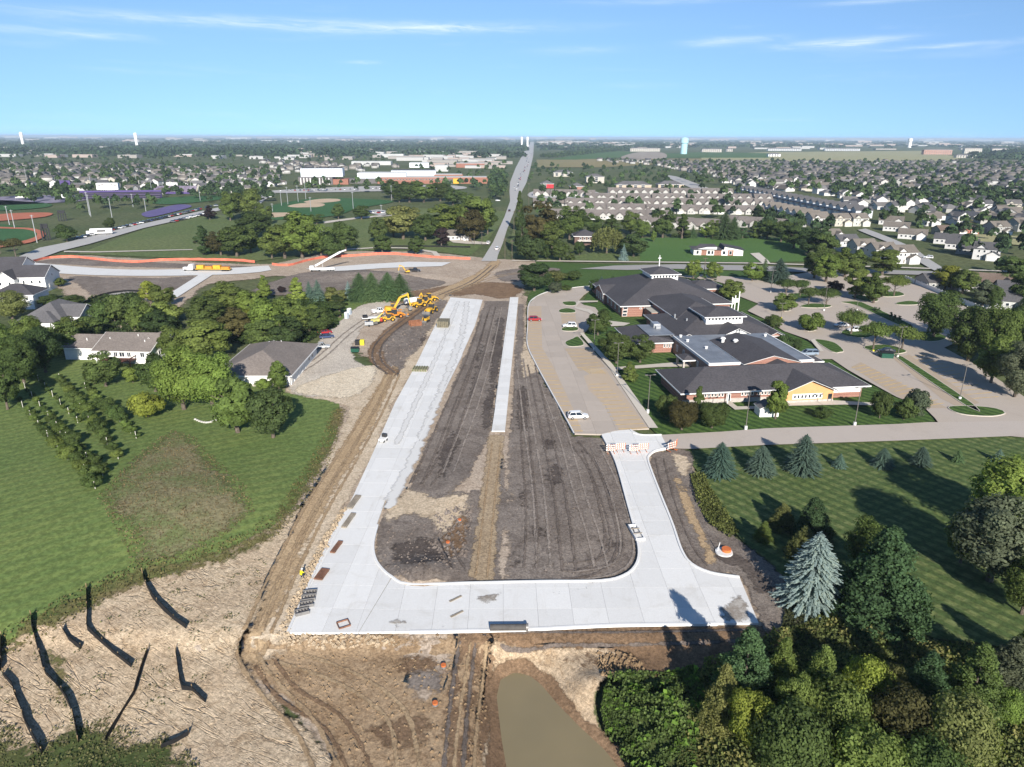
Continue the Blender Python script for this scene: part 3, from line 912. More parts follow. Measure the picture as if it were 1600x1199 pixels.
def kerb(pts_px, w=0.32, h=0.14, z=0.34, closed=False, world=False, mat=None, step=0.8):
	pts = pts_px if world else XY(pts_px)
	pts = smooth_poly(pts, step, closed)
	A, B = ribbon(pts, w / 2, closed=closed)
	mb = MB()
	n = len(pts)
	for i in range(n if closed else n - 1):
		j = (i + 1) % n
		a0, a1, b0, b1 = A[i], A[j], B[i], B[j]
		mb.quad((*a0, z + h), (*b0, z + h), (*b1, z + h), (*a1, z + h))
		mb.quad((*a0, z - .3), (*a0, z + h), (*a1, z + h), (*a1, z - .3))
		mb.quad((*b0, z + h), (*b0, z - .3), (*b1, z - .3), (*b1, z + h))
	o = mb.build('kerb', mat or M_kerb)
	o['kind'] = 'structure'
	return o
kerb([(590, 822), (583.5, 850), (586, 873), (596, 889), (613, 901.5), (640, 911.5), (735, 913.5), (850, 911.5), (940, 910), (975, 902), (992, 888), (998, 868), (994, 840), (980, 788), (967, 740), (958, 715), (941, 683)])
kerb([(1043, 703), (1025, 706), (1015, 713), (1013, 724), (1030, 770), (1050, 820), (1065, 863), (1080, 884), (1110, 898), (1155, 905)])
kerb([(450, 991), (491, 897), (522, 832)])
kerb([(632, 736), (652, 694), (687, 626), (722, 556)], h=0.1, w=0.25)
kerb([(640, 990), (815, 987), (960, 979.5), (1120, 977.5)], w=0.35, h=0.06)
kerb([(985, 674), (990, 679), (1005, 682.5), (1033, 682)], h=0.15)
# church west parking lot
LZ = 0.36
westlot = [(826, 478), (838, 465), (860, 456), (900, 450), (922, 448), (926, 452), (912, 462), (903, 472), (912, 478), (930, 482), (936, 490), (928, 505), (915, 520), (905, 527), (950, 575), (1014, 672), (985, 673), (960, 676), (940, 681), (898, 680), (882, 652), (857, 607), (837, 570), (824, 540)]
root = thing('church_parking_lot', None, None)
root['kind'] = 'structure'
slabs(root, XY(westlot), M_oldcon, R(2.2), 4.6, 6.0, LZ, 0.3, tuple(P(930, 676)[:2]), gap=0.012)
STALLS = [
	('west', [(824, 480), (846, 480), (847, 545), (865, 575), (895, 640), (910, 678), (898, 678), (883, 651), (858, 606), (838, 569), (825, 540)]),
	('east', [(912, 590), (945, 578), (1012, 672), (968, 675), (950, 640), (920, 612)]),
	('mid', [(876, 491), (899, 491), (900, 506), (878, 508)]),
	('mid', [(882, 546), (925, 546), (945, 576), (905, 582)]),
]
for nm, q in STALLS:
	sheet('parking_stalls', q, M_stall, LZ + 0.008, 3.0, 1.0, smooth=False).location.z = 0
M_yline = simple('yellow_line_paint', (0.58, 0.38, 0.10), 0.8, 0.25, 0.7)
M_wline = simple('white_line_paint', (0.70, 0.69, 0.66), 0.8, 0.2, 0.7)
def line(a, b, w, z, mat, parent=None, name='painted_line'):
	a, b = Vector(a[:2]), Vector(b[:2])
	d = (b - a).normalized()
	n = Vector((-d.y, d.x)) * w / 2
	mb = MB()
	mb.quad((*(a - n), z), (*(b - n), z), (*(b + n), z), (*(a + n), z))
	o = mb.build(name, mat, parent)
	if parent is None:
		o['kind'] = 'structure'
	return o
def stall_lines(aL, bL, aR, bR, n, z, mat=None, w=0.19):
	"""n painted lines between edge aL-bL and edge aR-bR"""
	mb = MB()
	aL, bL, aR, bR = (Vector(P(*p)[:2]) for p in (aL, bL, aR, bR))
	root = thing('stall_markings', None, None)
	root['kind'] = 'structure'
	for i in range(n):
		t = i / (n - 1)
		line(aL.lerp(bL, t), aR.lerp(bR, t), w, z, mat or M_yline, root, 'stall_line')
LX = LZ + 0.02
stall_lines((825, 490), (824.5, 540), (845, 490), (847, 541), 14, LX)
stall_lines((826, 545), (897, 676), (848, 546), (911, 676), 22, LX)
stall_lines((948, 602), (1012, 671), (920, 603), (966, 673), 13, LX)
stall_lines((876, 492), (878, 505), (899, 492), (900, 505), 4, LX)
stall_lines((884, 549), (902, 577), (922, 549), (938, 574), 6, LX)
# hatched area
for i in range(7):
	t = i / 6
	line(P(910 + 26 * t, 578), P(922 + 24 * t, 586), 0.18, LX + 0.004, M_yline)
kerb([(922, 448.5), (900, 450.5), (860, 456.5), (838, 465), (826, 478), (824.5, 510), (824, 540), (837, 570), (857, 607), (882, 652), (897, 680)], z=LZ, h=0.13, w=0.25)
sheet('sidewalk', [(905, 522), (912, 523), (957, 572), (1028, 672), (1014, 672), (950, 575)], M_walk, 0.50, 4, smooth=False)
sheet('sidewalk', [(952, 577), (1050, 569), (1083, 569), (1083, 575), (1030, 576), (955, 581)], M_walk, 0.44, 4, smooth=False)
sheet('sidewalk', [(950, 503), (985, 507), (975, 511), (955, 512)], M_walk, 0.44, 4, smooth=False)
sheet('sidewalk', [(903, 472), (934, 472), (934, 474), (906, 475), (900, 482), (922, 486), (930, 492), (935, 490), (936, 493), (927, 496), (918, 490), (897, 484)], M_walk, 0.52, 4, smooth=False)
sheet('sidewalk', [(1126, 626), (1136, 626), (1152, 638), (1190, 637), (1192, 641), (1148, 643)], M_walk, 0.44, 4, smooth=False)
sheet('sidewalk', [(1225, 632), (1300, 628), (1360, 632), (1395, 632), (1400, 637), (1320, 635), (1225, 637)], M_walk, 0.44, 4, smooth=False)
sheet('sidewalk', [(1272, 532), (1287, 552), (1281, 552), (1266, 534)], M_walk, 0.5, 4, smooth=False)
# south drive and east lot
sheet('driveway', [(1033, 682), (1127, 677), (1200, 671.5), (1400, 665), (1450, 662), (1470, 662), (1620, 660), (1720, 660), (1720, 680), (1600, 683), (1400, 691), (1200, 697.5), (1080, 704), (1044, 703)], M_drive, 0.34, 5, smooth=False)
eastlot = [(1466, 663), (1460, 655), (1445, 640), (1400, 622), (1360, 600), (1325, 580), (1300, 563), (1262, 563), (1250, 552), (1285, 550), (1262, 532), (1225, 519), (1195, 500), (1168, 487), (1185, 476), (1154, 464), (1130, 444), (1115, 440), (1054, 433), (1100, 430), (1170, 436), (1217, 446), (1232, 432), (1260, 427), (1330, 425), (1412, 436), (1470, 462), (1520, 487), (1560, 508), (1475, 545), (1530, 575), (1600, 622), (1720, 690), (1600, 686), (1500, 676)]
sheet('east_parking_lot', eastlot, M_oldcon, 0.33, 6, smooth=False)
for q in ([(1330, 575), (1345, 568), (1480, 640), (1440, 640), (1400, 620)], [(1395, 562), (1420, 556), (1530, 632), (1500, 640), (1470, 625)]):
	sheet('parking_stalls', q, M_stall, 0.352, 5, smooth=False)
stall_lines((1330, 577), (1440, 638), (1352, 572), (1475, 632), 15, 0.375)
stall_lines((1425, 560), (1520, 625), (1450, 556), (1560, 622), 13, 0.375)
def island(px, grow=0.0, mat=None):
	pts = smooth_poly(XY(px), 1.0)
	o = link('grass_island', sheet_mesh('grass_island', pts, 0.46, 2.0), None, mat or M_chlawn)
	o['kind'] = 'structure'
	k = kerb(pts, w=0.2, h=0.11, z=0.36, closed=True, world=True, step=1.5, mat=M_walk)
for q in ([(879, 474), (898, 473), (899, 479), (885, 479)], [(874, 486), (886, 483.5), (898, 486), (897, 490.5), (876, 490.5)], [(878, 515), (888, 513), (903, 514), (900, 519), (880, 519)],
		  [(883, 537), (895, 531), (903, 528), (912, 541), (890, 543.5)],
		  [(1273, 533), (1302, 537), (1318, 550), (1312, 552.5), (1300, 552)], [(1350, 544), (1385, 541), (1416, 551), (1390, 556), (1365, 552)],
		  [(1483, 638), (1520, 637), (1556, 641), (1570, 648), (1550, 653), (1510, 651), (1488, 645)], [(1402, 562), (1410, 560), (1520, 634), (1508, 636)],
		  [(1250, 480), (1270, 476), (1298, 479), (1290, 482.5), (1260, 482.5)], [(1313, 474), (1340, 473), (1355, 478), (1420, 508), (1405, 510), (1340, 480)],
		  [(1400, 475), (1420, 472), (1438, 475), (1430, 478), (1405, 478)], [(1375, 460), (1400, 457), (1413, 462), (1400, 465), (1380, 465)],
		  [(1250, 511), (1262, 513), (1275, 517), (1262, 519.5)], [(1210, 485), (1225, 484), (1235, 487), (1220, 488)],
		  [(1315, 520), (1330, 516), (1365, 524), (1350, 530), (1320, 526)], [(1425, 524), (1450, 520), (1478, 528), (1465, 535), (1440, 534)],
		  [(1330, 466), (1345, 463), (1372, 470), (1360, 473)], [(1234, 462), (1250, 460), (1268, 465), (1252, 468)]):
	island(q)
# streets further off
def road_px(name, px, mat, z, smooth=False):
	return sheet(name, px, mat, z, 12, smooth=smooth)
road_px('cross_street', [(20, 412), (45, 411), (125, 418), (190, 422), (275, 422), (375, 419), (420, 416), (424, 423), (375, 429), (275, 432), (187, 432), (120, 430), (60, 426), (10, 422)], M_newcon, 0.3, True)
road_px('cross_street', [(478, 421), (520, 418), (570, 414), (640, 410), (705, 411), (690, 417), (600, 420), (540, 424), (500, 425)], M_newcon, 0.3)
road_px('side_path', [(312, 430), (333, 430), (277, 466), (262, 462)], M_newcon, 0.32)
road_px('park_street', [(-30, 428), (20, 406), (62, 388), (107, 379), (150, 368), (225, 350), (312, 331), (360, 321), (372, 322), (318, 336), (225, 357), (140, 382), (95, 393), (70, 402), (45, 411), (10, 424)], M_artcon, 0.3)
road_px('arterial_road', [(752, 409), (770, 380), (779, 360), (788, 340), (797, 315), (796, 300), (797, 285), (806, 262), (815, 245), (823, 230), (829, 222), (834, 222), (834, 230), (833, 245), (829, 262), (823, 285), (813, 305), (806, 325), (800, 340), (792, 360), (786, 380), (778, 400), (776, 409)], M_artcon, 0.3)
road_px('arterial_road', [(905, 421), (960, 416), (1060, 414), (1180, 416), (1260, 420), (1420, 424), (1720, 432), (1720, 440), (1420, 430), (1250, 426), (1050, 421), (980, 423)], M_asph, 0.3)
road_px('sidewalk', [(800, 407.5), (900, 408.5), (1040, 410), (1180, 411.5), (1400, 418), (1600, 425), (1600, 426.5), (1400, 419.5), (1180, 413), (1040, 411.5), (900, 410), (800, 409)], M_walk, 0.33)
road_px('driveway', [(1172, 397), (1186, 396), (1200, 408), (1204, 413), (1192, 413)], M_walk, 0.34)
road_px('driveway', [(700, 375), (715, 372), (735, 377), (766, 380), (765, 383), (730, 382), (708, 380)], M_walk, 0.34)
road_px('park_path', [(100, 393), (150, 394), (300, 390.5), (302, 391.5), (150, 395.6), (100, 395)], M_walk, 0.34)
road_px('park_path', [(505, 400), (540, 390), (590, 387), (640, 388), (682, 394), (690, 403), (680, 403), (675, 396), (640, 389.5), (590, 388.5), (545, 391.5), (510, 402)], M_walk, 0.34)
road_px('park_path', [(505, 347), (560, 340), (620, 335), (622, 337), (560, 342.5), (507, 350)], M_walk, 0.34)
# parks and fields
road_px('park_lawn', [(145, 388), (225, 358), (318, 337), (420, 335), (520, 345), (640, 325), (790, 330), (786, 345), (760, 378), (735, 400), (640, 388), (500, 396), (400, 408), (240, 402), (120, 397)], M_park, 0.06)
road_px('park_lawn', [(795, 385), (806, 340), (830, 395), (900, 400), (1040, 372), (1180, 372), (1262, 385), (1262, 408), (1180, 410), (840, 407), (800, 404)], M_park, 0.06)
road_px('park_lawn', [(1000, 372), (1150, 370), (1230, 372), (1262, 386), (1260, 409), (1180, 410), (1000, 408)], grass_mat('bright_meadow', (0.070, 0.135, 0.036), (0.080, 0.145, 0.040), (0.06, 0.115, 0.03), patch=0.02, bump=0), 0.10)
road_px('crop_field', [(858, 250), (895, 243), (960, 236), (985, 238), (985, 246), (900, 250)], M_field, 0.5)
road_px('crop_field', [(1035, 240), (1100, 238), (1210, 240), (1200, 247), (1040, 247)], M_field, 0.5)
road_px('dry_field', [(838, 250), (900, 249), (1100, 248), (1100, 254), (940, 262), (840, 262)], M_tanfield, 0.45)
road_px('dry_field', [(1090, 242), (1200, 238), (1440, 236), (1500, 246), (1500, 252), (1300, 254), (1100, 253)], M_olive, 0.48)
road_px('dry_field', [(1480, 335), (1600, 330), (1600, 345), (1490, 350)], M_tanfield, 0.45)
road_px('dry_field', [(1495, 366), (1600, 370), (1600, 385), (1500, 376)], M_olive, 0.45)
# ------------------------------------------------------------------ damp patches and wheel tracks in the bare soil
M_damp = soil_mat('damp_soil', (0.088, 0.070, 0.060), (0.125, 0.102, 0.087), (0.060, 0.047, 0.040), bump=0.6, bdist=0.2)
M_rut = soil_mat('rut_soil', (0.125, 0.101, 0.085), (0.175, 0.143, 0.121), (0.075, 0.058, 0.048), bump=0.5, bdist=0.15)
M_rutlight = soil_mat('dry_track_soil', (0.240, 0.202, 0.172), (0.280, 0.238, 0.203), (0.190, 0.155, 0.130), bump=0.4, bdist=0.12)
M_ruttan = soil_mat('tan_rut_soil', (0.315, 0.222, 0.132), (0.360, 0.262, 0.160), (0.250, 0.172, 0.100), bump=0.5, bdist=0.15)
for q in ([(772, 503), (792, 503), (784, 575), (776, 640), (766, 672), (748, 655), (760, 590)], [(846, 735), (868, 722), (884, 738), (874, 760), (852, 762)], [(842, 690), (866, 684), (872, 700), (850, 708)],
		  [(808, 600), (826, 610), (832, 660), (818, 690), (804, 650)], [(800, 745), (822, 770), (826, 800), (806, 795)], [(830, 818), (858, 826), (856, 842), (826, 836)], [(690, 690), (712, 672), (722, 700), (700, 745), (676, 752)],
		  [(940, 840), (972, 846), (968, 862), (938, 858)], [(800, 850), (818, 860), (812, 890), (796, 885)], [(745, 540), (758, 545), (745, 600), (728, 620)], [(1095, 850), (1150, 862), (1190, 890), (1215, 930), (1180, 940), (1150, 895), (1120, 880)],
		  [(612, 850), (660, 838), (700, 850), (690, 880), (640, 890), (606, 878)], [(640, 540), (672, 505), (668, 530), (646, 556)]):
	sheet('damp_soil', q, M_damp, 0.155, 1.2, 2.4, jit=0.5)
for q in ([(600, 1040), (640, 1020), (690, 1030), (680, 1060), (620, 1062)], [(560, 1130), (640, 1110), (690, 1130), (660, 1170), (580, 1180)], [(870, 1018), (930, 1022), (950, 1040), (900, 1045)]):
	sheet('damp_soil', q, M_red, 0.185, 1.2, 3.0, jit=0.6)
def track(px, mat, gauge=1.9, w=0.5, off=0.215):
	pts = smooth_poly(XY(px), 1.2, False)
	for side in ribbon(pts, gauge / 2):
		strip_sheet('wheel_track', side, w * 1.7, mat, off * .42 + .03)
track([(770, 480), (748, 560), (720, 640), (690, 720), (665, 760)], M_rut, 2.0)
track([(780, 480), (762, 560), (738, 640), (715, 700), (700, 740)], M_rutlight, 2.0)
track([(758, 490), (735, 560), (705, 630), (676, 700), (650, 758)], M_rut, 2.0, .45)
track([(812, 560), (825, 660), (840, 760), (850, 890)], M_rutlight, 2.0, .45)
track([(830, 570), (850, 660), (872, 760), (890, 895)], M_rut, 2.0, .45)
track([(850, 600), (880, 680), (905, 770), (925, 830), (940, 890)], M_rutlight, 2.0, .4)
track([(895, 690), (925, 730), (945, 790), (955, 850), (930, 890), (870, 900)], M_rut, 2.0, .45)
track([(930, 700), (958, 760), (975, 820), (978, 870), (950, 893), (890, 902)], M_rutlight, 2.0, .4)
track([(915, 700), (940, 760), (960, 820), (962, 862), (935, 880), (880, 888)], M_rut, 2.0, .35)
track([(815, 610), (822, 700), (830, 800), (828, 890)], M_rut, 1.8, .4)
track([(690, 840), (705, 870), (720, 895)], M_rut, 1.8, .5)
track([(668, 478), (620, 512), (592, 540), (590, 565), (612, 585)], M_damp, 2.2, .6, .27)
track([(618, 585), (590, 645), (545, 725), (500, 800), (450, 900), (412, 985), (392, 1030)], M_ruttan, 2.2, .55, .235)
track([(612, 580), (580, 640), (535, 715), (488, 792), (436, 895), (398, 980), (385, 1020), (420, 1075), (480, 1140), (520, 1230)], M_ruttan, 2.2, .5, .235)
track([(410, 1030), (450, 1085), (520, 1130), (560, 1199), (570, 1260)], M_red, 2.2, .5, .2)
track([(440, 1025), (540, 1060), (620, 1120), (640, 1230)], M_ruttan, 2.2, .5, .2)
track([(730, 1000), (720, 1080), (712, 1160), (705, 1250)], M_rut, 2.0, .5, .225)
track([(748, 1000), (738, 1080), (728, 1160), (722, 1250)], M_ruttan, 2.0, .45, .225)
track([(780, 1002), (900, 998), (1040, 996), (1180, 992)], M_rut, 1.8, .45, .2)
track([(776, 690), (768, 760), (760, 830), (752, 905)], M_ruttan, 1.7, .35, .245)
track([(1030, 715), (1046, 780), (1072, 850), (1100, 890)], M_rut, 1.6, .35, .2)
track([(690, 462), (740, 440), (772, 415)], M_rut, 2.4, .7, .26)
track([(620, 478), (680, 462), (740, 445), (790, 430), (850, 424)], M_ruttan, 2.4, .7, .26)
track([(450, 590), (500, 560), (545, 520), (590, 490), (640, 470)], M_rutlight, 2.2, .6, .2)
# ------------------------------------------------------------------ foliage
def leaf_mat(name, translucent=0.3):
	t = NT(name)
	v = t.attr('leafv')
	c = t.mix(1.0, t.info('Color'), t.ramp(v, 0, 1, 0.55, 1.5), 'MULTIPLY')
	rv = t.ramp(t.info('Random'), 0, 1, 0.85, 1.15)
	c = t.mix(1.0, c, rv, 'MULTIPLY')
	# some leaves turn yellower
	c = t.mix(t.ramp(v, 0.72, 1.0, 0, 0.25), c, t.mix(1.0, c, (1.5, 1.15, 0.7), 'MULTIPLY'))
	t.color(c)
	t.b.inputs['Roughness'].default_value = 0.75
	t.b.inputs['Specular IOR Level'].default_value = 0.15
	tr = t.n.new('ShaderNodeBsdfTranslucent')
	t.set(tr, 'Color', t.mix(1.0, c, (1.1, 1.25, 0.6), 'MULTIPLY'))
	mx = t.n.new('ShaderNodeMixShader')
	mx.inputs[0].default_value = translucent
	t.l.new(t.b.outputs[0], mx.inputs[1])
	t.l.new(tr.outputs[0], mx.inputs[2])
	t.l.new(mx.outputs[0], t.n['Material Output'].inputs['Surface'])
	return t.m
M_leaf = leaf_mat('leaves', 0.45)
M_needle = leaf_mat('needles', 0.2)
M_bark = simple('bark', (0.115, 0.092, 0.072), 0.95, 0.3, 3, bump=0.4, bscale=8)
def quads_mesh(name, C, U, V, val, mat, extra=None):
	"""C centres, U/V half axes (n,3): one quad each"""
	n = len(C)
	v = np.empty((n, 4, 3), np.float32)
	v[:, 0] = C - U * 0.55 - V
	v[:, 1] = C + U - V * 0.35
	v[:, 2] = C + U * 0.45 + V
	v[:, 3] = C - U + V * 0.4
	me = bpy.data.meshes.new(name)
	me.vertices.add(n * 4)
	me.vertices.foreach_set('co', v.ravel())
	me.loops.add(n * 4)
	me.loops.foreach_set('vertex_index', np.arange(n * 4, dtype=np.int32))
	me.polygons.add(n)
	me.polygons.foreach_set('loop_start', np.arange(0, n * 4, 4, dtype=np.int32))
	me.polygons.foreach_set('loop_total', np.full(n, 4, np.int32))
	me.update(calc_edges=True)
	at = me.attributes.new('leafv', 'FLOAT', 'POINT')
	at.data.foreach_set('value', np.repeat(val, 4).astype(np.float32))
	me.materials.append(mat)
	return me
def unit(a):
	return a / (np.linalg.norm(a, axis=1, keepdims=True) + 1e-9)
def tangent(N, rs):
	r = unit(rs.normal(size=N.shape))
	U = unit(np.cross(N, r))
	return U, np.cross(N, U)
def crown_deciduous(name, seed, n=4500, leaf=0.30, rx=3.4, z0=0.7, z1=10.0, lobes=26, shape='round', loose=0.0, lr=(0.20, 0.36), up=0.0, jit=0.34):
	"""unit tree 10 m high"""
	rs = np.random.RandomState(seed)
	zc, hz = (z0 + z1) / 2, (z1 - z0) / 2
	L = []
	for i in range(lobes):
		d = unit(rs.normal(size=(1, 3)))[0]
		k = rs.uniform(0.55, 0.86)
		if i < 5:
			k = rs.uniform(0.0, 0.3)
		p = d * k
		w = 1.0
		if shape == 'oval':
			w = 1.0 - 0.35 * max(0, p[2])
		if shape == 'cone':
			zt = rs.rand() ** 1.3
			w = (1 - zt) ** .8 * .95 + .05
			an = rs.uniform(0, 6.283)
			kk = rs.uniform(.12, 1.0) ** .5
			p = np.array([math.cos(an) * kk * .85, math.sin(an) * kk * .85, zt * 1.92 - .96])
		if shape == 'flat':
			p[2] = abs(p[2]) * 0.9 - 0.15
		L.append((p[0] * rx * w, p[1] * rx * w, zc + p[2] * hz, rs.uniform(*lr) * rx * (0.7 + 0.3 * w if shape != 'cone' else .5 + .5 * w)))
	L = np.array(L)
	wt = L[:, 3] ** 2
	idx = rs.choice(len(L), n, p=wt / wt.sum())
	d = unit(rs.normal(size=(n, 3)))
	d[:, 2] = np.where(d[:, 2] < -0.7, -d[:, 2], d[:, 2])
	r = L[idx, 3] * np.where(rs.rand(n) < 0.75, rs.uniform(0.80, 1.08 + loose, n), rs.uniform(0.2, 0.9, n))
	C = L[idx, :3] + d * r[:, None] * np.array([1, 1, 0.82])
	C[:, 2] = np.clip(C[:, 2], z0 * 0.6, z1 + 0.5)
	out = unit((C - np.array([0, 0, zc - 0.5])) * np.array([1, 1, 0.9]))
	N = unit(d * 0.8 + out * 0.6 + rs.normal(size=(n, 3)) * jit + np.array([0, 0, up]))
	U, V = tangent(N, rs)
	s = leaf * rs.uniform(0.6, 1.25, n)[:, None]
	lobev = rs.uniform(0.2, 0.8, len(L))
	val = np.clip(lobev[idx] * 0.5 + rs.rand(n) * 0.5, 0, 1)
	return quads_mesh(name, C, U * s, V * s * 0.8, val, M_leaf)
def crown_conifer(name, seed, layers=24, leaf=0.26, rb=2.6, h=10.0, z0=0.35, droop=0.35, dens=1.0, lift=0.0, per=9, irregular=0.12, power=0.9):
	rs = np.random.RandomState(seed)
	C, U, V, val = [], [], [], []
	for i in range(layers):
		t = i / (layers - 1)
		z = z0 + (h - z0 - 0.2) * t
		rad = rb * (1 - t) ** power + 0.12
		nb = max(4, int((7 + 9 * (1 - t)) * dens))
		a0 = rs.uniform(0, 6.28)
		for b in range(nb):
			a = a0 + 6.28 * b / nb + rs.uniform(-.2, .2)
			Lr = rad * rs.uniform(1 - irregular * 2.2, 1 + irregular)
			dirv = np.array([math.cos(a), math.sin(a), 0])
			side = np.array([-math.sin(a), math.cos(a), 0])
			bv = rs.rand()
			zj = rs.uniform(-.8, .8) * (h / layers)
			k = max(3, int(per * (Lr / rb) ** 0.6))
			for j in range(k):
				q = (j + 0.6) / k
				p = dirv * Lr * q
				zz = z + zj - droop * Lr * q * q + lift * Lr * q + rs.uniform(-.08, .08)
				wd = leaf * (1.25 - 0.75 * q) * (0.6 + 0.5 * Lr / rb) * rs.uniform(.8, 1.2)
				ln = Lr / k * 0.75
				tilt = -droop * 2 * q + lift
				ax = dirv + np.array([0, 0, tilt])
				for sgn in (-1, 1):
					sd = side * sgn + np.array([0, 0, rs.uniform(-.65, 0.0)]) + dirv * 0.35
					C.append(p + np.array([0, 0, zz]) + sd * wd * 0.75)
					U.append(ax * ln)
					V.append(sd * wd)
					val.append(np.clip(0.25 + 0.5 * bv + rs.uniform(-.2, .25) + 0.2 * q, 0, 1))
	# leader
	for j in range(6):
		C.append(np.array([0, 0, h - 0.5 + j * 0.1]))
		a = rs.uniform(0, 6.28)
		U.append(np.array([0.05, 0, .15]))
		V.append(np.array([math.cos(a), math.sin(a), .6]) * 0.13)
		val.append(0.6)
	return quads_mesh(name, np.array(C), np.array(U), np.array(V), np.array(val), M_needle)
def crown_willow(name, seed):
	rs = np.random.RandomState(seed)
	C, U, V, val = [], [], [], []
	for i in range(420):
		a, rr = rs.uniform(0, 6.28), math.sqrt(rs.rand()) * 4.6
		top = 9.6 - (rr / 4.6) ** 2 * 3.0 + rs.uniform(-.6, .5)
		ln = rs.uniform(2.5, 5.5) * (0.5 + 0.6 * rr / 4.6)
		k = int(ln / 0.42)
		bv = rs.rand()
		for j in range(k):
			z = max(0.5, top - j * 0.42)
			C.append((rr * math.cos(a) + rs.uniform(-.15, .15) + 0.1 * math.cos(a) * j * .3, rr * math.sin(a) + rs.uniform(-.15, .15), z))
			b = rs.uniform(0, 6.28)
			U.append((0.28 * math.cos(b), 0.28 * math.sin(b), 0.05))
			V.append((rs.uniform(-.1, .1), rs.uniform(-.1, .1), 0.30))
			val.append(np.clip(.25 + .5 * bv + rs.uniform(-.2, .2), 0, 1))
	return quads_mesh(name, np.array(C), np.array(U), np.array(V), np.array(val), M_leaf)
def trunk_mesh(name, seed, h=6.0, r=0.26, limbs=7, z0=1.8):
	rnd = random.Random(seed)
	mb = MB()
	p = Vector((0, 0, -0.5))
	q = Vector((rnd.uniform(-.15, .15), rnd.uniform(-.15, .15), h * .45))
	e = Vector((rnd.uniform(-.3, .3), rnd.uniform(-.3, .3), h))
	mb.cyl(p, q, r * 1.2, r * 0.75, 7)
	mb.cyl(q, e, r * 0.75, r * 0.2, 6)
	for i in range(limbs):
		t = rnd.uniform(z0 / h, 0.85)
		s = Vector((0, 0, -.5)).lerp(q, t * 2) if t < .5 else q.lerp(e, t * 2 - 1)
		a = rnd.uniform(0, 6.28)
		ln = rnd.uniform(1.4, 2.8)
		mb.cyl(s, s + Vector((math.cos(a) * ln, math.sin(a) * ln, ln * .8)), r * .4, r * .12, 5)
	return mb.mesh(name, M_bark, fix=False)
TR = {
	'round': ([crown_deciduous('crown', 10 + i, 8500, 0.20, lobes=54) for i in range(5)], 1.0),
	'oval': ([crown_deciduous('crown', 30 + i, 8000, 0.20, rx=2.9, shape='oval', z0=0.8, lobes=50) for i in range(4)], 1.0),
	'cone': ([crown_deciduous('crown', 40 + i, 7000, 0.20, rx=2.8, shape='cone', z0=0.6, lobes=50) for i in range(3)], 1.0),
	'flat': ([crown_deciduous('crown', 50 + i, 5200, 0.20, rx=4.4, z0=3.2, z1=9.6, shape='flat', loose=.25, lobes=40) for i in range(3)], 1.0),
	'fine': ([crown_deciduous('crown', 60 + i, 20000, 0.135, lobes=85, loose=.06) for i in range(3)], 1.0),
	'shrub': ([crown_deciduous('crown', 70 + i, 5500, 0.34, rx=5.0, z0=0.6, z1=10.0, lobes=40, loose=.15) for i in range(4)], 1.0),
	'finebush': ([crown_deciduous('crown', 75 + i, 16000, 0.20, rx=5.0, z0=0.4, z1=10.0, lobes=80, loose=.35) for i in range(3)], 1.0),
	'column': ([crown_deciduous('crown', 80 + i, 1500, 0.42, rx=2.0, z0=0.3, lobes=14, shape='oval') for i in range(2)], 1.0),
	'willow': ([crown_willow('crown', 90)], 1.0),
	'spruce': ([crown_conifer('crown', 100 + i, layers=30, leaf=.22, power=.8, rb=3.0, droop=.25, per=10, irregular=.16) for i in range(4)], 1.0),
	'finespruce': ([crown_conifer('crown', 110 + i, layers=60, leaf=0.125, per=17, dens=1.25, rb=3.6, power=.62, irregular=.17, droop=.22, lift=.08) for i in range(3)], 1.0),
	'pine': ([crown_deciduous('crown', 120 + i, 26000, 0.125, rx=4.0, z0=0.3, shape='cone', lobes=260, lr=(.11, .19), loose=.25, jit=.6) for i in range(2)], 1.0),
	'cedar': ([crown_deciduous('crown', 130 + i, 20000, 0.105, rx=3.2, z0=0.3, shape='cone', lobes=200, lr=(.11, .20), loose=.45, jit=.7) for i in range(3)], 1.0),
}
TRUNKS = [trunk_mesh('trunk', i) for i in range(4)]
TRUNK_STRAIGHT = MB().cyl((0, 0, -.5), (0, 0, 8.6), .16, .03, 6).mesh('trunk', M_bark, fix=False)
# crown diameter of each unit tree
RAD = {}
for k, (ms, _) in TR.items():
	co = np.empty(len(ms[0].vertices) * 3, np.float32)
	ms[0].vertices.foreach_get('co', co)
	c3 = co.reshape(-1, 3)
	RAD[k] = (2 * np.percentile(np.abs(c3[:, 0]), 98), np.percentile(c3[:, 2], 99.5))
NAMES = {'round': 'deciduous_tree', 'oval': 'deciduous_tree', 'cone': 'deciduous_tree', 'flat': 'deciduous_tree', 'fine': 'deciduous_tree', 'shrub': 'shrub', 'finebush': 'shrub', 'column': 'columnar_tree',
		 'willow': 'willow_tree', 'spruce': 'spruce_tree', 'finespruce': 'spruce_tree', 'pine': 'pine_tree', 'cedar': 'cedar_tree'}
rnd_t = random.Random(5)
FWD = (math.cos(PITCH), -math.sin(PITCH))
GREEN = (0.098, 0.130, 0.034)
DARK = (0.066, 0.094, 0.028)
DEEP = (0.050, 0.076, 0.027)
BRIGHT = (0.132, 0.176, 0.040)
YEL = (0.150, 0.165, 0.030)
OLIVE = (0.125, 0.134, 0.046)
BLUE = (0.120, 0.165, 0.160)
BLUEG = (0.062, 0.100, 0.078)
SPR = (0.056, 0.094, 0.040)
MAROON = (0.030, 0.020, 0.020)
GREY = (0.085, 0.100, 0.060)
BROWNG = (0.075, 0.068, 0.026)
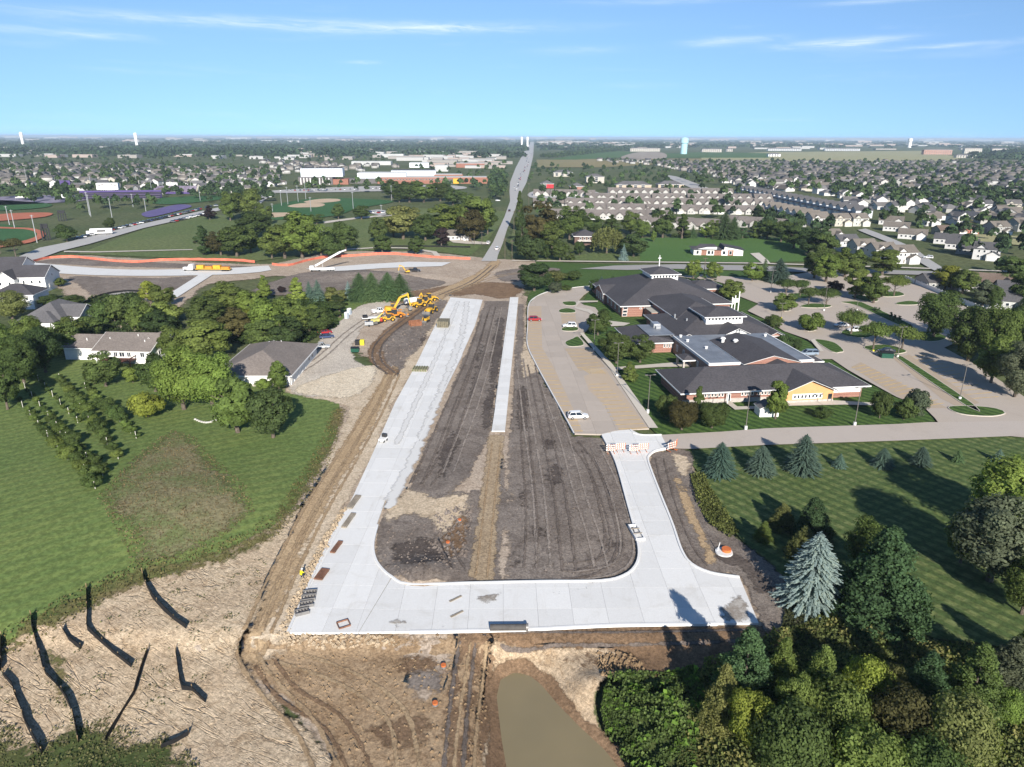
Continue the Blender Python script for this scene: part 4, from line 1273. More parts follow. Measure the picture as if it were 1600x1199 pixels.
def tree_at(kind, loc, h, w, col, label, cat=None, group=None, trunk=True):
	ms = TR[kind][0]
	me = ms[rnd_t.randrange(len(ms))]
	dw, uh = RAD[kind]
	name = NAMES[kind]
	rz = rnd_t.uniform(0, 6.28)
	sx, sz = w / dw, h / uh
	t = thing(name, label, cat or ('shrub' if name == 'shrub' else 'tree'), loc, rz, group)
	t.scale = (sx, sx, sz)
	c = link('crown', me, t)
	j = rnd_t.uniform(.88, 1.12)
	if loc[0] < -40 and loc[1] < 300:
		j *= 1.15
	j *= 1.22
	c.color = (col[0] * j * rnd_t.uniform(.93, 1.07), col[1] * j, col[2] * j, 1)
	if trunk:
		tm = TRUNK_STRAIGHT if name in ('spruce_tree', 'pine_tree', 'cedar_tree') else TRUNKS[rnd_t.randrange(4)]
		link('trunk', tm, t)
	return t
def px_dims(xb, yb, ytop, wpx):
	b = P(xb, yb)
	u, v = (xb - 800) / F_PX, (ytop - 599.5) / F_PX
	v = v * math.cos(ROLL) - u * math.sin(ROLL)
	dy, dz = math.cos(PITCH) - v * math.sin(PITCH), -math.sin(PITCH) - v * math.cos(PITCH)
	top = CAM_H + dz * b.y / dy
	depth = b.y * FWD[0] + (b.z - CAM_H) * FWD[1]
	return b, max(0.6, top - b.z), wpx * depth / F_PX
def tree(kind, xb, yb, ytop, wpx, col, label, cat=None, group=None, trunk=True):
	b, h, w = px_dims(xb, yb, ytop, wpx)
	return tree_at(kind, b, h, w, col, label, cat, group, trunk)
# ------------------------------------------------------------------ trees near the camera, one by one
T = tree
# yard of the ranch house on the left
T('round', 166, 604, 553, 46, DARK, 'round dark maple in front of the ranch house deck, left of two')
T('round', 243, 612, 557, 44, DARK, 'dark maple in front of the ranch house, right end of the deck')
T('shrub', 232, 652, 614, 48, YEL, 'low yellow-green spreading tree alone on the lawn below the ranch house')
T('fine', 288, 640, 552, 76, BRIGHT, 'large bright green maple between ranch house and outbuilding, left one')
T('fine', 333, 638, 558, 70, BRIGHT, 'large bright green maple beside the outbuilding, right of its twin')
T('oval', 372, 676, 586, 62, GREEN, 'tall oval tree standing below the white outbuilding')
T('round', 427, 684, 615, 60, DEEP, 'very dark round tree at the edge of the dirt, below the outbuilding')
T('oval', 325, 562, 496, 66, GREEN, 'tall pale-topped tree behind the gap between ranch house and outbuilding')
T('spruce', 305, 556, 522, 18, BLUE, 'small blue spruce between the ranch house and the outbuilding')
T('round', 273, 562, 514, 36, GREEN, 'green tree at the right gable of the ranch house')
T('round', 250, 522, 488, 48, DEEP, 'dark tree behind the right end of the ranch house roof')
T('round', 222, 520, 474, 40, GREEN, 'mid green tree behind the middle of the ranch house')
T('shrub', 262, 505, 472, 44, GREEN, 'leafy tree behind the ranch house beside the dirt path')
T('oval', 236, 474, 441, 27, YEL, 'yellow-green tree beside the new concrete side path')
T('round', 255, 480, 446, 32, GREEN, 'green tree right beside the yellow-green one at the side path')
T('shrub', 180, 504, 462, 46, DARK, 'dark dense tree between the grey roofed house and the ranch house')
T('shrub', 205, 500, 462, 40, DARK, 'dense tree above the ranch house chimney')
T('shrub', 160, 508, 472, 34, DARK, 'bushy dark tree beside the grey roofed house')
T('shrub', 148, 600, 573, 28, DARK, 'dark shrub at the left end of the ranch house deck')
T('shrub', 208, 598, 575, 26, BRIGHT, 'small bright shrub between the two maples at the deck')
T('shrub', 260, 590, 560, 26, DARK, 'dark shrub at the right corner of the ranch house')
T('spruce', 91, 545, 530, 10, BLUE, 'small blue spruce at the left end of the ranch house lawn')
T('spruce', 81, 548, 536, 8, BLUEG, 'tiny blue-green spruce left of the small blue spruce')
for x, y, yt, w, c, l in ((12, 640, 566, 46, DARK, 'dark tree leaning over the lawn at the left picture edge'), (38, 602, 520, 62, DARK, 'tall dark tree at the left wood edge above the lawn'),
						  (72, 582, 505, 60, DEEP, 'dark grey-green tree at the wood edge, third in from the picture edge'), (103, 556, 498, 46, DARK, 'dark tree at the right end of the left wood'),
						  (8, 600, 505, 60, GREEN, 'olive tree at the very left edge beneath the grey roofed house'), (50, 560, 490, 56, GREEN, 'broad tree in front of the grey roofed house, left side'),
						  (118, 540, 490, 44, GREEN, 'light tree in front of the grey roofed house, right side'), (142, 530, 488, 40, DARK, 'dark tree right of the grey roofed house front'),
						  (20, 500, 450, 56, OLIVE, 'olive tree covering the lower white house at the left edge'), (80, 478, 455, 40, DARK, 'dark hedge tree behind the grey roofed house'),
						  (112, 480, 455, 40, DARK, 'dark hedge tree above the grey roofed house chimney'), (92, 448, 428, 24, GREEN, 'small tree beside the fenced lawn of the white house')):
	T('fine' if w > 50 else 'round', x, y, yt + 8, w * .85, c, l)
# wood between the outbuilding and the crossing
for x, y, yt, w, k, c, l in ((322, 510, 462, 60, 'round', DARK, 'dark tree at the left end of the wood above the outbuilding'), (358, 492, 442, 62, 'round', GREEN, 'spreading green tree at the top left of the wood by the crossing'),
							 (372, 528, 482, 48, 'round', BROWNG, 'brownish dark tree in the middle of the wood'), (398, 520, 480, 36, 'round', YEL, 'yellow-green tree within the wood above the outbuilding'),
							 (392, 496, 450, 40, 'round', BRIGHT, 'bright tree at the top of the wood, left of the conical one'), (414, 470, 428, 26, 'cone', BRIGHT, 'conical bright green tree at the top of the wood'),
							 (441, 458, 444, 13, 'round', MAROON, 'tiny maroon-leaved tree beside the conical tree'), (465, 472, 435, 30, 'cone', BRIGHT, 'bright rounded tree right of the tiny maroon tree'),
							 (420, 524, 466, 52, 'round', BRIGHT, 'large yellow-green tree in the wood beside the gravel drive'), (452, 512, 460, 56, 'round', GREEN, 'large pale green tree in the wood above the gravel drive'),
							 (484, 516, 474, 44, 'round', GREEN, 'green tree at the right side of the wood'), (412, 548, 498, 50, 'round', DARK, 'dark tree right behind the outbuilding roof, left'),
							 (446, 545, 492, 58, 'round', DEEP, 'deep green tree right behind the outbuilding roof, right'), (500, 522, 480, 40, 'round', DARK, 'dark tree at the gravel drive corner of the wood'),
							 (497, 470, 438, 24, 'spruce', BLUEG, 'pale blue-green spruce left of the yellowish tree'), (484, 468, 440, 18, 'spruce', BLUEG, 'narrow blue-green spruce at the wood top'),
							 (524, 476, 446, 32, 'round', OLIVE, 'yellowish olive tree in front of the evergreen row'), (531, 496, 462, 24, 'column', DEEP, 'dark evergreen column beside the portable toilets'),
							 (545, 468, 440, 17, 'spruce', BLUE, 'blue spruce at the left end of the dark evergreen row'), (563, 469, 428, 36, 'finespruce', SPR, 'dark pine, first in the evergreen row'),
							 (582, 469, 427, 34, 'finespruce', SPR, 'dark pine, second in the evergreen row'), (596, 466, 438, 14, 'spruce', BLUEG, 'slim blue-green spruce in the middle of the evergreen row'),
							 (607, 468, 427, 36, 'finespruce', SPR, 'dark pine, third in the evergreen row'), (626, 467, 429, 32, 'finespruce', SPR, 'dark pine at the right end of the evergreen row')):
	T(k, x, y, yt + (4 if k == 'round' else 0), w * (.88 if k == 'round' else 1), c, l)
T('oval', 437, 614, 567, 28, GREEN, 'slim young tree at the front corner of the outbuilding')
T('shrub', 412, 608, 592, 25, BRIGHT, 'feathery ornamental grass clump below the outbuilding')
# church
for x, y, yt, w, k, c, l in ((835, 455, 413, 44, 'round', DEEP, 'dark round tree at the corner of the church drive by the crossing'), (868, 440, 424, 34, 'shrub', OLIVE, 'olive hedge tree left of the church garden'),
							 (892, 438, 424, 32, 'shrub', DARK, 'dark hedge tree right in the church garden'), (867, 459, 441, 20, 'shrub', GREY, 'pale grey-green shrub in the church garden'),
							 (885, 455, 446, 16, 'shrub', DARK, 'low dark shrub beside the church drive loop'), (940, 443, 432, 12, 'spruce', BLUEG, 'bluish small spruce behind the church west wing'),
							 (958, 445, 430, 7, 'column', SPR, 'slim dark evergreen at the church back lawn'), (929, 458, 438, 16, 'round', DEEP, 'dark tree against the church west wing'),
							 (934, 524, 486, 35, 'round', DARK, 'round tree on the lawn in front of the church sanctuary'), (963, 568, 521, 44, 'round', DARK, 'larger dark tree in front of the low church wing, left of a pair'),
							 (1000, 567, 526, 37, 'round', DARK, 'dark tree in front of the low church wing, right of a pair'), (983, 595, 566, 26, 'cone', GREEN, 'small tree beside the church walk'),
							 (1040, 652, 618, 32, 'shrub', DARK, 'multi-stem shrub tree at the church front corner, left'), (1065, 672, 628, 42, 'fine', BROWNG, 'brownish round shrub tree on the church front lawn'),
							 (1090, 652, 605, 24, 'cone', DARK, 'conical dark tree close to the church front eave'), (1112, 669, 630, 42, 'fine', DARK, 'dark round shrub tree right of the brownish one'),
							 (1211, 655, 592, 30, 'oval', BRIGHT, 'thin young tree with pale trunk beside the white shed'), (1374, 654, 614, 30, 'shrub', DARK, 'dark shrub tree at the right end of the church front lawn'),
							 (1412, 656, 622, 32, 'shrub', DARK, 'low dark part of the grey willow shrub'), (1428, 652, 611, 36, 'shrub', GREY, 'grey-green willow shrub at the lawn tip by the driveway'),
							 (1285, 654, 637, 27, 'shrub', DARK, 'low dark bush below the orange gable'), (1142, 470, 440, 34, 'round', GREEN, 'round tree beside the white bell frame'),
							 (1083, 436, 407, 23, 'round', BRIGHT, 'lollipop tree on the street side behind the church, left'), (1114, 437, 409, 24, 'round', BRIGHT, 'lollipop tree on the street side behind the church, right'),
							 (1175, 440, 412, 27, 'round', BRIGHT, 'light round tree left of the blue spruces at the street'), (1193, 437, 402, 17, 'spruce', SPR, 'tall narrow spruce beside the wide blue spruce'),
							 (1216, 442, 405, 32, 'finespruce', BLUEG, 'wide blue spruce at the corner of the east lot')):
	T(k, x, y, yt, w, c, l)
number([T('column', x, 442, 425, 7, SPR, 'slim dark arborvitae in the trio behind the church', group='arborvitae trio') for x in (1087, 1100, 1115)])
for x, y, yt, w, k, c, l in ((1272, 436, 385, 34, 'oval', DARK, 'dark maple at the head of the east lot, leftmost'), (1290, 442, 394, 36, 'oval', BRIGHT, 'lighter maple in front of the dark one at the lot head'),
							 (1319, 434, 390, 38, 'oval', GREEN, 'maple at the lot head, right of the light one'), (1338, 428, 392, 24, 'oval', GREEN, 'maple behind the lot head near the street'),
							 (1378, 430, 390, 42, 'oval', GREEN, 'broad maple in front of the two storey white house'), (1335, 468, 420, 32, 'oval', GREEN, 'upright maple on an island of the east lot, left of two'),
							 (1364, 475, 429, 35, 'oval', GREEN, 'upright maple on an island of the east lot, right of two'), (1396, 464, 431, 36, 'flat', GREEN, 'thin spreading tree on the far island of the east lot'),
							 (1228, 463, 437, 32, 'flat', DARK, 'flat topped honey locust at the first island, left'), (1250, 464, 438, 28, 'flat', DARK, 'flat topped honey locust at the first island, right'),
							 (1263, 478, 449, 30, 'flat', DARK, 'flat topped locust on the lamp island, left'), (1291, 478, 451, 34, 'flat', DARK, 'flat topped locust on the lamp island, right'),
							 (1303, 457, 440, 24, 'shrub', MAROON, 'maroon-leaved low tree on the lot island'), (1224, 488, 460, 32, 'round', GREEN, 'round tree on the small kerb island near the church'),
							 (1209, 513, 492, 26, 'shrub', DARK, 'dark low tree by the yellow lamp base'), (1266, 518, 489, 36, 'shrub', BRIGHT, 'bright spreading tree on the pear island'),
							 (1329, 524, 486, 46, 'flat', GREEN, 'spreading locust shading the parked white car'), (1364, 548, 505, 46, 'flat', GREEN, 'spreading locust beside the green dumpster, left'),
							 (1408, 548, 510, 48, 'flat', GREEN, 'spreading locust beside the green dumpster, right'), (1226, 547, 524, 26, 'shrub', DEEP, 'dark yew shrub beside the church service door'),
							 (1242, 549, 530, 18, 'shrub', DEEP, 'clipped dark yew beside the canopy of the church'), (1458, 528, 457, 58, 'fine', DARK, 'large dense maple at the edge of the east lot, single'),
							 (1512, 566, 480, 58, 'fine', DARK, 'large maple leading the row along the right lot edge'), (1552, 578, 482, 52, 'fine', GREEN, 'second maple of the row along the right lot edge'),
							 (1592, 580, 486, 52, 'fine', DARK, 'third maple of the row at the right picture edge'), (1548, 600, 528, 48, 'round', GREEN, 'lower tree beneath the maple row, left'),
							 (1584, 622, 540, 56, 'fine', GREY, 'grey-green tree below the maple row at the picture edge'), (1600, 560, 470, 60, 'fine', DARK, 'dark tree behind the maple row at the picture edge'),
							 (1476, 452, 416, 34, 'round', YEL, 'yellow-green tree beside the white garden shed'), (1504, 458, 424, 38, 'round', GREEN, 'green tree right of the yellow-green one by the fence'),
							 (1534, 482, 440, 30, 'oval', GREY, 'pale slim tree behind the white fence'), (1551, 484, 448, 22, 'round', DARK, 'dark tree in front of the dark roofed garage house'),
							 (1580, 448, 402, 46, 'oval', DARK, 'tall dark maple behind the houses at the right edge'), (1598, 480, 430, 40, 'round', DARK, 'dark tree right of the dark roofed house')):
	T(k, x, y, yt, w, c, l)
number([T('column', x, y, yt, 5, SPR, 'slim columnar evergreen on the divider of the east lot', group='columnar evergreens in the lot divider') for x, y, yt in ((1390, 500, 488), (1396, 502, 490), (1404, 505, 492), (1367, 487, 479), (1373, 490, 481), (1422, 516, 506))])
# east lawn
for x, y, yt, w, k, c, l in ((1124, 741, 693, 40, 'finespruce', BLUEG, 'blue-green spruce at the lawn corner next to the orange barrier'), (1188, 738, 698, 36, 'finespruce', BLUEG, 'second spruce in the row along the driveway'),
							 (1253, 736, 681, 44, 'finespruce', BLUEG, 'tallest spruce in the row along the driveway'), (1311, 730, 709, 19, 'spruce', BLUEG, 'small spruce right of the tallest one along the driveway'),
							 (1378, 729, 701, 26, 'finespruce', BLUEG, 'fifth spruce of the row along the driveway'), (1438, 726, 699, 25, 'finespruce', BLUEG, 'sixth spruce of the row, rather blue'),
							 (1496, 722, 703, 17, 'spruce', SPR, 'small green conifer, seventh of the row along the driveway'), (1559, 721, 702, 17, 'spruce', BLUEG, 'small spruce at the right end of the driveway row'),
							 (1221, 825, 788, 40, 'cedar', OLIVE, 'small yellow-green juniper on the dark lawn'), (1267, 842, 780, 60, 'pine', SPR, 'dark bushy pine right of the yellow-green juniper'),
							 (1192, 845, 815, 26, 'cedar', GREEN, 'small juniper at the lawn edge near the trench'), (1253, 872, 824, 48, 'cedar', OLIVE, 'yellowish cedar behind the big blue spruce'),
							 (1265, 942, 836, 78, 'finespruce', BLUE, 'big silvery blue spruce on the lawn edge'), (1370, 968, 828, 130, 'pine', SPR, 'large dark green pine beside the silvery spruce'),
							 (1350, 900, 818, 60, 'fine', GREEN, 'leafy tree behind the large dark pine'), (1572, 838, 732, 112, 'fine', BRIGHT, 'large sunlit maple at the right edge of the dark lawn'),
							 (1545, 908, 790, 120, 'fine', GREY, 'large grey-green tree below the sunlit maple'), (1500, 880, 800, 50, 'fine', GREEN, 'leafy tree left of the large grey-green tree'),
							 (1596, 960, 880, 60, 'fine', GREEN, 'leafy tree at the right picture edge below the grey-green tree')):
	T(k, x, y, yt, w, c, l)
# thicket at the lower right
for x, y, yt, w, k, c, l in ((1158, 1105, 984, 92, 'cedar', SPR, 'tall cedar standing right below the pavement end'), (1216, 1092, 1000, 62, 'cedar', GREEN, 'cedar right behind the tall cedar'),
							 (1125, 1140, 1042, 66, 'cedar', OLIVE, 'olive cedar at the foot of the tall cedar'), (1165, 1175, 1085, 60, 'fine', YEL, 'bright yellow-green sapling in the thicket'),
							 (1275, 1110, 1012, 70, 'cedar', GREEN, 'green cedar with a yellow tip left of the mown path'), (1345, 1120, 1035, 66, 'finebush', YEL, 'yellow-green bush at the fork of the mown path'),
							 (1385, 1110, 1045, 50, 'finebush', OLIVE, 'yellowish bush right of the path fork'), (1300, 1165, 1070, 90, 'finebush', GREEN, 'broad green bush in the middle of the thicket'),
							 (1440, 1110, 1022, 76, 'cedar', SPR, 'dark spiky cedar in the thicket, centre right'), (1512, 1118, 1008, 86, 'cedar', DARK, 'large dark cedar in the thicket at the right'),
							 (1570, 1085, 1000, 90, 'cedar', GREY, 'grey-green cedar at the right picture edge'), (1405, 1175, 1085, 90, 'finebush', BROWNG, 'brownish bare bush in the thicket'),
							 (1488, 1200, 1095, 90, 'finebush', OLIVE, 'olive yellow bush in the lower right thicket'), (1572, 1130, 1080, 40, 'finebush', BRIGHT, 'small bright green bush near the lower right path'),
							 (1230, 1215, 1110, 100, 'finebush', DARK, 'dark bush at the bottom of the thicket'), (1340, 1240, 1140, 100, 'finebush', GREEN, 'green bush at the bottom edge of the thicket'),
							 (1600, 1050, 985, 70, 'cedar', GREEN, 'green cedar at the right edge above the grey-green one'), (1440, 1250, 1160, 90, 'finebush', DARK, 'dark bush at the bottom edge, right of the green one'),
							 (1235, 1150, 1065, 60, 'fine', GREEN, 'leafy sapling tree behind the tall cedar')):
	T(k, x, y, yt, w, tuple(v * 1.15 for v in c), l)
# middle distance
mid = []
for x, y, yt, w, k, c in ((445, 403, 352, 48, 'round', GREEN), (473, 404, 337, 56, 'round', BRIGHT), (502, 402, 352, 38, 'round', GREEN), (540, 394, 349, 38, 'round', DARK), (425, 404, 365, 34, 'round', GREEN), (520, 404, 368, 36, 'shrub', DARK),
						  (592, 380, 343, 28, 'round', DARK), (598, 397, 366, 25, 'oval', DARK), (650, 398, 370, 22, 'oval', DARK), (690, 386, 356, 22, 'oval', MAROON), (630, 374, 323, 50, 'round', OLIVE), (665, 376, 338, 36, 'round', DARK),
						  (615, 370, 340, 34, 'round', GREEN), (700, 366, 321, 56, 'round', BRIGHT), (745, 372, 309, 46, 'round', GREEN), (735, 378, 330, 40, 'round', BROWNG), (720, 352, 318, 36, 'round', GREEN), (762, 366, 318, 24, 'round', DARK),
						  (529, 342, 319, 17, 'round', DARK), (565, 343, 322, 25, 'round', DARK), (456, 348, 335, 20, 'round', DARK), (495, 350, 335, 22, 'round', DARK),
						  (640, 316, 287, 36, 'round', DARK), (662, 316, 284, 36, 'round', GREEN), (688, 314, 287, 32, 'round', DARK), (708, 320, 296, 28, 'round', DARK), (612, 310, 283, 26, 'round', DARK), (730, 322, 300, 24, 'round', GREEN), (624, 316, 296, 18, 'round', DARK),
						  (319, 398, 354, 34, 'cone', DEEP), (345, 399, 362, 34, 'round', BROWNG), (370, 401, 356, 46, 'round', DARK), (328, 343, 320, 22, 'cone', MAROON), (360, 345, 304, 24, 'round', GREEN), (385, 340, 295, 44, 'round', GREEN), (398, 372, 335, 46, 'round', DARK),
						  (105, 377, 351, 30, 'shrub', DARK), (25, 402, 372, 26, 'flat', BROWNG), (172, 358, 341, 16, 'shrub', DARK), (1, 396, 374, 14, 'flat', BROWNG), (392, 395, 362, 26, 'round', GREEN), (405, 362, 330, 30, 'round', DARK), (415, 352, 318, 22, 'round', GREEN),
						  (842, 388, 318, 48, 'round', BROWNG), (815, 398, 324, 24, 'cone', DEEP), (890, 374, 324, 36, 'round', GREEN), (830, 408, 369, 42, 'shrub', DEEP), (862, 392, 348, 34, 'round', GREEN), (875, 408, 374, 26, 'round', DARK), (892, 407, 389, 15, 'cone', DARK),
						  (812, 360, 300, 16, 'cone', DARK), (948, 396, 357, 46, 'willow', OLIVE), (990, 401, 367, 38, 'round', DEEP), (974, 407, 382, 14, 'spruce', BLUE), (855, 405, 385, 20, 'shrub', DARK), (905, 398, 378, 16, 'shrub', DARK),
						  (925, 366, 335, 30, 'round', DARK), (955, 368, 334, 32, 'cone', DARK), (985, 366, 333, 26, 'round', GREEN), (1003, 372, 346, 24, 'round', GREEN), (1035, 372, 331, 32, 'round', DARK), (1065, 373, 335, 28, 'cone', DARK), (1082, 372, 352, 14, 'spruce', SPR),
						  (1103, 372, 350, 20, 'round', BRIGHT), (1130, 373, 333, 36, 'finespruce', SPR), (1160, 372, 348, 18, 'cone', SPR), (1178, 372, 346, 18, 'cone', DARK), (1198, 374, 346, 24, 'round', DARK), (1220, 378, 346, 30, 'round', DARK), (1240, 388, 354, 34, 'round', DARK), (1262, 398, 358, 38, 'round', DEEP), (1286, 403, 366, 38, 'round', DARK),
						  (1021, 378, 362, 8, 'round', BRIGHT), (1145, 373, 340, 22, 'finespruce', SPR), (1113, 373, 345, 18, 'round', GREEN), (868, 362, 335, 22, 'round', DARK), (905, 352, 328, 22, 'round', DARK)):
	where = ('behind the orange fence' if y > 380 and x < 620 else 'in the park beyond the crossing' if x < 790 else 'in the belt around the green meadow')
	mid.append(T(k, x, y, yt, w, c, '%s tree %s' % ({'round': 'broad leafy', 'cone': 'conical', 'oval': 'egg-shaped', 'shrub': 'low bushy', 'flat': 'thin spreading', 'spruce': 'spiky blue spruce', 'finespruce': 'dark spruce', 'willow': 'weeping yellow-green willow'}[k], where), group='trees ' + where))
number(mid)
# ------------------------------------------------------------------ building materials
def shingle_mat(name, col, objcol=False, rows=3.2):
	t = NT(name)
	base = t.mix(1.0, col, t.info('Color'), 'MULTIPLY') if objcol else col
	nz = t.ramp(t.noise(2.2, 4, 0.75), 0.25, 0.75, 0.72, 1.3)
	n2 = t.ramp(t.noise(0.10, 3, 0.6), 0.3, 0.7, 0.9, 1.12)
	c = t.mix(1.0, t.mix(1.0, base, nz, 'MULTIPLY'), n2, 'MULTIPLY')
	t.color(c)
	t.b.inputs['Roughness'].default_value = 0.9
	w = t.wave(rows, 0.3, 1, t.mapping(t.pos(), rot=(0, R(90), 0)))
	t.bump(t.math('ADD', t.math('MULTIPLY', w, 0.4), t.noise(4, 3, 0.7)), 0.35, 0.06)
	return t.m
M_roofdark = shingle_mat('charcoal_shingles', (0.064, 0.060, 0.065))
M_roofbrown = shingle_mat('brown_shingles', (0.185, 0.158, 0.140))
M_roofgrey = shingle_mat('grey_shingles', (0.115, 0.110, 0.112))
M_roofobj = shingle_mat('house_shingles', (1, 1, 1), True)
M_white = simple('white_paint', (0.74, 0.73, 0.71), 0.6, 0.05)
M_siding = simple('white_siding', (0.68, 0.67, 0.64), 0.65, 0.06)
M_wallobj = simple('house_siding', (1, 1, 1), 0.7, 0.07, objcol=True)
M_orange = simple('orange_stucco', (0.55, 0.300, 0.135), 0.85, 0.06, 0.6)
M_membrane = simple('roof_membrane', (0.175, 0.190, 0.215), 0.5, 0.2, 0.25)
M_glass = simple('window_glass', (0.020, 0.026, 0.034), 0.12, 0.2, 0.8, spec=0.6)
M_metal = simple('galvanised_metal', (0.42, 0.43, 0.44), 0.45, 0.1, metal=0.6)
M_pole = simple('bronze_pole', (0.17, 0.155, 0.14), 0.5, 0.1, metal=0.3)
M_stone = simple('base_stone', (0.40, 0.36, 0.33), 0.9, 0.2, 1.5)
t = NT('red_brick')
bt = t.n.new('ShaderNodeTexBrick')
t.l.new(t.mapping(t.obj(), rot=(R(90), 0, 0)), bt.inputs['Vector'])
bt.inputs['Color1'].default_value = (0.27, 0.105, 0.075, 1)
bt.inputs['Color2'].default_value = (0.20, 0.080, 0.062, 1)
bt.inputs['Mortar'].default_value = (0.34, 0.27, 0.22, 1)
bt.inputs['Scale'].default_value = 2.2
bands = t.ramp(t.wave(0.42, 0.0, 0, t.mapping(t.pos(), rot=(0, R(90), 0))), 0.72, 0.82)
t.color(t.mix(t.math('MULTIPLY', bands, 0.55), bt.outputs['Color'], (0.36, 0.20, 0.15)))
M_brick = t.m
# ------------------------------------------------------------------ building kit
class Bld:
	"""a building: Empty at its base with walls, roofs, windows and doors as parts"""
	cache = {}
	def __init__(self, name, label, cat, loc, rz=0.0, group=None):
		self.root = thing(name, label, cat, loc, rz, group)
	def walls(self, x0, x1, y0, y1, h, mat, z0=-0.3, name='wall'):
		return MB().box(x0, x1, y0, y1, z0, h).build(name, mat, self.root)
	def poly_wall(self, pts, axis, a, b, mat, name='gable_wall'):
		return MB().prism(pts, axis, a, b).build(name, mat, self.root)
	def hip(self, x0, x1, y0, y1, z, rise, mat, over=0.7, fascia=0.28, trim=None, cap=None, axis=None, ridge=None):
		"""hip roof; ridge along the longer side; returns roof with fascia sub-part"""
		X0, X1, Y0, Y1 = x0 - over, x1 + over, y0 - over, y1 + over
		w, d = X1 - X0, Y1 - Y0
		zt = z + rise
		if (w >= d and axis is None) or axis == 'x':
			k = d / 2 if ridge is None else (w - ridge) / 2
			a, b = (X0 + k, (Y0 + Y1) / 2, zt), (X1 - k, (Y0 + Y1) / 2, zt)
			faces = [((X0, Y0), (X1, Y0), b, a), ((X1, Y0), (X1, Y1), b), ((X1, Y1), (X0, Y1), a, b), ((X0, Y1), (X0, Y0), a)]
		else:
			k = w / 2 if ridge is None else (d - ridge) / 2
			a, b = ((X0 + X1) / 2, Y0 + k, zt), ((X0 + X1) / 2, Y1 - k, zt)
			faces = [((X0, Y0), (X1, Y0), a), ((X1, Y0), (X1, Y1), b, a), ((X1, Y1), (X0, Y1), b), ((X0, Y1), (X0, Y0), a, b)]
		mb = MB()
		for f in faces:
			mb.quad(*[p if len(p) == 3 else (*p, z) for p in f])
		mb.quad((X0, Y0, z - .02), (X0, Y1, z - .02), (X1, Y1, z - .02), (X1, Y0, z - .02))
		r = mb.build('roof', mat, self.root, fix=False)
		self._fascia(r, X0, X1, Y0, Y1, z, fascia, trim)
		return r
	def _fascia(self, r, X0, X1, Y0, Y1, z, fascia, trim):
		if not fascia:
			return
		e = 0.06
		mb = MB()
		for a in ((X0 - e, X1 + e, Y0 - e, Y0 + e), (X0 - e, X1 + e, Y1 - e, Y1 + e), (X0 - e, X0 + e, Y0 + e + .003, Y1 - e - .003), (X1 - e, X1 + e, Y0 + e + .003, Y1 - e - .003)):
			mb.box(*a, z - fascia, z + 0.02)
		mb.build('fascia', trim or M_white, r)
	def gable(self, x0, x1, y0, y1, z, rise, mat, axis='x', over=0.6, thick=0.18, wall=None, trim=None):
		"""gable roof, ridge along axis; gable end walls in 'wall' material"""
		mb = MB()
		if axis == 'x':
			c, hw = (y0 + y1) / 2, (y1 - y0) / 2
			s = rise / hw
			pr = [(y0 - over, z - over * s), (c, z + rise), (y1 + over, z - over * s), (y1 + over, z - over * s + thick), (c, z + rise + thick), (y0 - over, z - over * s + thick)]
			mb.prism(pr, 'x', x0 - over, x1 + over)
			gp = [(y0, z - .01), (y1, z - .01), (c, z + rise - .02)]
			if wall:
				for a, b in ((x0, x0 + .15), (x1 - .15, x1)):
					self.poly_wall(gp, 'x', a, b, wall)
		else:
			c, hw = (x0 + x1) / 2, (x1 - x0) / 2
			s = rise / hw
			pr = [(x0 - over, z - over * s), (c, z + rise), (x1 + over, z - over * s), (x1 + over, z - over * s + thick), (c, z + rise + thick), (x0 - over, z - over * s + thick)]
			mb.prism(pr, 'y', y0 - over, y1 + over)
			gp = [(x0, z - .01), (x1, z - .01), (c, z + rise - .02)]
			if wall:
				for a, b in ((y0, y0 + .15), (y1 - .15, y1)):
					self.poly_wall(gp, 'y', a, b, wall)
		r = mb.build('roof', mat, self.root)
		# rake and eave boards
		t = MB()
		hh = 0.24
		if axis == 'x':
			for xx in (x0 - over, x1 + over):
				for sg in (-1, 1):
					t.beam((xx, c, z + rise + .06), (xx, c + sg * (hw + over), z - over * s + .06), 0.08, hh)
			for sg in (-1, 1):
				yy = c + sg * (hw + over)
				t.beam((x0 - over, yy, z - over * s), (x1 + over, yy, z - over * s), 0.10, hh)
		else:
			for yy in (y0 - over, y1 + over):
				for sg in (-1, 1):
					t.beam((c, yy, z + rise + .06), (c + sg * (hw + over), yy, z - over * s + .06), 0.08, hh, up=(0, 1, 0))
			for sg in (-1, 1):
				xx = c + sg * (hw + over)
				t.beam((xx, y0 - over, z - over * s), (xx, y1 + over, z - over * s), 0.10, hh)
		t.build('fascia', trim or M_white, r)
		return r
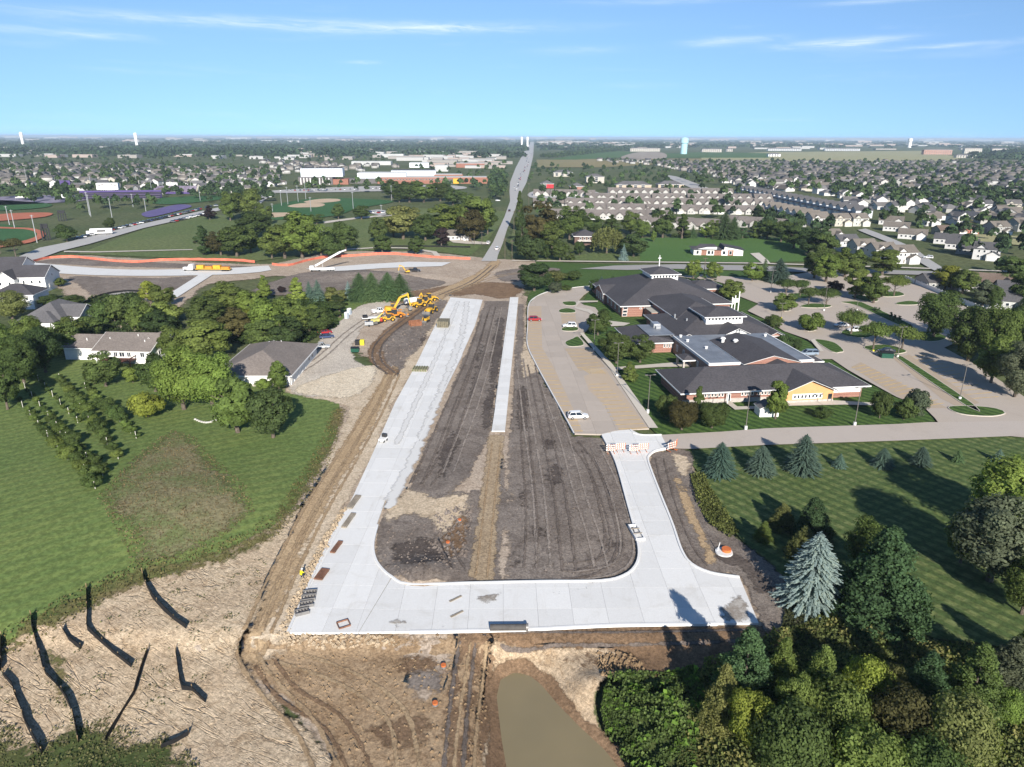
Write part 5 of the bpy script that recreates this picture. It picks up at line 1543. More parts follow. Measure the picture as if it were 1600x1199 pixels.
	def opening(self, face, c, plane, z, w, h, name='window', frame=None, pane=None, fw=0.12, mull=0, rows=0):
		"""window/door unit on a wall face ('S','N','E','W'); frame with pane sub-part"""
		key = (name, round(w, 2), round(h, 2), mull, rows, fw, (frame or M_white).name, (pane or M_glass).name)
		if key not in Bld.cache:
			f = MB()
			d = 0.10
			for a in ((-w / 2, w / 2, 0, fw), (-w / 2, w / 2, h - fw, h)):
				f.box(a[0], a[1], -d, 0.05, a[2], a[3])
			for xx in (-w / 2, w / 2 - fw):
				f.box(xx, xx + fw, -d, 0.05, fw + .002, h - fw - .002)
			for i in range(mull):
				xx = -w / 2 + w * (i + 1) / (mull + 1)
				f.box(xx - fw * .4, xx + fw * .4, -d + .012, 0.05, fw + .004, h - fw - .004)
			for i in range(rows):
				zz = h * (i + 1) / (rows + 1)
				f.box(-w / 2 + fw + .003, w / 2 - fw - .003, -d + .02, 0.05, zz - fw * .35, zz + fw * .35)
			p = MB().box(-w / 2 + fw * .5, w / 2 - fw * .5, -0.045, 0.03, fw * .5, h - fw * .5)
			Bld.cache[key] = (f.mesh(name, frame or M_white), p.mesh('pane', pane or M_glass))
		fm, pm = Bld.cache[key]
		o = link(name, fm, self.root)
		q = link('pane' if name == 'window' else 'panel', pm, o)
		rz = {'S': 0, 'N': math.pi, 'E': math.pi / 2, 'W': -math.pi / 2}[face]
		o.location = (c, plane, z) if face in 'SN' else (plane, c, z)
		o.rotation_euler = (0, 0, rz)
		return o
	def win_row(self, face, c0, c1, n, plane, z, w, h, **k):
		for i in range(n):
			c = c0 if n == 1 else c0 + (c1 - c0) * i / (n - 1)
			self.opening(face, c, plane, z, w, h, **k)
	def vent(self, x, y, z, r=0.25, h=0.7, mat=None, name='roof_vent'):
		return MB().cyl((x, y, z - .4), (x, y, z + h), r, r, 10).cyl((x, y, z + h + .001), (x, y, z + h + .12), r * 1.5, r * 1.1, 10).build(name, mat or M_metal, self.root)
# ------------------------------------------------------------------ the church
def church():
	A = R(7.5)
	b = Bld('church_building', 'sprawling brick church with charcoal hipped roofs and white clerestory monitors', 'church', (40, 157, 0.1), A)
	rt = b.root
	# south wing with the orange gable
	b.walls(0.6, 46.2, 1.0, 16.6, 3.25, M_brick)
	b.hip(0.3, 46.4, 0.2, 17.0, 3.3, 3.4, M_roofdark, over=0.9)
	MB().box(0.55, 23.8, 0.93, 0.99, -0.2, 1.0).build('stone_base', M_stone, rt)
	for c0, n in ((6.2, 6), (15.4, 4), (19.6, 4)):
		b.win_row('S', c0, c0 + (n - 1) * 0.85, n, 0.98, 1.55, 0.62, 0.95)
	b.win_row('S', 39.6, 45.0, 6, 0.98, 1.6, 0.72, 0.95)
	MB().box(38.6, 46.0, 0.90, 0.985, 1.3, 2.8).build('window_band', M_white, rt)
	# entry
	b.opening('S', 12.0, 0.97, 0.0, 1.1, 2.2, 'door', M_white, M_glass)
	MB().box(11.0, 12.9, -0.55, 0.9, 3.0, 3.12).box(11.1, 11.35, -0.5, -0.25, 0, 3.0).build('porch', M_white, rt)
	# orange cross gable
	b.walls(24.6, 37.0, -1.9, 8, 3.2, M_orange)
	b.poly_wall([(24.6, 3.2), (37.0, 3.2), (30.8, 5.75)], 'y', -1.9, -1.6, M_orange)
	MB().box(24.5, 37.1, -1.98, -1.91, -0.2, 0.85).build('stone_base', M_stone, rt)
	MB().box(26.6, 34.2, -2.0, -1.905, 1.15, 2.45).build('window_band', M_white, rt)
	b.win_row('S', 27.2, 33.6, 8, -1.99, 1.3, 0.66, 1.0)
	b.opening('S', 36.2, -1.92, 0.0, 1.0, 2.2, 'door', simple('dark_door', (0.05, 0.045, 0.04), .5), M_glass)
	r = b.gable(24.6, 37.0, -1.9, 14, 3.25, 2.6, M_roofdark, 'y', 0.85)
	# long ridge roof running back over the flat link
	r = b.gable(22.0, 37.5, 14.9, 37.6, 4.75, 2.0, M_roofdark, 'y', 0.2, wall=M_brick)
	# flat roofed link
	b.walls(13.3, 42.0, 16.75, 44.0, 4.45, M_brick)
	o = MB().box(13.5, 41.8, 17.1, 44.5, 4.46, 4.60).build('flat_roof', M_membrane, rt)
	par = MB()
	par.box(13.15, 13.5, 16.6, 44.0, 4.2, 4.85).box(41.8, 42.15, 16.6, 44.0, 4.2, 4.85).box(13.503, 41.797, 16.5, 16.85, 4.2, 4.85)
	par.build('parapet', M_white, o)
	seam = MB()
	for i in range(5):
		seam.box(15.5 + i * 1.6, 15.56 + i * 1.6, 17.2, 43, 4.6, 4.63)
	seam.build('roof_seam', simple('seam', (0.26, .28, .30), .5), o)
	for x, y in ((15.2, 43), (15.4, 38), (18.0, 30.5), (40.4, 41)):
		b.vent(x, y, 4.7, 0.35, 0.45, M_white)
	for x, y, s in ((24.0, 33.5, .9), (26.6, 31.0, .9)):
		v = MB().cyl((x, y, 5.0), (x, y, 6.5), .45, .45, 12).cyl((x, y, 6.5), (x, y, 6.9), .8, .5, 12)
		v.build('roof_ventilator', M_white, rt)
	b.win_row('W', 19, 40, 5, 13.28, 1.2, 1.2, 1.9, mull=1)
	# porch canopy
	MB().box(9.6, 12.8, 25.2, 30.6, 2.9, 3.1).build('canopy_soffit', M_white, rt)
	b.hip(9.8, 12.9, 25.4, 30.4, 3.12, 0.9, M_roofdark, 0.35)
	for x, y in ((9.9, 25.5), (9.9, 30.3)):
		MB().box(x - .25, x + .25, y - .25, y + .25, -.2, 2.9).build('porch_column', M_stone, rt)
	# service canopy on the east
	b.hip(42.6, 47.0, 20.5, 25.5, 3.0, 0.8, M_roofdark, 0.3)
	# middle block
	b.walls(15.2, 48.2, 46.0, 75.0, 3.45, M_brick)
	b.hip(15.2, 48.2, 46.0, 75.0, 3.5, 4.6, M_roofdark, 0.9)
	b.walls(26.6, 38.4, 52.4, 64.4, 8.0, M_white, 5.0, 'monitor_wall')
	b.hip(26.6, 38.4, 52.4, 64.4, 8.1, 1.9, M_roofdark, 0.8)
	b.win_row('S', 27.6, 37.4, 10, 52.38, 6.9, 0.72, 0.8, fw=0.06)
	b.win_row('W', 53.6, 63.2, 9, 26.58, 6.9, 0.72, 0.8, fw=0.06)
	# church front gable with the round window
	b.walls(27.4, 39.8, 45.0, 50.0, 3.4, M_brick)
	b.poly_wall([(27.4, 3.4), (39.8, 3.4), (33.6, 6.1)], 'y', 45.0, 45.3, M_brick)
	b.gable(27.4, 39.8, 45.0, 60.0, 3.5, 2.7, M_roofdark, 'y', 0.8)
	g = MB().prism([(29.9, 4.4), (37.3, 4.4), (37.3, 4.7), (33.6, 5.95), (29.9, 4.7)], 'y', 44.80, 44.98).build('gable_panel', M_white, rt)
	gl = MB()
	for i in range(8):
		gl.box(30.3 + i * .9, 30.36 + i * .9, 44.77, 44.8, 4.42, 4.75 + min(i, 7 - i) * .25)
	gl.build('panel_joint', simple('panel_joint', (.3, .28, .26), .7), g)
	ring = MB().cyl((33.6, 44.74, 5.1), (33.6, 44.79, 5.1), .78, .78, 24).build('round_window', simple('round_window_glass', (.10, .11, .12), .2, spec=.6), g)
	MB().box(33.52, 33.68, 44.69, 44.735, 4.4, 5.8).box(32.9, 33.515, 44.69, 44.735, 5.02, 5.18).box(33.685, 34.3, 44.69, 44.735, 5.02, 5.18).build('window_cross', M_white, ring)
	b.gable(15.2, 21.4, 44.9, 52, 3.5, 1.4, M_roofdark, 'y', 0.6, wall=M_brick)
	b.gable(43.6, 48.2, 44.9, 52, 3.5, 1.1, M_roofdark, 'y', 0.6, wall=M_brick)
	for x, y in ((20.5, 63), (22.2, 57)):
		MB().cyl((x, y, 4), (x, y, 6.6), .28, .28, 10).build('flue', M_metal, rt)
	# low west wing with rooftop unit
	b.walls(1.2, 14.6, 43.4, 60.6, 3.1, M_brick)
	b.hip(1.0, 14.6, 43.2, 60.8, 3.15, 1.5, M_roofdark, 0.6, axis='y', ridge=14)
	MB().box(6.5, 14.2, 45.5, 58, 4.55, 4.72).build('flat_roof', M_membrane, rt)
	MB().box(10.4, 12.6, 53.5, 56.8, 4.75, 6.0).box(10.8, 12.2, 52.2, 53.4, 4.75, 5.5).build('rooftop_unit', M_metal, rt)
	b.win_row('S', 10.6, 13.0, 4, 43.38, 1.4, 0.55, 1.2)
	# link roof between the middle block and the sanctuary
	b.walls(21.0, 39.5, 64.0, 92.0, 5.3, M_brick)
	b.hip(21.2, 39.5, 62.0, 94.0, 5.4, 3.2, M_roofdark, 0.8)
	MB().box(18.0, 21.0, 78.5, 86, 0, 3.4).build('link_wall', M_brick, rt)
	MB().box(17.9, 21.1, 78.2, 86.0, 3.4, 3.55).build('flat_roof', simple('gravel_roof', (.38, .36, .31), .9), rt)
	# sanctuary
	b.walls(10.2, 50.0, 87.6, 132, 3.95, M_brick)
	b.hip(10.2, 50.0, 87.6, 132, 4.0, 7.4, M_roofdark, 1.0)
	b.walls(26.0, 36.2, 104.5, 116, 11.6, M_white, 8.6, 'monitor_wall')
	b.hip(26.0, 36.2, 104.5, 116, 11.65, 1.9, M_roofdark, 0.9)
	b.win_row('S', 27.0, 35.2, 8, 104.48, 10.35, 0.7, 0.85, fw=0.06)
	b.win_row('S', 17.0, 18.6, 2, 87.58, 2.6, 0.9, 0.5)
	for i in range(3):
		b.opening('S', 11.2 + .1 * i, 87.5, 0.2 + i * 1.2, 1.7, 1.0)
	b.win_row('W', 91, 112, 5, 10.18, 0.9, 1.3, 2.2, mull=1)
	b.gable(9.0, 20, 108.5, 120.5, 4.0, 2.0, M_roofdark, 'x', 0.5, wall=M_brick)
	b.walls(9.0, 20, 108.5, 120.5, 4.0, M_brick)
	b.win_row('W', 110, 119, 4, 8.98, 0.7, 1.2, 2.6, mull=1)
	b.walls(45, 60.0, 114.5, 128, 3.6, M_brick)
	b.hip(45, 60.0, 114.5, 128, 3.65, 2.2, M_roofdark, 0.7)
	b.hip(26.5, 32, 84.2, 90.5, 6.7, 1.0, M_roofdark, 0.3)
	# steeple cross on the monitor
	MB().cyl((31.5, 113, 13.0), (31.5, 113, 17.4), .22, .13, 8).box(30.9, 32.1, 112.88, 113.12, 16.1, 16.4).build('steeple_cross', M_white, rt)
	# white bell frame
	c = thing('bell_frame', 'white three-post bell frame standing beside the church east side', 'bell tower', P(1147, 486), A)
	for k, (x, hgt) in enumerate(((-1.1, 5.2), (0, 5.8), (1.4, 7.2))):
		MB().box(x - .16, x + .16, -.16, .16, -.2, hgt).build('post', M_white, c)
	MB().box(-1.2, 1.3, -.2, .2, 3.2, 4.6).build('bell_box', M_white, c)
	# white shed on the front lawn
	s = Bld('garden_shed', 'small white shed with dark roof on the church front lawn', 'shed', P(1197, 648), R(3))
	s.walls(-2.2, 2.2, -1.6, 1.6, 2.1, M_white)
	s.gable(-2.2, 2.2, -1.6, 1.6, 2.1, 1.0, M_roofgrey, 'y', 0.2, wall=M_white)
	s.win_row('S', -1.0, 1.0, 3, -1.62, 0.9, .6, .5)
church()
# ------------------------------------------------------------------ buildings of the farmyard on the left
def farm():
	b = Bld('outbuilding', 'white outbuilding with brown hipped roof and garage doors beside the gravel yard', 'building', (-65.6, 183.5, 0), R(1))
	b.walls(-9.2, 9.2, -13.8, 13.8, 3.1, M_siding)
	b.hip(-9.2, 9.2, -13.8, 13.8, 3.2, 3.8, M_roofbrown, 0.8)
	MB().box(-9.25, 9.25, -13.86, -13.81, -.2, .7).build('plinth', M_stone, b.root)
	for c in (-8.5, -4.5, -0.5):
		b.opening('E', c, 9.22, 0, 3.0, 2.7, 'garage_door', M_white, M_siding, fw=.08, rows=3)
	b.opening('E', -12.4, 9.22, 0, 1.0, 2.1, 'door', M_white, simple('dark_door', (0.05, 0.045, 0.04), .5))
	for c in (5.0, 8.5):
		b.opening('E', c, 9.22, 1.0, 1.2, 1.2)
	for c in (-4, 3):
		b.opening('S', c, -13.87, 1.1, 1.3, 1.1, mull=1)
	for i in range(4):
		MB().cyl((-1.2 + i * 1.0, 5 + (i % 2), 4.6), (-1.2 + i * 1.0, 5 + (i % 2), 6.7), .09, .09, 6).build('vent_pipe', M_white, b.root)
	b = Bld('ranch_house', 'cream ranch house with brown roof and raised deck above the orchard', 'house', (-108.5, 196.5, 0), R(-3))
	b.walls(-7.2, 8.6, -7.6, 7.6, 3.8, M_siding)
	b.gable(-7.2, 8.6, -7.6, 7.6, 3.8, 3.0, M_roofbrown, 'x', 0.6, wall=M_siding)
	b.walls(-17.8, -7.25, -5.0, 6.8, 3.6, M_siding)
	b.gable(-17.8, -7.25, -5.0, 6.8, 3.6, 2.2, M_roofbrown, 'x', 0.5, wall=M_siding)
	b.gable(3.2, 8.7, -2, 9.0, 3.9, 2.2, M_roofbrown, 'y', 0.5, wall=M_siding)
	b.opening('S', -15.2, -5.02, 0.2, 2.6, 2.3, 'garage_door', M_white, M_siding, fw=.08, rows=3)
	for c, w in ((-6.0, 1.1), (-4.0, .9), (-1.2, 1.2), (0.6, 1.6), (2.6, 1.2), (6.4, 1.3)):
		b.opening('S', c, -7.62, 1.9, w, 1.4, mull=1 if w > 1 else 0)
	for c in (-3, 3):
		b.opening('E', c, 8.62, 1.4, 1.1, 1.3)
	red = simple('redwood_deck', (0.105, 0.042, 0.030), 0.8, .2)
	dk = MB().box(-4.6, 4.6, -10.8, -7.7, 1.45, 1.62).build('deck', red, b.root)
	r = MB()
	for i in range(14):
		x = -4.55 + 9.1 * i / 13
		r.box(x - .05, x + .05, -10.8, -10.72, 1.62, 2.5)
	r.box(-4.6, 4.6, -10.83, -10.69, 2.5, 2.6)
	r.box(-4.65, -4.55, -10.65, -7.7, 2.3, 2.6).box(4.55, 4.65, -10.65, -7.7, 2.3, 2.6)
	r.build('railing', red, dk)
	for x in (-4.3, 0, 4.3):
		MB().box(x - .1, x + .1, -10.7, -10.5, -.3, 1.45).build('deck_post', red, b.root)
	for x, y, z in ((-12.5, -2, 4.9), (-5, -3, 5.5), (2.5, -1.6, 6.2), (5.6, -4, 5.2)):
		MB().cyl((x, y, z - .5), (x, y, z + .7), .12, .12, 8).build('vent_pipe', M_white, b.root)
	b = Bld('grey_roof_house', 'house with intersecting grey roofs half hidden by trees at the left', 'house', (-152.5, 236, 0), R(3))
	b.walls(-8.5, 4, -9, 9, 3.1, M_siding)
	b.hip(-8.5, 4, -9, 9, 3.2, 4.2, M_roofgrey, .6, trim=M_roofgrey)
	b.walls(-1, 8.0, -6, 5.0, 3.1, M_siding)
	b.gable(-1, 8.0, -6, 5.0, 3.2, 2.9, M_roofgrey, 'x', .5, wall=M_siding)
	b.hip(-9, 3, -12, -3, 3.0, 2.6, M_roofgrey, .6, trim=M_roofgrey)
	b.walls(-9, 3, -12, -3, 2.95, M_siding)
	b.opening('E', -1, 8.02, 0, 4.6, 2.4, 'garage_door', M_white, M_siding, rows=3)
	b = Bld('white_farmhouse', 'tall white house with black roof and gabled end by the new street', 'house', (-199.5, 291, 0), R(8))
	b.walls(-13, 9, -6.5, 6.5, 6.0, M_white)
	b.gable(-13, 9, -6.5, 6.5, 6.0, 3.6, M_roofdark, 'x', .5, wall=M_white)
	b.walls(-8, -1, -9.5, -6.6, 5.6, M_white)
	b.gable(-8, -1, -9.5, 2, 5.6, 3.0, M_roofdark, 'y', .4, wall=M_white)
	b.win_row('S', -6.2, -2.8, 2, -9.52, 3.2, .9, 1.4)
	b.win_row('S', 1, 7, 3, -6.52, 3.2, .9, 1.4)
	for c in (-3.5, 3.5):
		b.opening('E', c, 9.02, 1.0, .9, 1.5)
	b.opening('E', 0, 9.02, 5.2, .8, 1.0)
	b = Bld('white_farmhouse', 'lower white house with black roof in front of the tall white one', 'house', (-182, 260.5, 0), R(8))
	b.walls(-9, 6, -6, 6, 5.0, M_white)
	b.hip(-9, 6, -6, 6, 5.05, 3.2, M_roofdark, .5)
	b.win_row('E', -3.5, 3.5, 3, 6.02, 1.0, .9, 1.3)
	b.win_row('S', -6, 4, 3, -6.02, 3.0, .9, 1.2)
	b = Bld('white_farmhouse', 'black roofed white house at the very left edge behind the tall one', 'house', (-226, 318, 0), R(8))
	b.walls(-9, 8, -6, 6, 5.2, M_white)
	b.gable(-9, 8, -6, 6, 5.2, 3.4, M_roofdark, 'x', .5, wall=M_white)
	b.win_row('E', -3, 3, 2, 8.02, 1.5, .9, 1.3)
	# houses beside the meadow
	b = Bld('modern_house', 'new single storey house of white panels and brick on the green meadow', 'house', (111.5, 391, 0), R(-5))
	b.walls(-13, 13, -6, 6, 3.0, M_white)
	for x0, x1 in ((-9.0, -6.2), (-2.2, 1.6), (5.0, 8.0)):
		MB().box(x0, x1, -6.08, -6.0, -.2, 2.95).build('brick_panel', M_brick, b.root)
	mr = MB()
	mr.quad((-14, -7, 3.1), (2, -7, 3.1), (-1.5, 1, 5.2), (-9, 1, 5.2)).quad((-14, -7, 3.1), (-9, 1, 5.2), (-9, 7, 3.2), (-14, 7, 3.1)).quad((2, -7, 3.1), (2, 7, 3.1), (-1.5, 7, 4), (-1.5, 1, 5.2)).quad((-9, 1, 5.2), (-1.5, 1, 5.2), (-1.5, 7, 4), (-9, 7, 3.2))
	mr.build('roof', M_roofdark, b.root, fix=False)
	mr = MB().quad((3, -7, 5.0), (14, -7, 3.1), (14, 7, 3.1), (3, 7, 5.0)).quad((2.1, -6, 3.1), (3, -7, 5.0), (3, 7, 5.0), (2.1, 7, 3.1))
	mr.build('roof', M_roofdark, b.root, fix=False)
	MB().prism([(3, 3), (13, 3), (13, 3.15), (3, 4.9)], 'y', -6.3, -6.0).build('gable_panel', M_white, b.root)
	MB().prism([(-12.5, 3), (-1, 3), (-1, 4.5), (-6, 4.4)], 'y', -6.3, -6.0).build('gable_panel', M_white, b.root)
	for c, w in ((-11, 1.4), (-5, 1.6), (-3.2, 1.2), (3, 1.6), (6.4, 1.4)):
		b.opening('S', c, -6.1, .6, w, 1.9)
	b = Bld('hip_roof_house', 'dark hip roofed house with deck between the tall trees and the willow', 'house', (43, 428, 0), R(0))
	b.walls(-6.5, 6, -6, 6, 5.2, simple('dark_siding', (0.13, .085, .07), .8))
	b.hip(-6.5, 6, -6, 6, 5.3, 3.2, M_roofdark, .8)
	b.win_row('S', -3, 4, 4, -6.02, 3.2, 1.1, 1.4)
	MB().box(-5, 6, -9, -6.1, 2.4, 2.6).box(-5, 6, -9.05, -8.9, 2.6, 3.5).build('deck', M_stone, b.root)
farm()
# ------------------------------------------------------------------ houses of the subdivisions
def house_proto(kind, detailed):
	"""prototype house at the origin, front to -Y"""
	b = Bld('house', 'house', 'house', (0, 0, -500))
	r = b.root
	def wall_mesh(boxes, gables):
		mb = MB()
		for x0, x1, y0, y1, h in boxes:
			mb.box(x0, x1, y0, y1, -0.3, h)
		for ax, lo, hi, z, rise, a in gables:
			mb.prism([(lo, z), (hi, z), ((lo + hi) / 2, z + rise)], ax, a - .08, a + .08)
		return mb.build('wall', M_wallobj, r)
	def roof_mesh(parts):
		mb = MB()
		for p in parts:
			if p[0] == 'g':
				_, ax, lo, hi, a, c, z, rise = p
				o, th = 0.45, 0.2
				s = rise / ((hi - lo) / 2)
				m = (lo + hi) / 2
				mb.prism([(lo - o, z - o * s), (m, z + rise), (hi + o, z - o * s), (hi + o, z - o * s + th), (m, z + rise + th), (lo - o, z - o * s + th)], ax, a - o, c + o)
			else:
				_, x0, x1, y0, y1, z, rise = p
				o = .5
				X0, X1, Y0, Y1 = x0 - o, x1 + o, y0 - o, y1 + o
				if X1 - X0 >= Y1 - Y0:
					k = (Y1 - Y0) / 2
					A, B = (X0 + k, (Y0 + Y1) / 2, z + rise), (X1 - k, (Y0 + Y1) / 2, z + rise)
					F = [((X0, Y0, z), (X1, Y0, z), B, A), ((X1, Y0, z), (X1, Y1, z), B), ((X1, Y1, z), (X0, Y1, z), A, B), ((X0, Y1, z), (X0, Y0, z), A)]
				else:
					k = (X1 - X0) / 2
					A, B = ((X0 + X1) / 2, Y0 + k, z + rise), ((X0 + X1) / 2, Y1 - k, z + rise)
					F = [((X0, Y0, z), (X1, Y0, z), A), ((X1, Y0, z), (X1, Y1, z), B, A), ((X1, Y1, z), (X0, Y1, z), B), ((X0, Y1, z), (X0, Y0, z), A, B)]
				for f in F:
					mb.quad(*f)
				mb.quad((X0, Y0, z - .02), (X0, Y1, z - .02), (X1, Y1, z - .02), (X1, Y0, z - .02))
		return mb.build('roof', M_roofobj, r)
	gdm = M_white
	if kind == 'two':
		wall_mesh([(-6, 6, -5, 5, 5.6), (0.2, 6, -7.5, -5.02, 3.0)], [('x', -5, 5, 5.6, 2.9, -5.92), ('x', -5, 5, 5.6, 2.9, 5.92), ('y', -5.0, 0.0, 5.6, 1.9, -5.05), ('y', 0.2, 6, 3.0, 1.6, -7.42)])
		roof_mesh([('g', 'x', -5, 5, -6, 6, 5.6, 2.9), ('g', 'y', -5.0, 0, -5.1, 0, 5.6, 1.9), ('g', 'y', 0.2, 6, -7.5, -5.0, 3.0, 1.6)])
		if detailed:
			b.opening('S', 3.1, -7.52, 0, 4.8, 2.3, 'garage_door', M_white, M_siding, rows=3)
			b.opening('S', -1.2, -5.02, 0, 1.0, 2.1, 'door', M_white, M_roofbrown)
			for c, z in ((-3.4, .9), (-3.4, 3.6), (-1.0, 3.6), (2, 3.7), (4.6, 3.7)):
				b.opening('S', c, -5.02, z, 1.1, 1.35)
			for c, z in ((-2.5, 3.6), (2, 3.6), (0, .9)):
				b.opening('W', c, -6.02, z, 1.0, 1.3)
				b.opening('E', c, 6.02, z, 1.0, 1.3)
	elif kind == 'ranch':
		wall_mesh([(-8, 8, -5.5, 5.5, 3.0), (2.5, 8, -8.5, -5.52, 2.9)], [('y', 2.5, 8, 2.9, 1.8, -8.42), ('x', -5.5, 5.5, 3.0, 2.7, -7.92), ('x', -5.5, 5.5, 3.0, 2.7, 7.92)])
		roof_mesh([('g', 'x', -5.5, 5.5, -8, 8, 3.0, 2.7), ('g', 'y', 2.5, 8, -8.5, 0, 2.9, 1.8)])
		if detailed:
			b.opening('S', 5.2, -8.52, 0, 4.4, 2.3, 'garage_door', M_white, M_siding, rows=3)
			b.opening('S', 1.2, -5.52, 0, 1.0, 2.1, 'door', M_white, M_roofbrown)
			for c in (-6, -3.5, -1.0):
				b.opening('S', c, -5.52, .9, 1.3, 1.3)
			b.opening('W', 0, -8.02, .9, 1.1, 1.3)
	elif kind == 'hip':
		wall_mesh([(-7, 7, -6, 6, 3.2)], [])
		roof_mesh([('h', -7, 7, -6, 6, 3.2, 3.2), ('g', 'y', 1, 6.5, -6.4, 0, 3.2, 1.8)])
		if detailed:
			b.opening('S', 3.7, -6.02, 0, 4.2, 2.3, 'garage_door', M_white, M_siding, rows=3)
			for c in (-5, -2):
				b.opening('S', c, -6.02, .9, 1.3, 1.3)
	elif kind == 'town':
		wall_mesh([(-4, 4, -7, 7, 6.0), (-3.6, 3.6, -8.6, -7.02, 2.9)], [('y', -4, 4, 6.0, 2.4, -6.92), ('y', -4, 4, 6.0, 2.4, 6.92)])
		roof_mesh([('g', 'y', -4, 4, -7, 7, 6.0, 2.4), ('g', 'x', -8.6, -5.4, -3.6, 3.6, 2.9, .6)])
		if detailed:
			b.opening('S', 0, -8.62, 0, 4.6, 2.2, 'garage_door', M_white, M_siding, rows=3)
			for c in (-2.2, 0, 2.2):
				b.opening('S', c, -7.02, 3.7, 1.0, 1.3)
	elif kind == 'villa':
		wall_mesh([(-8.5, 8.5, -6, 6, 2.6), (-6.5, -1, -8.5, -6.02, 2.9), (2, 7.5, -8, -6.02, 2.9)], [('y', -6.5, -1, 2.9, 2.2, -8.42), ('y', 2, 7.5, 2.9, 2.2, -7.92), ('x', -6, 6, 2.6, 3.5, 8.42), ('x', -6, 6, 2.6, 3.5, -8.42)])
		roof_mesh([('g', 'x', -7, 7, -8.5, 8.5, 2.6, 4.0), ('g', 'y', -6.5, -1, -8.5, -1, 2.9, 2.2), ('g', 'y', 2, 7.5, -8, -1, 2.9, 2.2)])
		if detailed:
			b.opening('S', -3.7, -8.52, 0, 4.2, 2.2, 'garage_door', M_white, M_siding, rows=3)
			for c in (3.6, 5.8):
				b.opening('S', c, -8.02, .8, 1.1, 1.4)
	register(r)
	return r
KINDS_H = ('two', 'ranch', 'hip', 'town', 'villa')
PROTO = {(k, d): house_proto(k, d) for k in KINDS_H for d in (True, False)}
FREE = set(PROTO)
WALLS = [(0.44, 0.43, 0.41), (0.36, 0.345, 0.32), (0.29, 0.285, 0.27), (0.42, 0.39, 0.33), (0.22, 0.25, 0.28), (0.52, 0.51, 0.50), (0.29, 0.25, 0.21)]
ROOFS = [(0.13, 0.12, 0.115), (0.10, 0.10, 0.105), (0.155, 0.135, 0.115), (0.085, 0.082, 0.085), (0.14, 0.135, 0.135), (0.115, 0.10, 0.088)]
rh = random.Random(11)
def house(kind, loc, rz, label, group, detailed=False, wall=None, roof=None, s=1.0):
	w = wall or rh.choice(WALLS)
	r = roof or rh.choice(ROOFS)
	pc = {'wall': (*w, 1), 'roof': (*r, 1)}
	return copy_tree(PROTO[(kind, detailed)], loc, rz, s, label, group, pcolor=pc)
# named houses near enough to be told apart: photo x, base y, turn, kind, wall, roof, label
Wh, Gy, Tn, Bg = WALLS[5], WALLS[2], WALLS[3], (0.30, 0.27, 0.23)
Dk, Tp, Br = ROOFS[3], ROOFS[2], (0.135, 0.10, 0.08)
for x, y, rz, k, w, r, l in (
		(1405, 409, 8, 'two', Wh, Tp, 'two storey white house with front porch at the street corner'), (1374, 404, 8, 'two', Wh, Tp, 'white two storey house left behind the corner house'),
		(1345, 398, 8, 'two', Wh, Tp, 'white house with wide grey roof third from the street corner'), (1318, 390, 10, 'two', Wh, Dk, 'white house with dark roof at the end of the corner row'),
		(1290, 372, 5, 'ranch', Wh, Tp, 'low cream house left of the white corner row'), (1452, 352, -20, 'two', Wh, Tp, 'tall white house with plain gable end above the side street'),
		(1425, 372, -30, 'ranch', Wh, Tp, 'white bungalow at the bend of the side street'), (1400, 360, -30, 'ranch', Wh, Tp, 'white bungalow before the bend, second'), (1392, 350, -30, 'ranch', Wh, Tp, 'white bungalow before the bend, third'),
		(1480, 366, 0, 'ranch', Bg, Br, 'long brown roofed house beside the side street'), (1505, 364, 0, 'hip', (0.36, .14, .10), Br, 'brown roofed house with red brick front'),
		(1483, 380, -35, 'ranch', Wh, Dk, 'dark roofed house row behind the hedge, first'), (1502, 388, -35, 'ranch', Wh, Dk, 'dark roofed house row behind the hedge, second'), (1520, 396, -35, 'ranch', Gy, Dk, 'dark roofed house row behind the hedge, third'),
		(1540, 404, -35, 'two', Wh, Dk, 'white gabled house at the near end of the hedge row'), (1555, 366, 10, 'two', Gy, Tp, 'grey house with white porch below the dry field'), (1590, 360, 15, 'two', Gy, Tp, 'grey sided house at the right edge below the dry field'),
		(1535, 342, 10, 'ranch', Wh, Tp, 'pale house in front of the dry field strip'), (1580, 345, 10, 'ranch', Wh, Tp, 'pale gabled house at the right end of the dry field'),
		(1468, 448, 0, 'ranch', Gy, Dk, 'dark roofed house behind the white garden shed'), (1545, 448, -22, 'ranch', Wh, Br, 'brown roofed white house behind the long white fence'), (1572, 478, -22, 'ranch', (0.44, 0.44, 0.42), Dk, 'grey sided house with dark roof near the white fence end'),
		(1590, 462, -22, 'ranch', Gy, Dk, 'grey house at the right picture edge behind the fence'),
		(716, 374, 8, 'ranch', Wh, Tp, 'small white house under trees beside the arterial road'), (1325, 330, 10, 'two', (0.40, .43, .47), Dk, 'blue-grey gabled house at the head of the townhouse row'),
		(1310, 352, 8, 'two', Tn, Tp, 'cream house with balcony below the townhouses, left'), (1338, 352, 8, 'two', (0.45, .45, .40), Tp, 'sage house with balcony below the townhouses, right'), (1275, 352, 8, 'two', Wh, Tp, 'white gabled house under the townhouse rows')):
	house(k, P(x, y), R(rz), l, None, True, w, r)
# small white sheds behind the long fence
s = Bld('garden_shed', 'white garden shed behind the long white fence', 'shed', P(1447, 444), R(-10))
s.walls(-2, 2, -1.6, 1.6, 2.4, M_white)
s.gable(-2, 2, -1.6, 1.6, 2.4, 1.1, M_roofgrey, 'y', .2, wall=M_white)
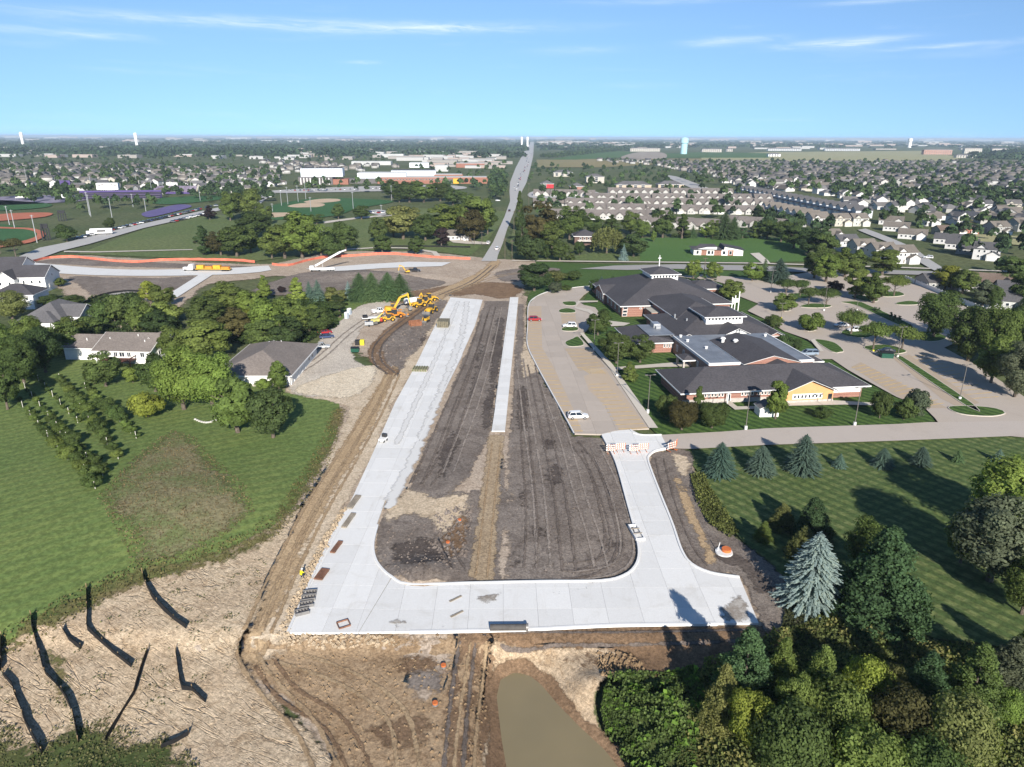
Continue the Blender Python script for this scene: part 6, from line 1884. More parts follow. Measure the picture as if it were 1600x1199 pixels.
# townhouse rows
def row(pa, pb, n, turn, kind, wallc, roofc, label, group, detailed=True, jit=0.0, s=1.0):
	a, b = P(*pa), P(*pb)
	d = (b - a)
	ang = math.atan2(d.y, d.x)
	made = []
	for i in range(n):
		p = a.lerp(b, i / (n - 1))
		made.append(house(kind, p + Vector((rh.uniform(-jit, jit), rh.uniform(-jit, jit), 0)), ang + R(turn), label, group, detailed, wallc, roofc, s))
	number(made, '%s from the left')
row((1160, 302), (1345, 340), 22, 0, 'town', (0.46, .48, .52), Dk, 'blue-grey townhouse in the long stepped row', 'townhouses of the long stepped row')
row((1205, 332), (1275, 349), 8, 0, 'town', (0.50, .50, .50), Tp, 'townhouse in the shorter row below the long one', 'townhouses of the shorter row')
for ir, (pa, pb, n) in enumerate((((880, 340), (1030, 342), 9), ((905, 330), (1175, 334), 14), ((850, 321), (1190, 322), 15), ((925, 312), (1190, 314), 11), ((850, 306), (920, 307), 4), ((960, 303), (1130, 304), 8), ((1000, 352), (1120, 358), 5), ((1150, 352), (1235, 358), 4))):
	row(pa, pb, n, 0, 'villa', (0.40, .39, .37), (0.160, .140, .128), 'taupe roofed villa, ' + ('front left row', 'second row', 'third row', 'fourth row', 'back left group', 'back row', 'front middle group', 'front right group')[ir], 'attached villas east of the arterial', n > 8 and pa[1] > 320, jit=2.5)
# scattered subdivision houses
def zone_points(px, dx, dy, jit, seed, keep=1.0):
	poly = XY(px)
	xs, ys = [p[0] for p in poly], [p[1] for p in poly]
	rs = np.random.RandomState(seed)
	gx, gy = np.meshgrid(np.arange(min(xs), max(xs), dx), np.arange(min(ys), max(ys), dy))
	gx = gx.ravel() + rs.uniform(-jit, jit, gx.size) * dx
	gy = gy.ravel() + rs.uniform(-jit, jit, gy.size) * dy
	m = in_poly(gx, gy, poly) & (rs.rand(gx.size) < keep)
	return np.stack([gx[m], gy[m]], 1)
ZH = [
	([(1010, 258), (1180, 258), (1620, 262), (1620, 336), (1490, 338), (1360, 330), (1300, 306), (1160, 296), (1110, 275)], 23, 32, .2, 1, 0.93, 'right'),
	([(930, 251), (1100, 254), (1620, 255), (1620, 262), (1180, 258), (1010, 258), (950, 255)], 30, 42, .2, 2, 0.9, 'right'),
	([(1440, 336), (1620, 334), (1620, 358), (1450, 350)], 26, 32, .15, 3, 0.75, 'right'),
	([(-60, 258), (250, 260), (430, 266), (440, 290), (380, 304), (240, 306), (110, 296), (-60, 288)], 28, 40, .25, 4, 0.85, 'left'),
	([(400, 252), (620, 262), (480, 278), (430, 270)], 34, 44, .25, 5, 0.8, 'left'),
]
allh = []
for px, dx, dy, jit, seed, keep, side in ZH:
	allh += [(math.hypot(x, y), x, y, side) for x, y in zone_points(px, dx, dy, jit, seed, keep)]
allh.sort()
NEAR_H = 185
for i, (d, x, y, side) in enumerate(allh[:NEAR_H]):
	k = rh.choice(('two', 'two', 'ranch', 'villa', 'hip'))
	lab = 'small pale house among many in the subdivision right of the arterial' if side == 'right' else 'small pale house among trees in the suburb left of the arterial'
	house(k, (x, y, 0), R(rh.choice((0, 90, 180, 270)) + rh.uniform(-22, 22)), lab, 'subdivision houses on the ' + side, False, rh.choice(WALLS[:4] + [WALLS[5]] * 3))
for p in PROTO.values():
	for c in list(p.children):
		for g in list(c.children):
			bpy.data.objects.remove(g)
		bpy.data.objects.remove(c)
	bpy.data.objects.remove(p)
def tile(name, V, F, mi, pts, mats, label, cat, rz=True, smin=.85, smax=1.2, val=None, seed=3, hmul=None):
	"""one mesh with many scaled, turned copies of a small shape"""
	rs = np.random.RandomState(seed)
	V, n = np.asarray(V, float), len(pts)
	a = rs.uniform(0, 6.283, n) if rz is True else rs.choice([0, math.pi / 2, math.pi, -math.pi / 2], n) + rs.uniform(-.35, .35, n)
	s = rs.uniform(smin, smax, n)
	sz = s * (rs.uniform(.85, 1.2, n) if hmul is None else hmul)
	c, si = np.cos(a), np.sin(a)
	X = (V[None, :, 0] * c[:, None] - V[None, :, 1] * si[:, None]) * s[:, None] + pts[:, 0][:, None]
	Y = (V[None, :, 0] * si[:, None] + V[None, :, 1] * c[:, None]) * s[:, None] + pts[:, 1][:, None]
	Z = V[None, :, 2] * sz[:, None]
	W = np.stack([X, Y, Z], 2).reshape(-1, 3)
	nv = len(V)
	lt = np.array([len(f) for f in F], np.int32)
	flat = np.concatenate([np.array(f, np.int32) for f in F])
	me = bpy.data.meshes.new(name)
	me.vertices.add(len(W))
	me.vertices.foreach_set('co', W.astype(np.float32).ravel())
	L = (flat[None, :] + (np.arange(n, dtype=np.int32) * nv)[:, None]).ravel()
	me.loops.add(len(L))
	me.loops.foreach_set('vertex_index', L)
	T = np.tile(lt, n)
	me.polygons.add(len(T))
	st = np.concatenate([[0], np.cumsum(T)[:-1]]).astype(np.int32)
	me.polygons.foreach_set('loop_start', st)
	me.polygons.foreach_set('loop_total', T)
	me.update(calc_edges=True)
	for m in mats:
		me.materials.append(m)
	if mi is not None:
		nm = len(mats)
		base = np.tile(np.array(mi, np.int32), n)
		if callable(hmul):
			pass
		me.polygons.foreach_set('material_index', base)
	at = me.attributes.new('leafv', 'FLOAT', 'POINT')
	per = np.repeat(rs.rand(n), nv) * .55
	loc = np.tile(np.asarray(val) if val is not None else rs.rand(nv), n) * .45
	at.data.foreach_set('value', (per + loc).astype(np.float32))
	o = link(name, me)
	tag(o, label, cat, kind='stuff')
	return o
far_roofs = [simple('far_roof_a', (0.125, .115, .11), .9, 0), simple('far_roof_b', (.15, .135, .118), .9, 0), simple('far_roof_c', (.09, .088, .09), .9, 0)]
far_walls = [simple('far_wall_a', (.40, .39, .37), .8, 0), simple('far_wall_b', (.27, .25, .23), .8, 0), simple('far_wall_c', (.38, .375, .365), .8, 0)]
hb = MB()
hb.box(-6, 6, -4.5, 4.5, -.3, 4.6, 0)
hb.prism([(-5.0, 4.5), (5.0, 4.5), (0, 7.4)], 'x', -6.3, 6.3, 1)
hb.prism([(.5, 3.0), (6, 3.0), (3.2, 5.2)], 'y', -7.2, -3, 1)
hb.box(.8, 5.7, -7.0, -4.51, -.3, 3.0, 0)
rest = np.array([(x, y) for d, x, y, s_ in allh[NEAR_H:]])
for j in range(3):
	tile('distant_houses', hb.v, hb.f, hb.mi, rest[j::3], [far_walls[j], far_roofs[j]], 'countless far rooftops of the suburbs spread towards the horizon', 'houses', rz='sq', seed=20 + j, smin=.9, smax=1.25, hmul=1.0)
# ------------------------------------------------------------------ far trees
rs = np.random.RandomState(9)
nq = 64
d = unit(rs.normal(size=(nq, 3)))
d[:, 2] = np.abs(d[:, 2]) * 1.1 - .25
C = d * np.array([3.2, 3.2, 3.4]) * rs.uniform(.6, 1.05, (nq, 1)) + np.array([0, 0, 4.4])
N = unit(d + rs.normal(size=(nq, 3)) * .5)
U, V = tangent(N, rs)
s_ = rs.uniform(.75, 1.35, (nq, 1))
q4 = np.stack([C - U * s_ * .6 - V * s_, C + U * s_ - V * s_ * .4, C + U * s_ * .5 + V * s_, C - U * s_ + V * s_ * .4], 1).reshape(-1, 3)
qf = [tuple(range(i * 4, i * 4 + 4)) for i in range(nq)]
qv = np.repeat(rs.rand(nq), 4)
def leaf_stuff_mat(name, col):
	t = NT(name)
	v = t.attr('leafv')
	c = t.mix(1.0, col, t.ramp(v, 0, 1, 0.5, 1.6), 'MULTIPLY')
	t.color(c)
	t.b.inputs['Roughness'].default_value = .9
	t.b.inputs['Specular IOR Level'].default_value = .1
	return t.m
M_farleaf = leaf_stuff_mat('far_leaves', (0.046, 0.072, 0.026))
M_fardark = leaf_stuff_mat('far_dark_leaves', (0.030, 0.050, 0.022))
ZT = [
	# wooded suburb on the left
	([(-60, 256), (250, 258), (440, 266), (440, 292), (380, 306), (240, 308), (110, 298), (-60, 292)], 21, 30, .45, 1, .85, 0),
	([(-60, 292), (120, 298), (400, 306), (400, 318), (240, 312), (100, 308), (-60, 306)], 12, 16, .45, 2, .42, 1),
	([(-60, 232), (420, 236), (600, 246), (620, 256), (400, 254), (-60, 256)], 38, 60, .45, 3, .7, 0),
	# right subdivisions
	([(1010, 258), (1180, 258), (1620, 262), (1620, 336), (1490, 338), (1360, 330), (1300, 306), (1160, 296), (1110, 275)], 18, 23, .45, 4, .62, 0),
	([(1290, 296), (1400, 298), (1620, 300), (1620, 328), (1480, 326), (1380, 322), (1320, 308)], 11, 15, .45, 5, .60, 1),
	([(1340, 340), (1480, 352), (1620, 350), (1620, 400), (1560, 420), (1480, 398), (1440, 372)], 11, 12, .45, 6, .32, 1),
	([(1480, 400), (1620, 395), (1620, 470), (1590, 440), (1540, 415)], 10, 12, .45, 16, .35, 1),
	([(830, 262), (1000, 262), (1110, 276), (1150, 298), (1190, 330), (1180, 345), (840, 345), (826, 300)], 22, 24, .45, 7, .40, 0),
	([(1180, 345), (1300, 360), (1290, 380), (1180, 368)], 10, 9, .45, 8, .6, 1),
	([(930, 251), (1100, 254), (1620, 255), (1620, 262), (1180, 258), (1010, 258), (950, 255)], 24, 34, .45, 17, .75, 1),
	# around the school and along the arterial
	([(640, 262), (800, 258), (790, 300), (700, 296)], 24, 30, .45, 9, .30, 0),
	([(420, 288), (640, 284), (760, 286), (780, 300), (640, 304), (430, 302)], 16, 20, .45, 10, .30, 0),
	([(768, 268), (792, 270), (788, 312), (764, 316)], 10, 12, .4, 11, .75, 1),
	([(842, 247), (860, 243), (930, 234), (985, 231), (985, 236), (930, 241), (862, 249)], 14, 22, .4, 12, .95, 1),
	([(-60, 308), (130, 308), (140, 318), (-60, 322)], 14, 16, .4, 13, .55, 1),
	([(100, 318), (230, 316), (250, 326), (110, 336)], 12, 16, .4, 14, .4, 0),
	([(300, 300), (420, 300), (430, 320), (330, 318)], 12, 18, .4, 15, .55, 1),
]
pl = [[], []]
for px, dx, dy, jit, seed, keep, k in ZT:
	pts = zone_points(px, dx, dy, jit, seed + 40, keep)
	r2 = np.random.RandomState(seed)
	m = r2.rand(len(pts)) < (.65 if k else .4)
	pl[1].append(pts[m])
	pl[0].append(pts[~m])
for k, mat in ((0, M_farleaf), (1, M_fardark)):
	pts = np.concatenate(pl[k])
	tile('distant_trees', q4, qf, None, pts, [mat], 'uncountable small tree crowns among the far suburbs', 'trees', seed=60 + k, val=qv, smin=.75, smax=1.5)
# the wooded plain out to the horizon
def far_woods():
	rs = np.random.RandomState(77)
	n = 9000
	dist = 2300 * np.exp(rs.rand(n) * 2.1)
	ang = rs.uniform(-.72, .72, n)
	x, y = dist * np.tan(ang), dist
	pn = (np.sin(x / 700 + 1.3) * np.cos(y / 900) + np.sin(x / 260) * .4 + rs.normal(size=n) * .5)
	keep = pn > -.55
	keep &= ~((np.abs(x - 0.026 * y) < 35))
	for poly in ([(838, 236), (1000, 236), (1520, 234), (1520, 262), (838, 262)], [(980, 232), (1500, 231), (1520, 240), (980, 240)]):
		keep &= ~in_poly(x, y, XY(poly))
	pts = np.stack([x, y], 1)[keep]
	nq2 = 46
	d = unit(rs.normal(size=(nq2, 3)))
	d[:, 2] = np.abs(d[:, 2])
	C = d * np.array([26, 15, 9]) * rs.uniform(.7, 1.05, (nq2, 1)) + np.array([0, 0, 1.5])
	N = unit(d + rs.normal(size=(nq2, 3)) * .45 + np.array([0, 0, .2]))
	U, V = tangent(N, rs)
	s = rs.uniform(3.0, 5.5, (nq2, 1))
	q = np.stack([C - U * s * .6 - V * s, C + U * s - V * s * .4, C + U * s * .5 + V * s, C - U * s + V * s * .4], 1).reshape(-1, 3)
	q[:, 2] = np.maximum(q[:, 2], -.5)
	tile('far_woodland', q, [tuple(range(i * 4, i * 4 + 4)) for i in range(nq2)], None, pts, [M_fardark], 'dark wooded plain fading into the haze below the horizon', 'woodland', seed=5, val=np.repeat(rs.rand(nq2), 4), smin=.7, smax=1.5, rz='x')
far_woods()
# far pale roofs: warehouses, apartments and shops as low boxes
def far_boxes():
	rs = np.random.RandomState(31)
	bb = MB().box(-1, 1, -1, 1, 0, 1, 0)
	P3 = []
	for px, n in (([(0, 229), (420, 233), (800, 240), (800, 254), (420, 250), (0, 246)], 130), ([(840, 222), (985, 224), (985, 232), (860, 236)], 40), ([(0, 214), (1600, 219), (1600, 228), (0, 226)], 110),
				  ([(640, 244), (800, 246), (800, 266), (650, 262)], 30), ([(1000, 226), (1600, 226), (1600, 236), (1000, 233)], 50)):
		poly = XY(px)
		xs, ys = [p[0] for p in poly], [p[1] for p in poly]
		c = 0
		while c < n:
			x, y = rs.uniform(min(xs), max(xs)), min(ys) * (max(ys) / min(ys)) ** rs.rand()
			if in_poly(np.array([x]), np.array([y]), poly)[0] and abs(x - .026 * y) > 60:
				P3.append((x, y))
				c += 1
	P3 = np.array(P3)
	V = np.array(bb.v)
	for j in range(3):
		pts = P3[j::3]
		me_v, me_f = [], []
		for x, y in pts:
			k = y / 2500
			w, dd, h = rs.uniform(12, 45) * max(.8, k * .8), rs.uniform(10, 20), rs.uniform(5, 11) * max(.8, k * .6)
			b = len(me_v)
			me_v += [(x + v[0] * w / 1, y + v[1] * dd, v[2] * h) for v in V]
			me_f += [tuple(b + i for i in f) for f in bb.f]
		me = bpy.data.meshes.new('distant_buildings')
		me.from_pydata(me_v, [], me_f)
		o = link('distant_buildings', me, None, [far_walls[2], far_walls[1], simple('far_wall_d', (.33, .27, .24), .8, 0)][j])
		tag(o, 'far pale flat roofed buildings strewn along the horizon', 'buildings', kind='stuff')
far_boxes()
# ------------------------------------------------------------------ school, stadium, ball fields, towers
M_schoolwhite = simple('pale_metal_panel', (0.62, 0.66, 0.70), .5, .05)
M_schooldark = simple('grey_brown_panel', (0.115, 0.105, 0.105), .7, .1)
M_schoolbrick = simple('school_brick', (0.26, 0.12, 0.085), .9, .1)
M_flatroof = simple('pale_flat_roof', (0.42, 0.42, 0.41), .9, .12, .05)
M_darkroof = simple('dark_flat_roof', (0.085, 0.085, 0.09), .9, .15, .05)
M_purple = simple('purple_paint', (0.075, 0.050, 0.165), .6, .15, .1)
M_purplegrey = simple('purple_grey_seats', (0.170, 0.140, 0.200), .7, .15, .1)
M_black = simple('black_metal', (0.018, 0.018, 0.02), .6, .1)
M_yellow = simple('machine_yellow', (0.58, 0.33, 0.030), .55, .15)
M_clay = simple('red_clay_infield', (0.40, 0.130, 0.070), .95, .12, .1)
M_infield = simple('tan_infield', (0.48, 0.36, 0.245), .95, .1, .1)
def wpx(px_w, y_px):
	p = P(800, y_px)
	return px_w * (p.y * FWD[0] - CAM_H * FWD[1]) / F_PX
def school():
	b = Bld('school_auditorium', 'tall pale grey school auditorium above a dark colonnade', 'school', P(506, 287), R(8))
	b.walls(-27, 27, -16, 18, 20, M_schoolwhite, 9.5, 'fly_tower')
	MB().box(-26.4, 26.4, -15.4, 17.4, 19.6, 20.2).build('roof', M_darkroof, b.root)
	b.walls(-30, 14, -22, 16, 9.5, M_schooldark)
	for i in range(10):
		MB().box(-27 + i * 4, -26 + i * 4, -23.6, -22.6, 0, 8.6).build('column', M_white, b.root)
	b.walls(14.2, 34, -20, 14, 6.5, M_schoolbrick)
	b = Bld('school_building', 'long red brick school with pale flat roofs and yellow corner block', 'school', P(655, 287), R(5))
	b.walls(-56, 96, 0, 30, 8.0, M_schoolbrick)
	MB().box(-55, 95, 1, 29, 8.0, 8.4).build('roof', M_flatroof, b.root)
	b.walls(-84, -18, 14, 50, 13, M_schoolwhite, 0, 'gym_wall')
	MB().box(-83, -19, 15, 49, 13, 13.4).build('roof', M_flatroof, b.root)
	b.walls(-40, 22, 40, 78, 15, M_schoolwhite, 0, 'gym_wall')
	MB().box(-39, 21, 41, 77, 15, 15.4).build('roof', M_darkroof, b.root)
	b.walls(-110, -57, 6, 22, 6, M_schooldark)
	b.walls(46, 54, -4, -0.05, 6.5, M_yellow, 0, 'yellow_block')
	b.walls(38, 45.9, -6, -0.05, 5.5, M_schooldark)
	b.walls(20, 60, 30.1, 60, 10, M_schoolbrick)
	MB().box(21, 59, 31, 59, 10, 10.4).build('roof', M_flatroof, b.root)
	for i in range(24):
		b.opening('S', -52 + i * 3.9, -.02, 4.6, 2.2, 1.6)
	for x, y, w, h, m, l in ((655, 262, 30, 9, M_schoolwhite, 'pale gym hall behind the red brick school'), (735, 262, 44, 8, M_schoolbrick, 'brick block at the arterial behind the school'), (690, 268, 20, 10, M_flatroof, 'white roofed hall right behind the school'),
							 (580, 258, 60, 7, M_flatroof, 'long low shop roof behind the school trees'), (610, 246, 40, 9, M_flatroof, 'pale warehouse far behind the school')):
		q = Bld('school_building', l, 'building', P(x, y), R(3))
		ww = wpx(w, y)
		q.walls(-ww / 2, ww / 2, 0, 40, h, m)
		MB().box(-ww / 2 + .5, ww / 2 - .5, .6, 39.5, h, h + .5).build('roof', M_flatroof, q.root)
school()
def stadium():
	b = Bld('press_box', 'white stadium press box on steel legs above the bleachers', 'press box', P(172, 310), R(12))
	b.walls(-10, 10, -3, 3, 15, M_white, 8.5, 'cabin')
	for x in (-6, -4, -2, 0, 2, 4, 6):
		MB().box(x - .3, x + .3, -3, -2.4, -.2, 8.5).build('leg', M_metal, b.root)
	for sg in (-1, 1):
		MB().beam((sg * 9.5, -3.06, 12), (sg * 3, -3.06, 14), .25, .7).build('emblem_bar', M_schooldark, b.root)
	s = thing('bleacher', 'long dark bleacher stand with purple skirts below the press box', 'bleachers', P(185, 312), R(12))
	for k in range(8):
		MB().box(-38, 38, 2 + k * 1.2, 3.1 + k * 1.2, .4 + k * .8, .7 + k * .8).build('seat_row', M_black if k % 2 else M_schooldark, s)
	MB().box(-38, 38, 11.5, 11.8, 0, 8).build('back_wall', M_purple, s)
	s = thing('bleacher', 'purple-grey grandstand right of the press box', 'bleachers', P(265, 303), R(8))
	for k in range(7):
		MB().box(-27, 27, k * 1.6, 1.5 + k * 1.6, .2 + k * 1.1, 1.1 + k * 1.1).build('seat_row', M_purplegrey, s)
	MB().box(-30, 28, -1.5, -.6, 0, 1.8).build('purple_wall', M_purple, s)
	sg = thing('stadium_sign', 'white sign board on the grandstand rear', 'sign', P(265, 302), R(8))
	MB().box(-6, 6, 12, 12.6, 7.5, 10.5).build('board', M_white, sg)
	for x in (-5, 5):
		MB().box(x - .2, x + .2, 12.1, 12.5, -.2, 7.5).build('post', M_metal, sg)
	s = thing('scoreboard', 'tall purple stadium scoreboard on two posts', 'scoreboard', P(105, 304), R(15))
	MB().box(-5, 5, -.4, .4, 4, 14.5).build('panel', M_purple, s)
	MB().box(-4.2, 4.2, -.52, -.42, 5, 7.5).build('screen', simple('screen', (.35, .35, .45), .4, .3, .3), s)
	for x in (-4, 4):
		MB().box(x - .3, x + .3, .45, .9, -.2, 14).build('post', M_black, s)
	for x, l in ((38, 'white peaked tent beside the track, left one'), (97, 'white peaked tent beside the track, right one')):
		t_ = thing('marquee_tent', l, 'tent', P(x, 312), R(8))
		mb = MB()
		for a in ((-6, -4), (6, -4), (6, 4), (-6, 4)):
			MB().cyl((*a, -.2), (*a, 2.6), .08, .08, 6).build('pole', M_metal, t_)
		c4 = [(-6, -4), (6, -4), (6, 4), (-6, 4)]
		for i in range(4):
			mb.quad((*c4[i], 2.5), (*c4[(i + 1) % 4], 2.5), (0, 0, 5.2))
			mb.quad((*c4[i], 1.9), (*c4[(i + 1) % 4], 1.9), (*c4[(i + 1) % 4], 2.5), (*c4[i], 2.5))
		mb.build('canopy', M_white, t_)
	for nm, px, mat, z in (('running_track', [(-40, 312), (40, 306), (120, 306), (140, 310), (110, 316), (-40, 322)], simple('grey_purple_track', (.22, .20, .26), .9, .1, .05), .3),
						   ('tennis_court', [(222, 334), (250, 326), (280, 320), (300, 323), (262, 334), (232, 340)], simple('purple_court', (.115, .09, .21), .8, .1, .1), .3),
						   ('sports_field', [(230, 312), (330, 306), (345, 312), (260, 320)], M_turf, .3), ('sports_field', [(-60, 312), (70, 318), (60, 326), (-60, 330)], M_turf, .3),
						   ('sports_field', [(-60, 350), (40, 355), (62, 364), (50, 378), (0, 386), (-60, 390)], M_turf, .32), ('ball_infield', [(-40, 340), (20, 334), (76, 333), (80, 337), (50, 342), (-40, 348)], M_clay, .35),
						   ('clay_track', [(-60, 348), (0, 355.5), (45, 357), (68, 363), (70, 370), (48, 380), (0, 388), (-60, 394), (-60, 388), (0, 384), (42, 376), (58, 369), (54, 363), (36, 359), (0, 358), (-60, 352)], M_clay, .42),
						   ('sports_field', [(405, 332), (440, 318), (500, 310), (560, 311), (610, 314), (608, 318), (560, 326), (520, 338), (430, 344)], M_turf, .3),
						   ('ball_infield', [(449, 323), (470, 318.5), (500, 318), (508, 321), (495, 324.5), (465, 325)], M_infield, .36), ('ball_infield', [(474, 316), (500, 311.5), (528, 311.5), (530, 315), (505, 317.5), (480, 318)], M_infield, .36),
						   ('ball_infield', [(400, 336), (425, 333), (450, 333), (452, 337), (430, 340.5), (400, 340)], M_infield, .36),
						   ('car_park', [(415, 312), (400, 325), (380, 330), (400, 306), (430, 303)], M_artcon, .3), ('car_park', [(560, 292), (700, 290), (720, 296), (560, 300), (430, 302), (430, 298)], M_artcon, .3),
						   ('car_park', [(575, 332), (590, 328), (615, 333), (600, 338)], M_artcon, .34),
						   ('street', [(290, 292), (420, 286), (420, 289), (292, 297)], M_artcon, .3), ('car_park', [(832, 300), (880, 298), (930, 300), (930, 308), (835, 310)], M_artcon, .3),
						   ('street', [(1040, 276), (1056, 276), (1115, 298), (1095, 300)], M_artcon, .35), ('street', [(1420, 400), (1400, 385), (1340, 360), (1352, 358), (1420, 385), (1450, 405), (1480, 425), (1462, 425)], M_artcon, .35),
						   ('building_site', [(970, 246), (1000, 238), (1035, 239), (1040, 247), (1000, 249)], simple('graded_earth', (.30, .25, .20), .95, .15, .02), .6)):
		sheet(nm, px, mat, z, 14, smooth=True)
stadium()
# white board fence panel behind the lot
def lot_fence():
	a, b = P(1414, 438), P(1540, 490)
	f = thing('white_fence', 'long white privacy fence between the east lot and the back yards', 'fence')
	n = 26
	d = (b - a) / n
	for i in range(n + 1):
		p = a + d * i
		MB().box(p.x - .09, p.x + .09, p.y - .09, p.y + .09, -.2, 2.15).build('post', M_white, f)
		if i < n:
			q = a + d * (i + 1)
			MB().beam((p.x, p.y, 1.05), (q.x, q.y, 1.05), .05, 1.85).build('panel', M_white, f)
lot_fence()
# towers on the horizon
def pillar_tower(x, dist, r, h, mat, label, neck=.55):
	p = P(x, 240)
	k = dist / p.y
	t_ = thing('water_tower', label, 'water tower', (p.x * k, dist, 0))
	MB().cyl((0, 0, -1), (0, 0, h * .62), r * .82, r * .82, 24).build('shaft', mat, t_, smooth=False)
	MB().cyl((0, 0, h * .62), (0, 0, h * .68), r * .82, r, 24).cyl((0, 0, h * .68), (0, 0, h * .93), r, r, 24).cyl((0, 0, h * .93), (0, 0, h), r, r * .55, 24).build('tank', mat, t_)
	return t_
pillar_tower(1068, 2900, 15.5, 61, simple('pale_blue_paint', (0.36, 0.58, 0.64), .5, .04), 'broad pale blue water tower standing above the right fields')
pillar_tower(216, 3600, 8, 74, M_white, 'slim white water tower left of centre near the horizon')
pillar_tower(39, 4200, 9, 78, M_white, 'white water tower at the far left horizon')
pillar_tower(1419, 5200, 14, 62, M_white, 'small white water tower at the right horizon')
pillar_tower(824, 4800, 8, 62, M_white, 'white tower at the end of the arterial road, right one')
pillar_tower(815, 5000, 8, 62, M_white, 'white tower at the end of the arterial road, left one')
# apartment blocks beyond the fields
def apartments(x, y, w, h, mat, label, floors=3, roof=None):
	b = Bld('apartment_block', label, 'apartments', P(x, y), R(0))
	ww = wpx(w, y)
	b.walls(-ww / 2, ww / 2, 0, 18, h, mat)
	b.hip(-ww / 2, ww / 2, 0, 18, h, 4, roof or M_roofgrey, .5)
	for i in range(int(ww / 9)):
		for fl in range(floors):
			b.opening('S', -ww / 2 + 5 + i * 9, -.05, 1 + fl * (h - 1) / floors, 4.2, 2.2)
M_fartan = simple('far_cream_wall', (.42, .39, .34), .85, .08)
for a in ((1008, 237, 48, 13, M_fartan, 'long cream apartment block beside the pale blue tower'), (1112, 238, 32, 12, M_fartan, 'cream apartment block right of the pale blue tower'), (1140, 237, 10, 10, M_fartan, 'small cream block at the field edge'),
		  (1226, 236, 56, 10, M_metal, 'long grey shed roof beyond the olive field, left'), (1316, 236, 60, 10, M_metal, 'long grey shed roof beyond the olive field, right'),
		  (1465, 242, 48, 18, simple('salmon_brick', (.34, .20, .155), .9, .1), 'salmon brick apartment building under construction at right'), (1520, 240, 30, 20, M_fartan, 'tan apartment block right of the salmon one'),
		  (1562, 240, 28, 19, M_fartan, 'tan apartment block farthest right beyond the field'), (1510, 247, 34, 8, M_fartan, 'low white building in front of the tan apartments'), (1210, 245, 20, 8, M_white, 'small white building in the olive field'),
		  (990, 298, 55, 6.5, simple('tan_block', (.45, .36, .27), .85, .08), 'tan strip mall with arched entrances behind the villas'), (1048, 298, 40, 7, simple('tan_block', (.45, .36, .27), .85, .08), 'tan office wing right of the strip mall'),
		  (855, 294, 20, 5, simple('red_canopy', (.45, .02, .03), .6, .05), 'red fascia filling station beside the arterial'), (902, 300, 22, 6, M_brick, 'small brick shop near the red filling station'),
		  (880, 276, 30, 6, M_fartan, 'cream shop row beside the arterial'), (930, 286, 28, 8, M_fartan, 'cream two storey block behind the shops')):
	apartments(*a)
# ------------------------------------------------------------------ vehicles
M_paint = simple('car_paint', (1, 1, 1), 0.28, 0.02, objcol=True, spec=0.5)
M_tyre = simple('tyre_rubber', (0.018, 0.018, 0.019), 0.9, 0.1)
M_rim = simple('wheel_rim', (0.45, 0.45, 0.46), 0.35, 0.05, metal=0.7)
M_lamp = simple('lamp_glass', (0.70, 0.70, 0.68), 0.15, 0, spec=0.6)
M_tail = simple('tail_lamp', (0.35, 0.015, 0.012), 0.2, 0, spec=0.6)
M_cglass = simple('car_glass', (0.012, 0.014, 0.018), 0.06, 0, spec=0.8)
def loft(name, secs, mat, parent):
	"""closed skin through cross sections, each a list of (x, y, z)"""
	mb = MB()
	n = len(secs[0])
	for s in secs:
		mb.v += [tuple(p) for p in s]
	for i in range(len(secs) - 1):
		for j in range(n):
			k = (j + 1) % n
			mb.f.append((i * n + j, i * n + k, (i + 1) * n + k, (i + 1) * n + j))
			mb.mi.append(0)
	mb.f.append(tuple(range(n))[::-1])
	mb.f.append(tuple((len(secs) - 1) * n + j for j in range(n)))
	mb.mi += [0, 0]
	o = mb.build(name, mat, parent, smooth=False)
	return o
def body_section(x, w, z0, z1, r=.12):
	return [(x, -w / 2 + r, z0), (x, w / 2 - r, z0), (x, w / 2, z0 + r), (x, w / 2, z1 - r * 1.4), (x, w / 2 - r * .9, z1), (x, -w / 2 + r * .9, z1), (x, -w / 2, z1 - r * 1.4), (x, -w / 2, z0 + r)]
def wheel(parent, x, y, r=.34, w=.22):
	t_ = MB().cyl((x, y - w / 2, r), (x, y + w / 2, r), r, r, 14).build('wheel', M_tyre, parent)
	s = 1 if y > 0 else -1
	MB().cyl((x, y + s * w * .45, r), (x, y + s * w * .54, r), r * .62, r * .58, 12).build('rim', M_rim, t_)
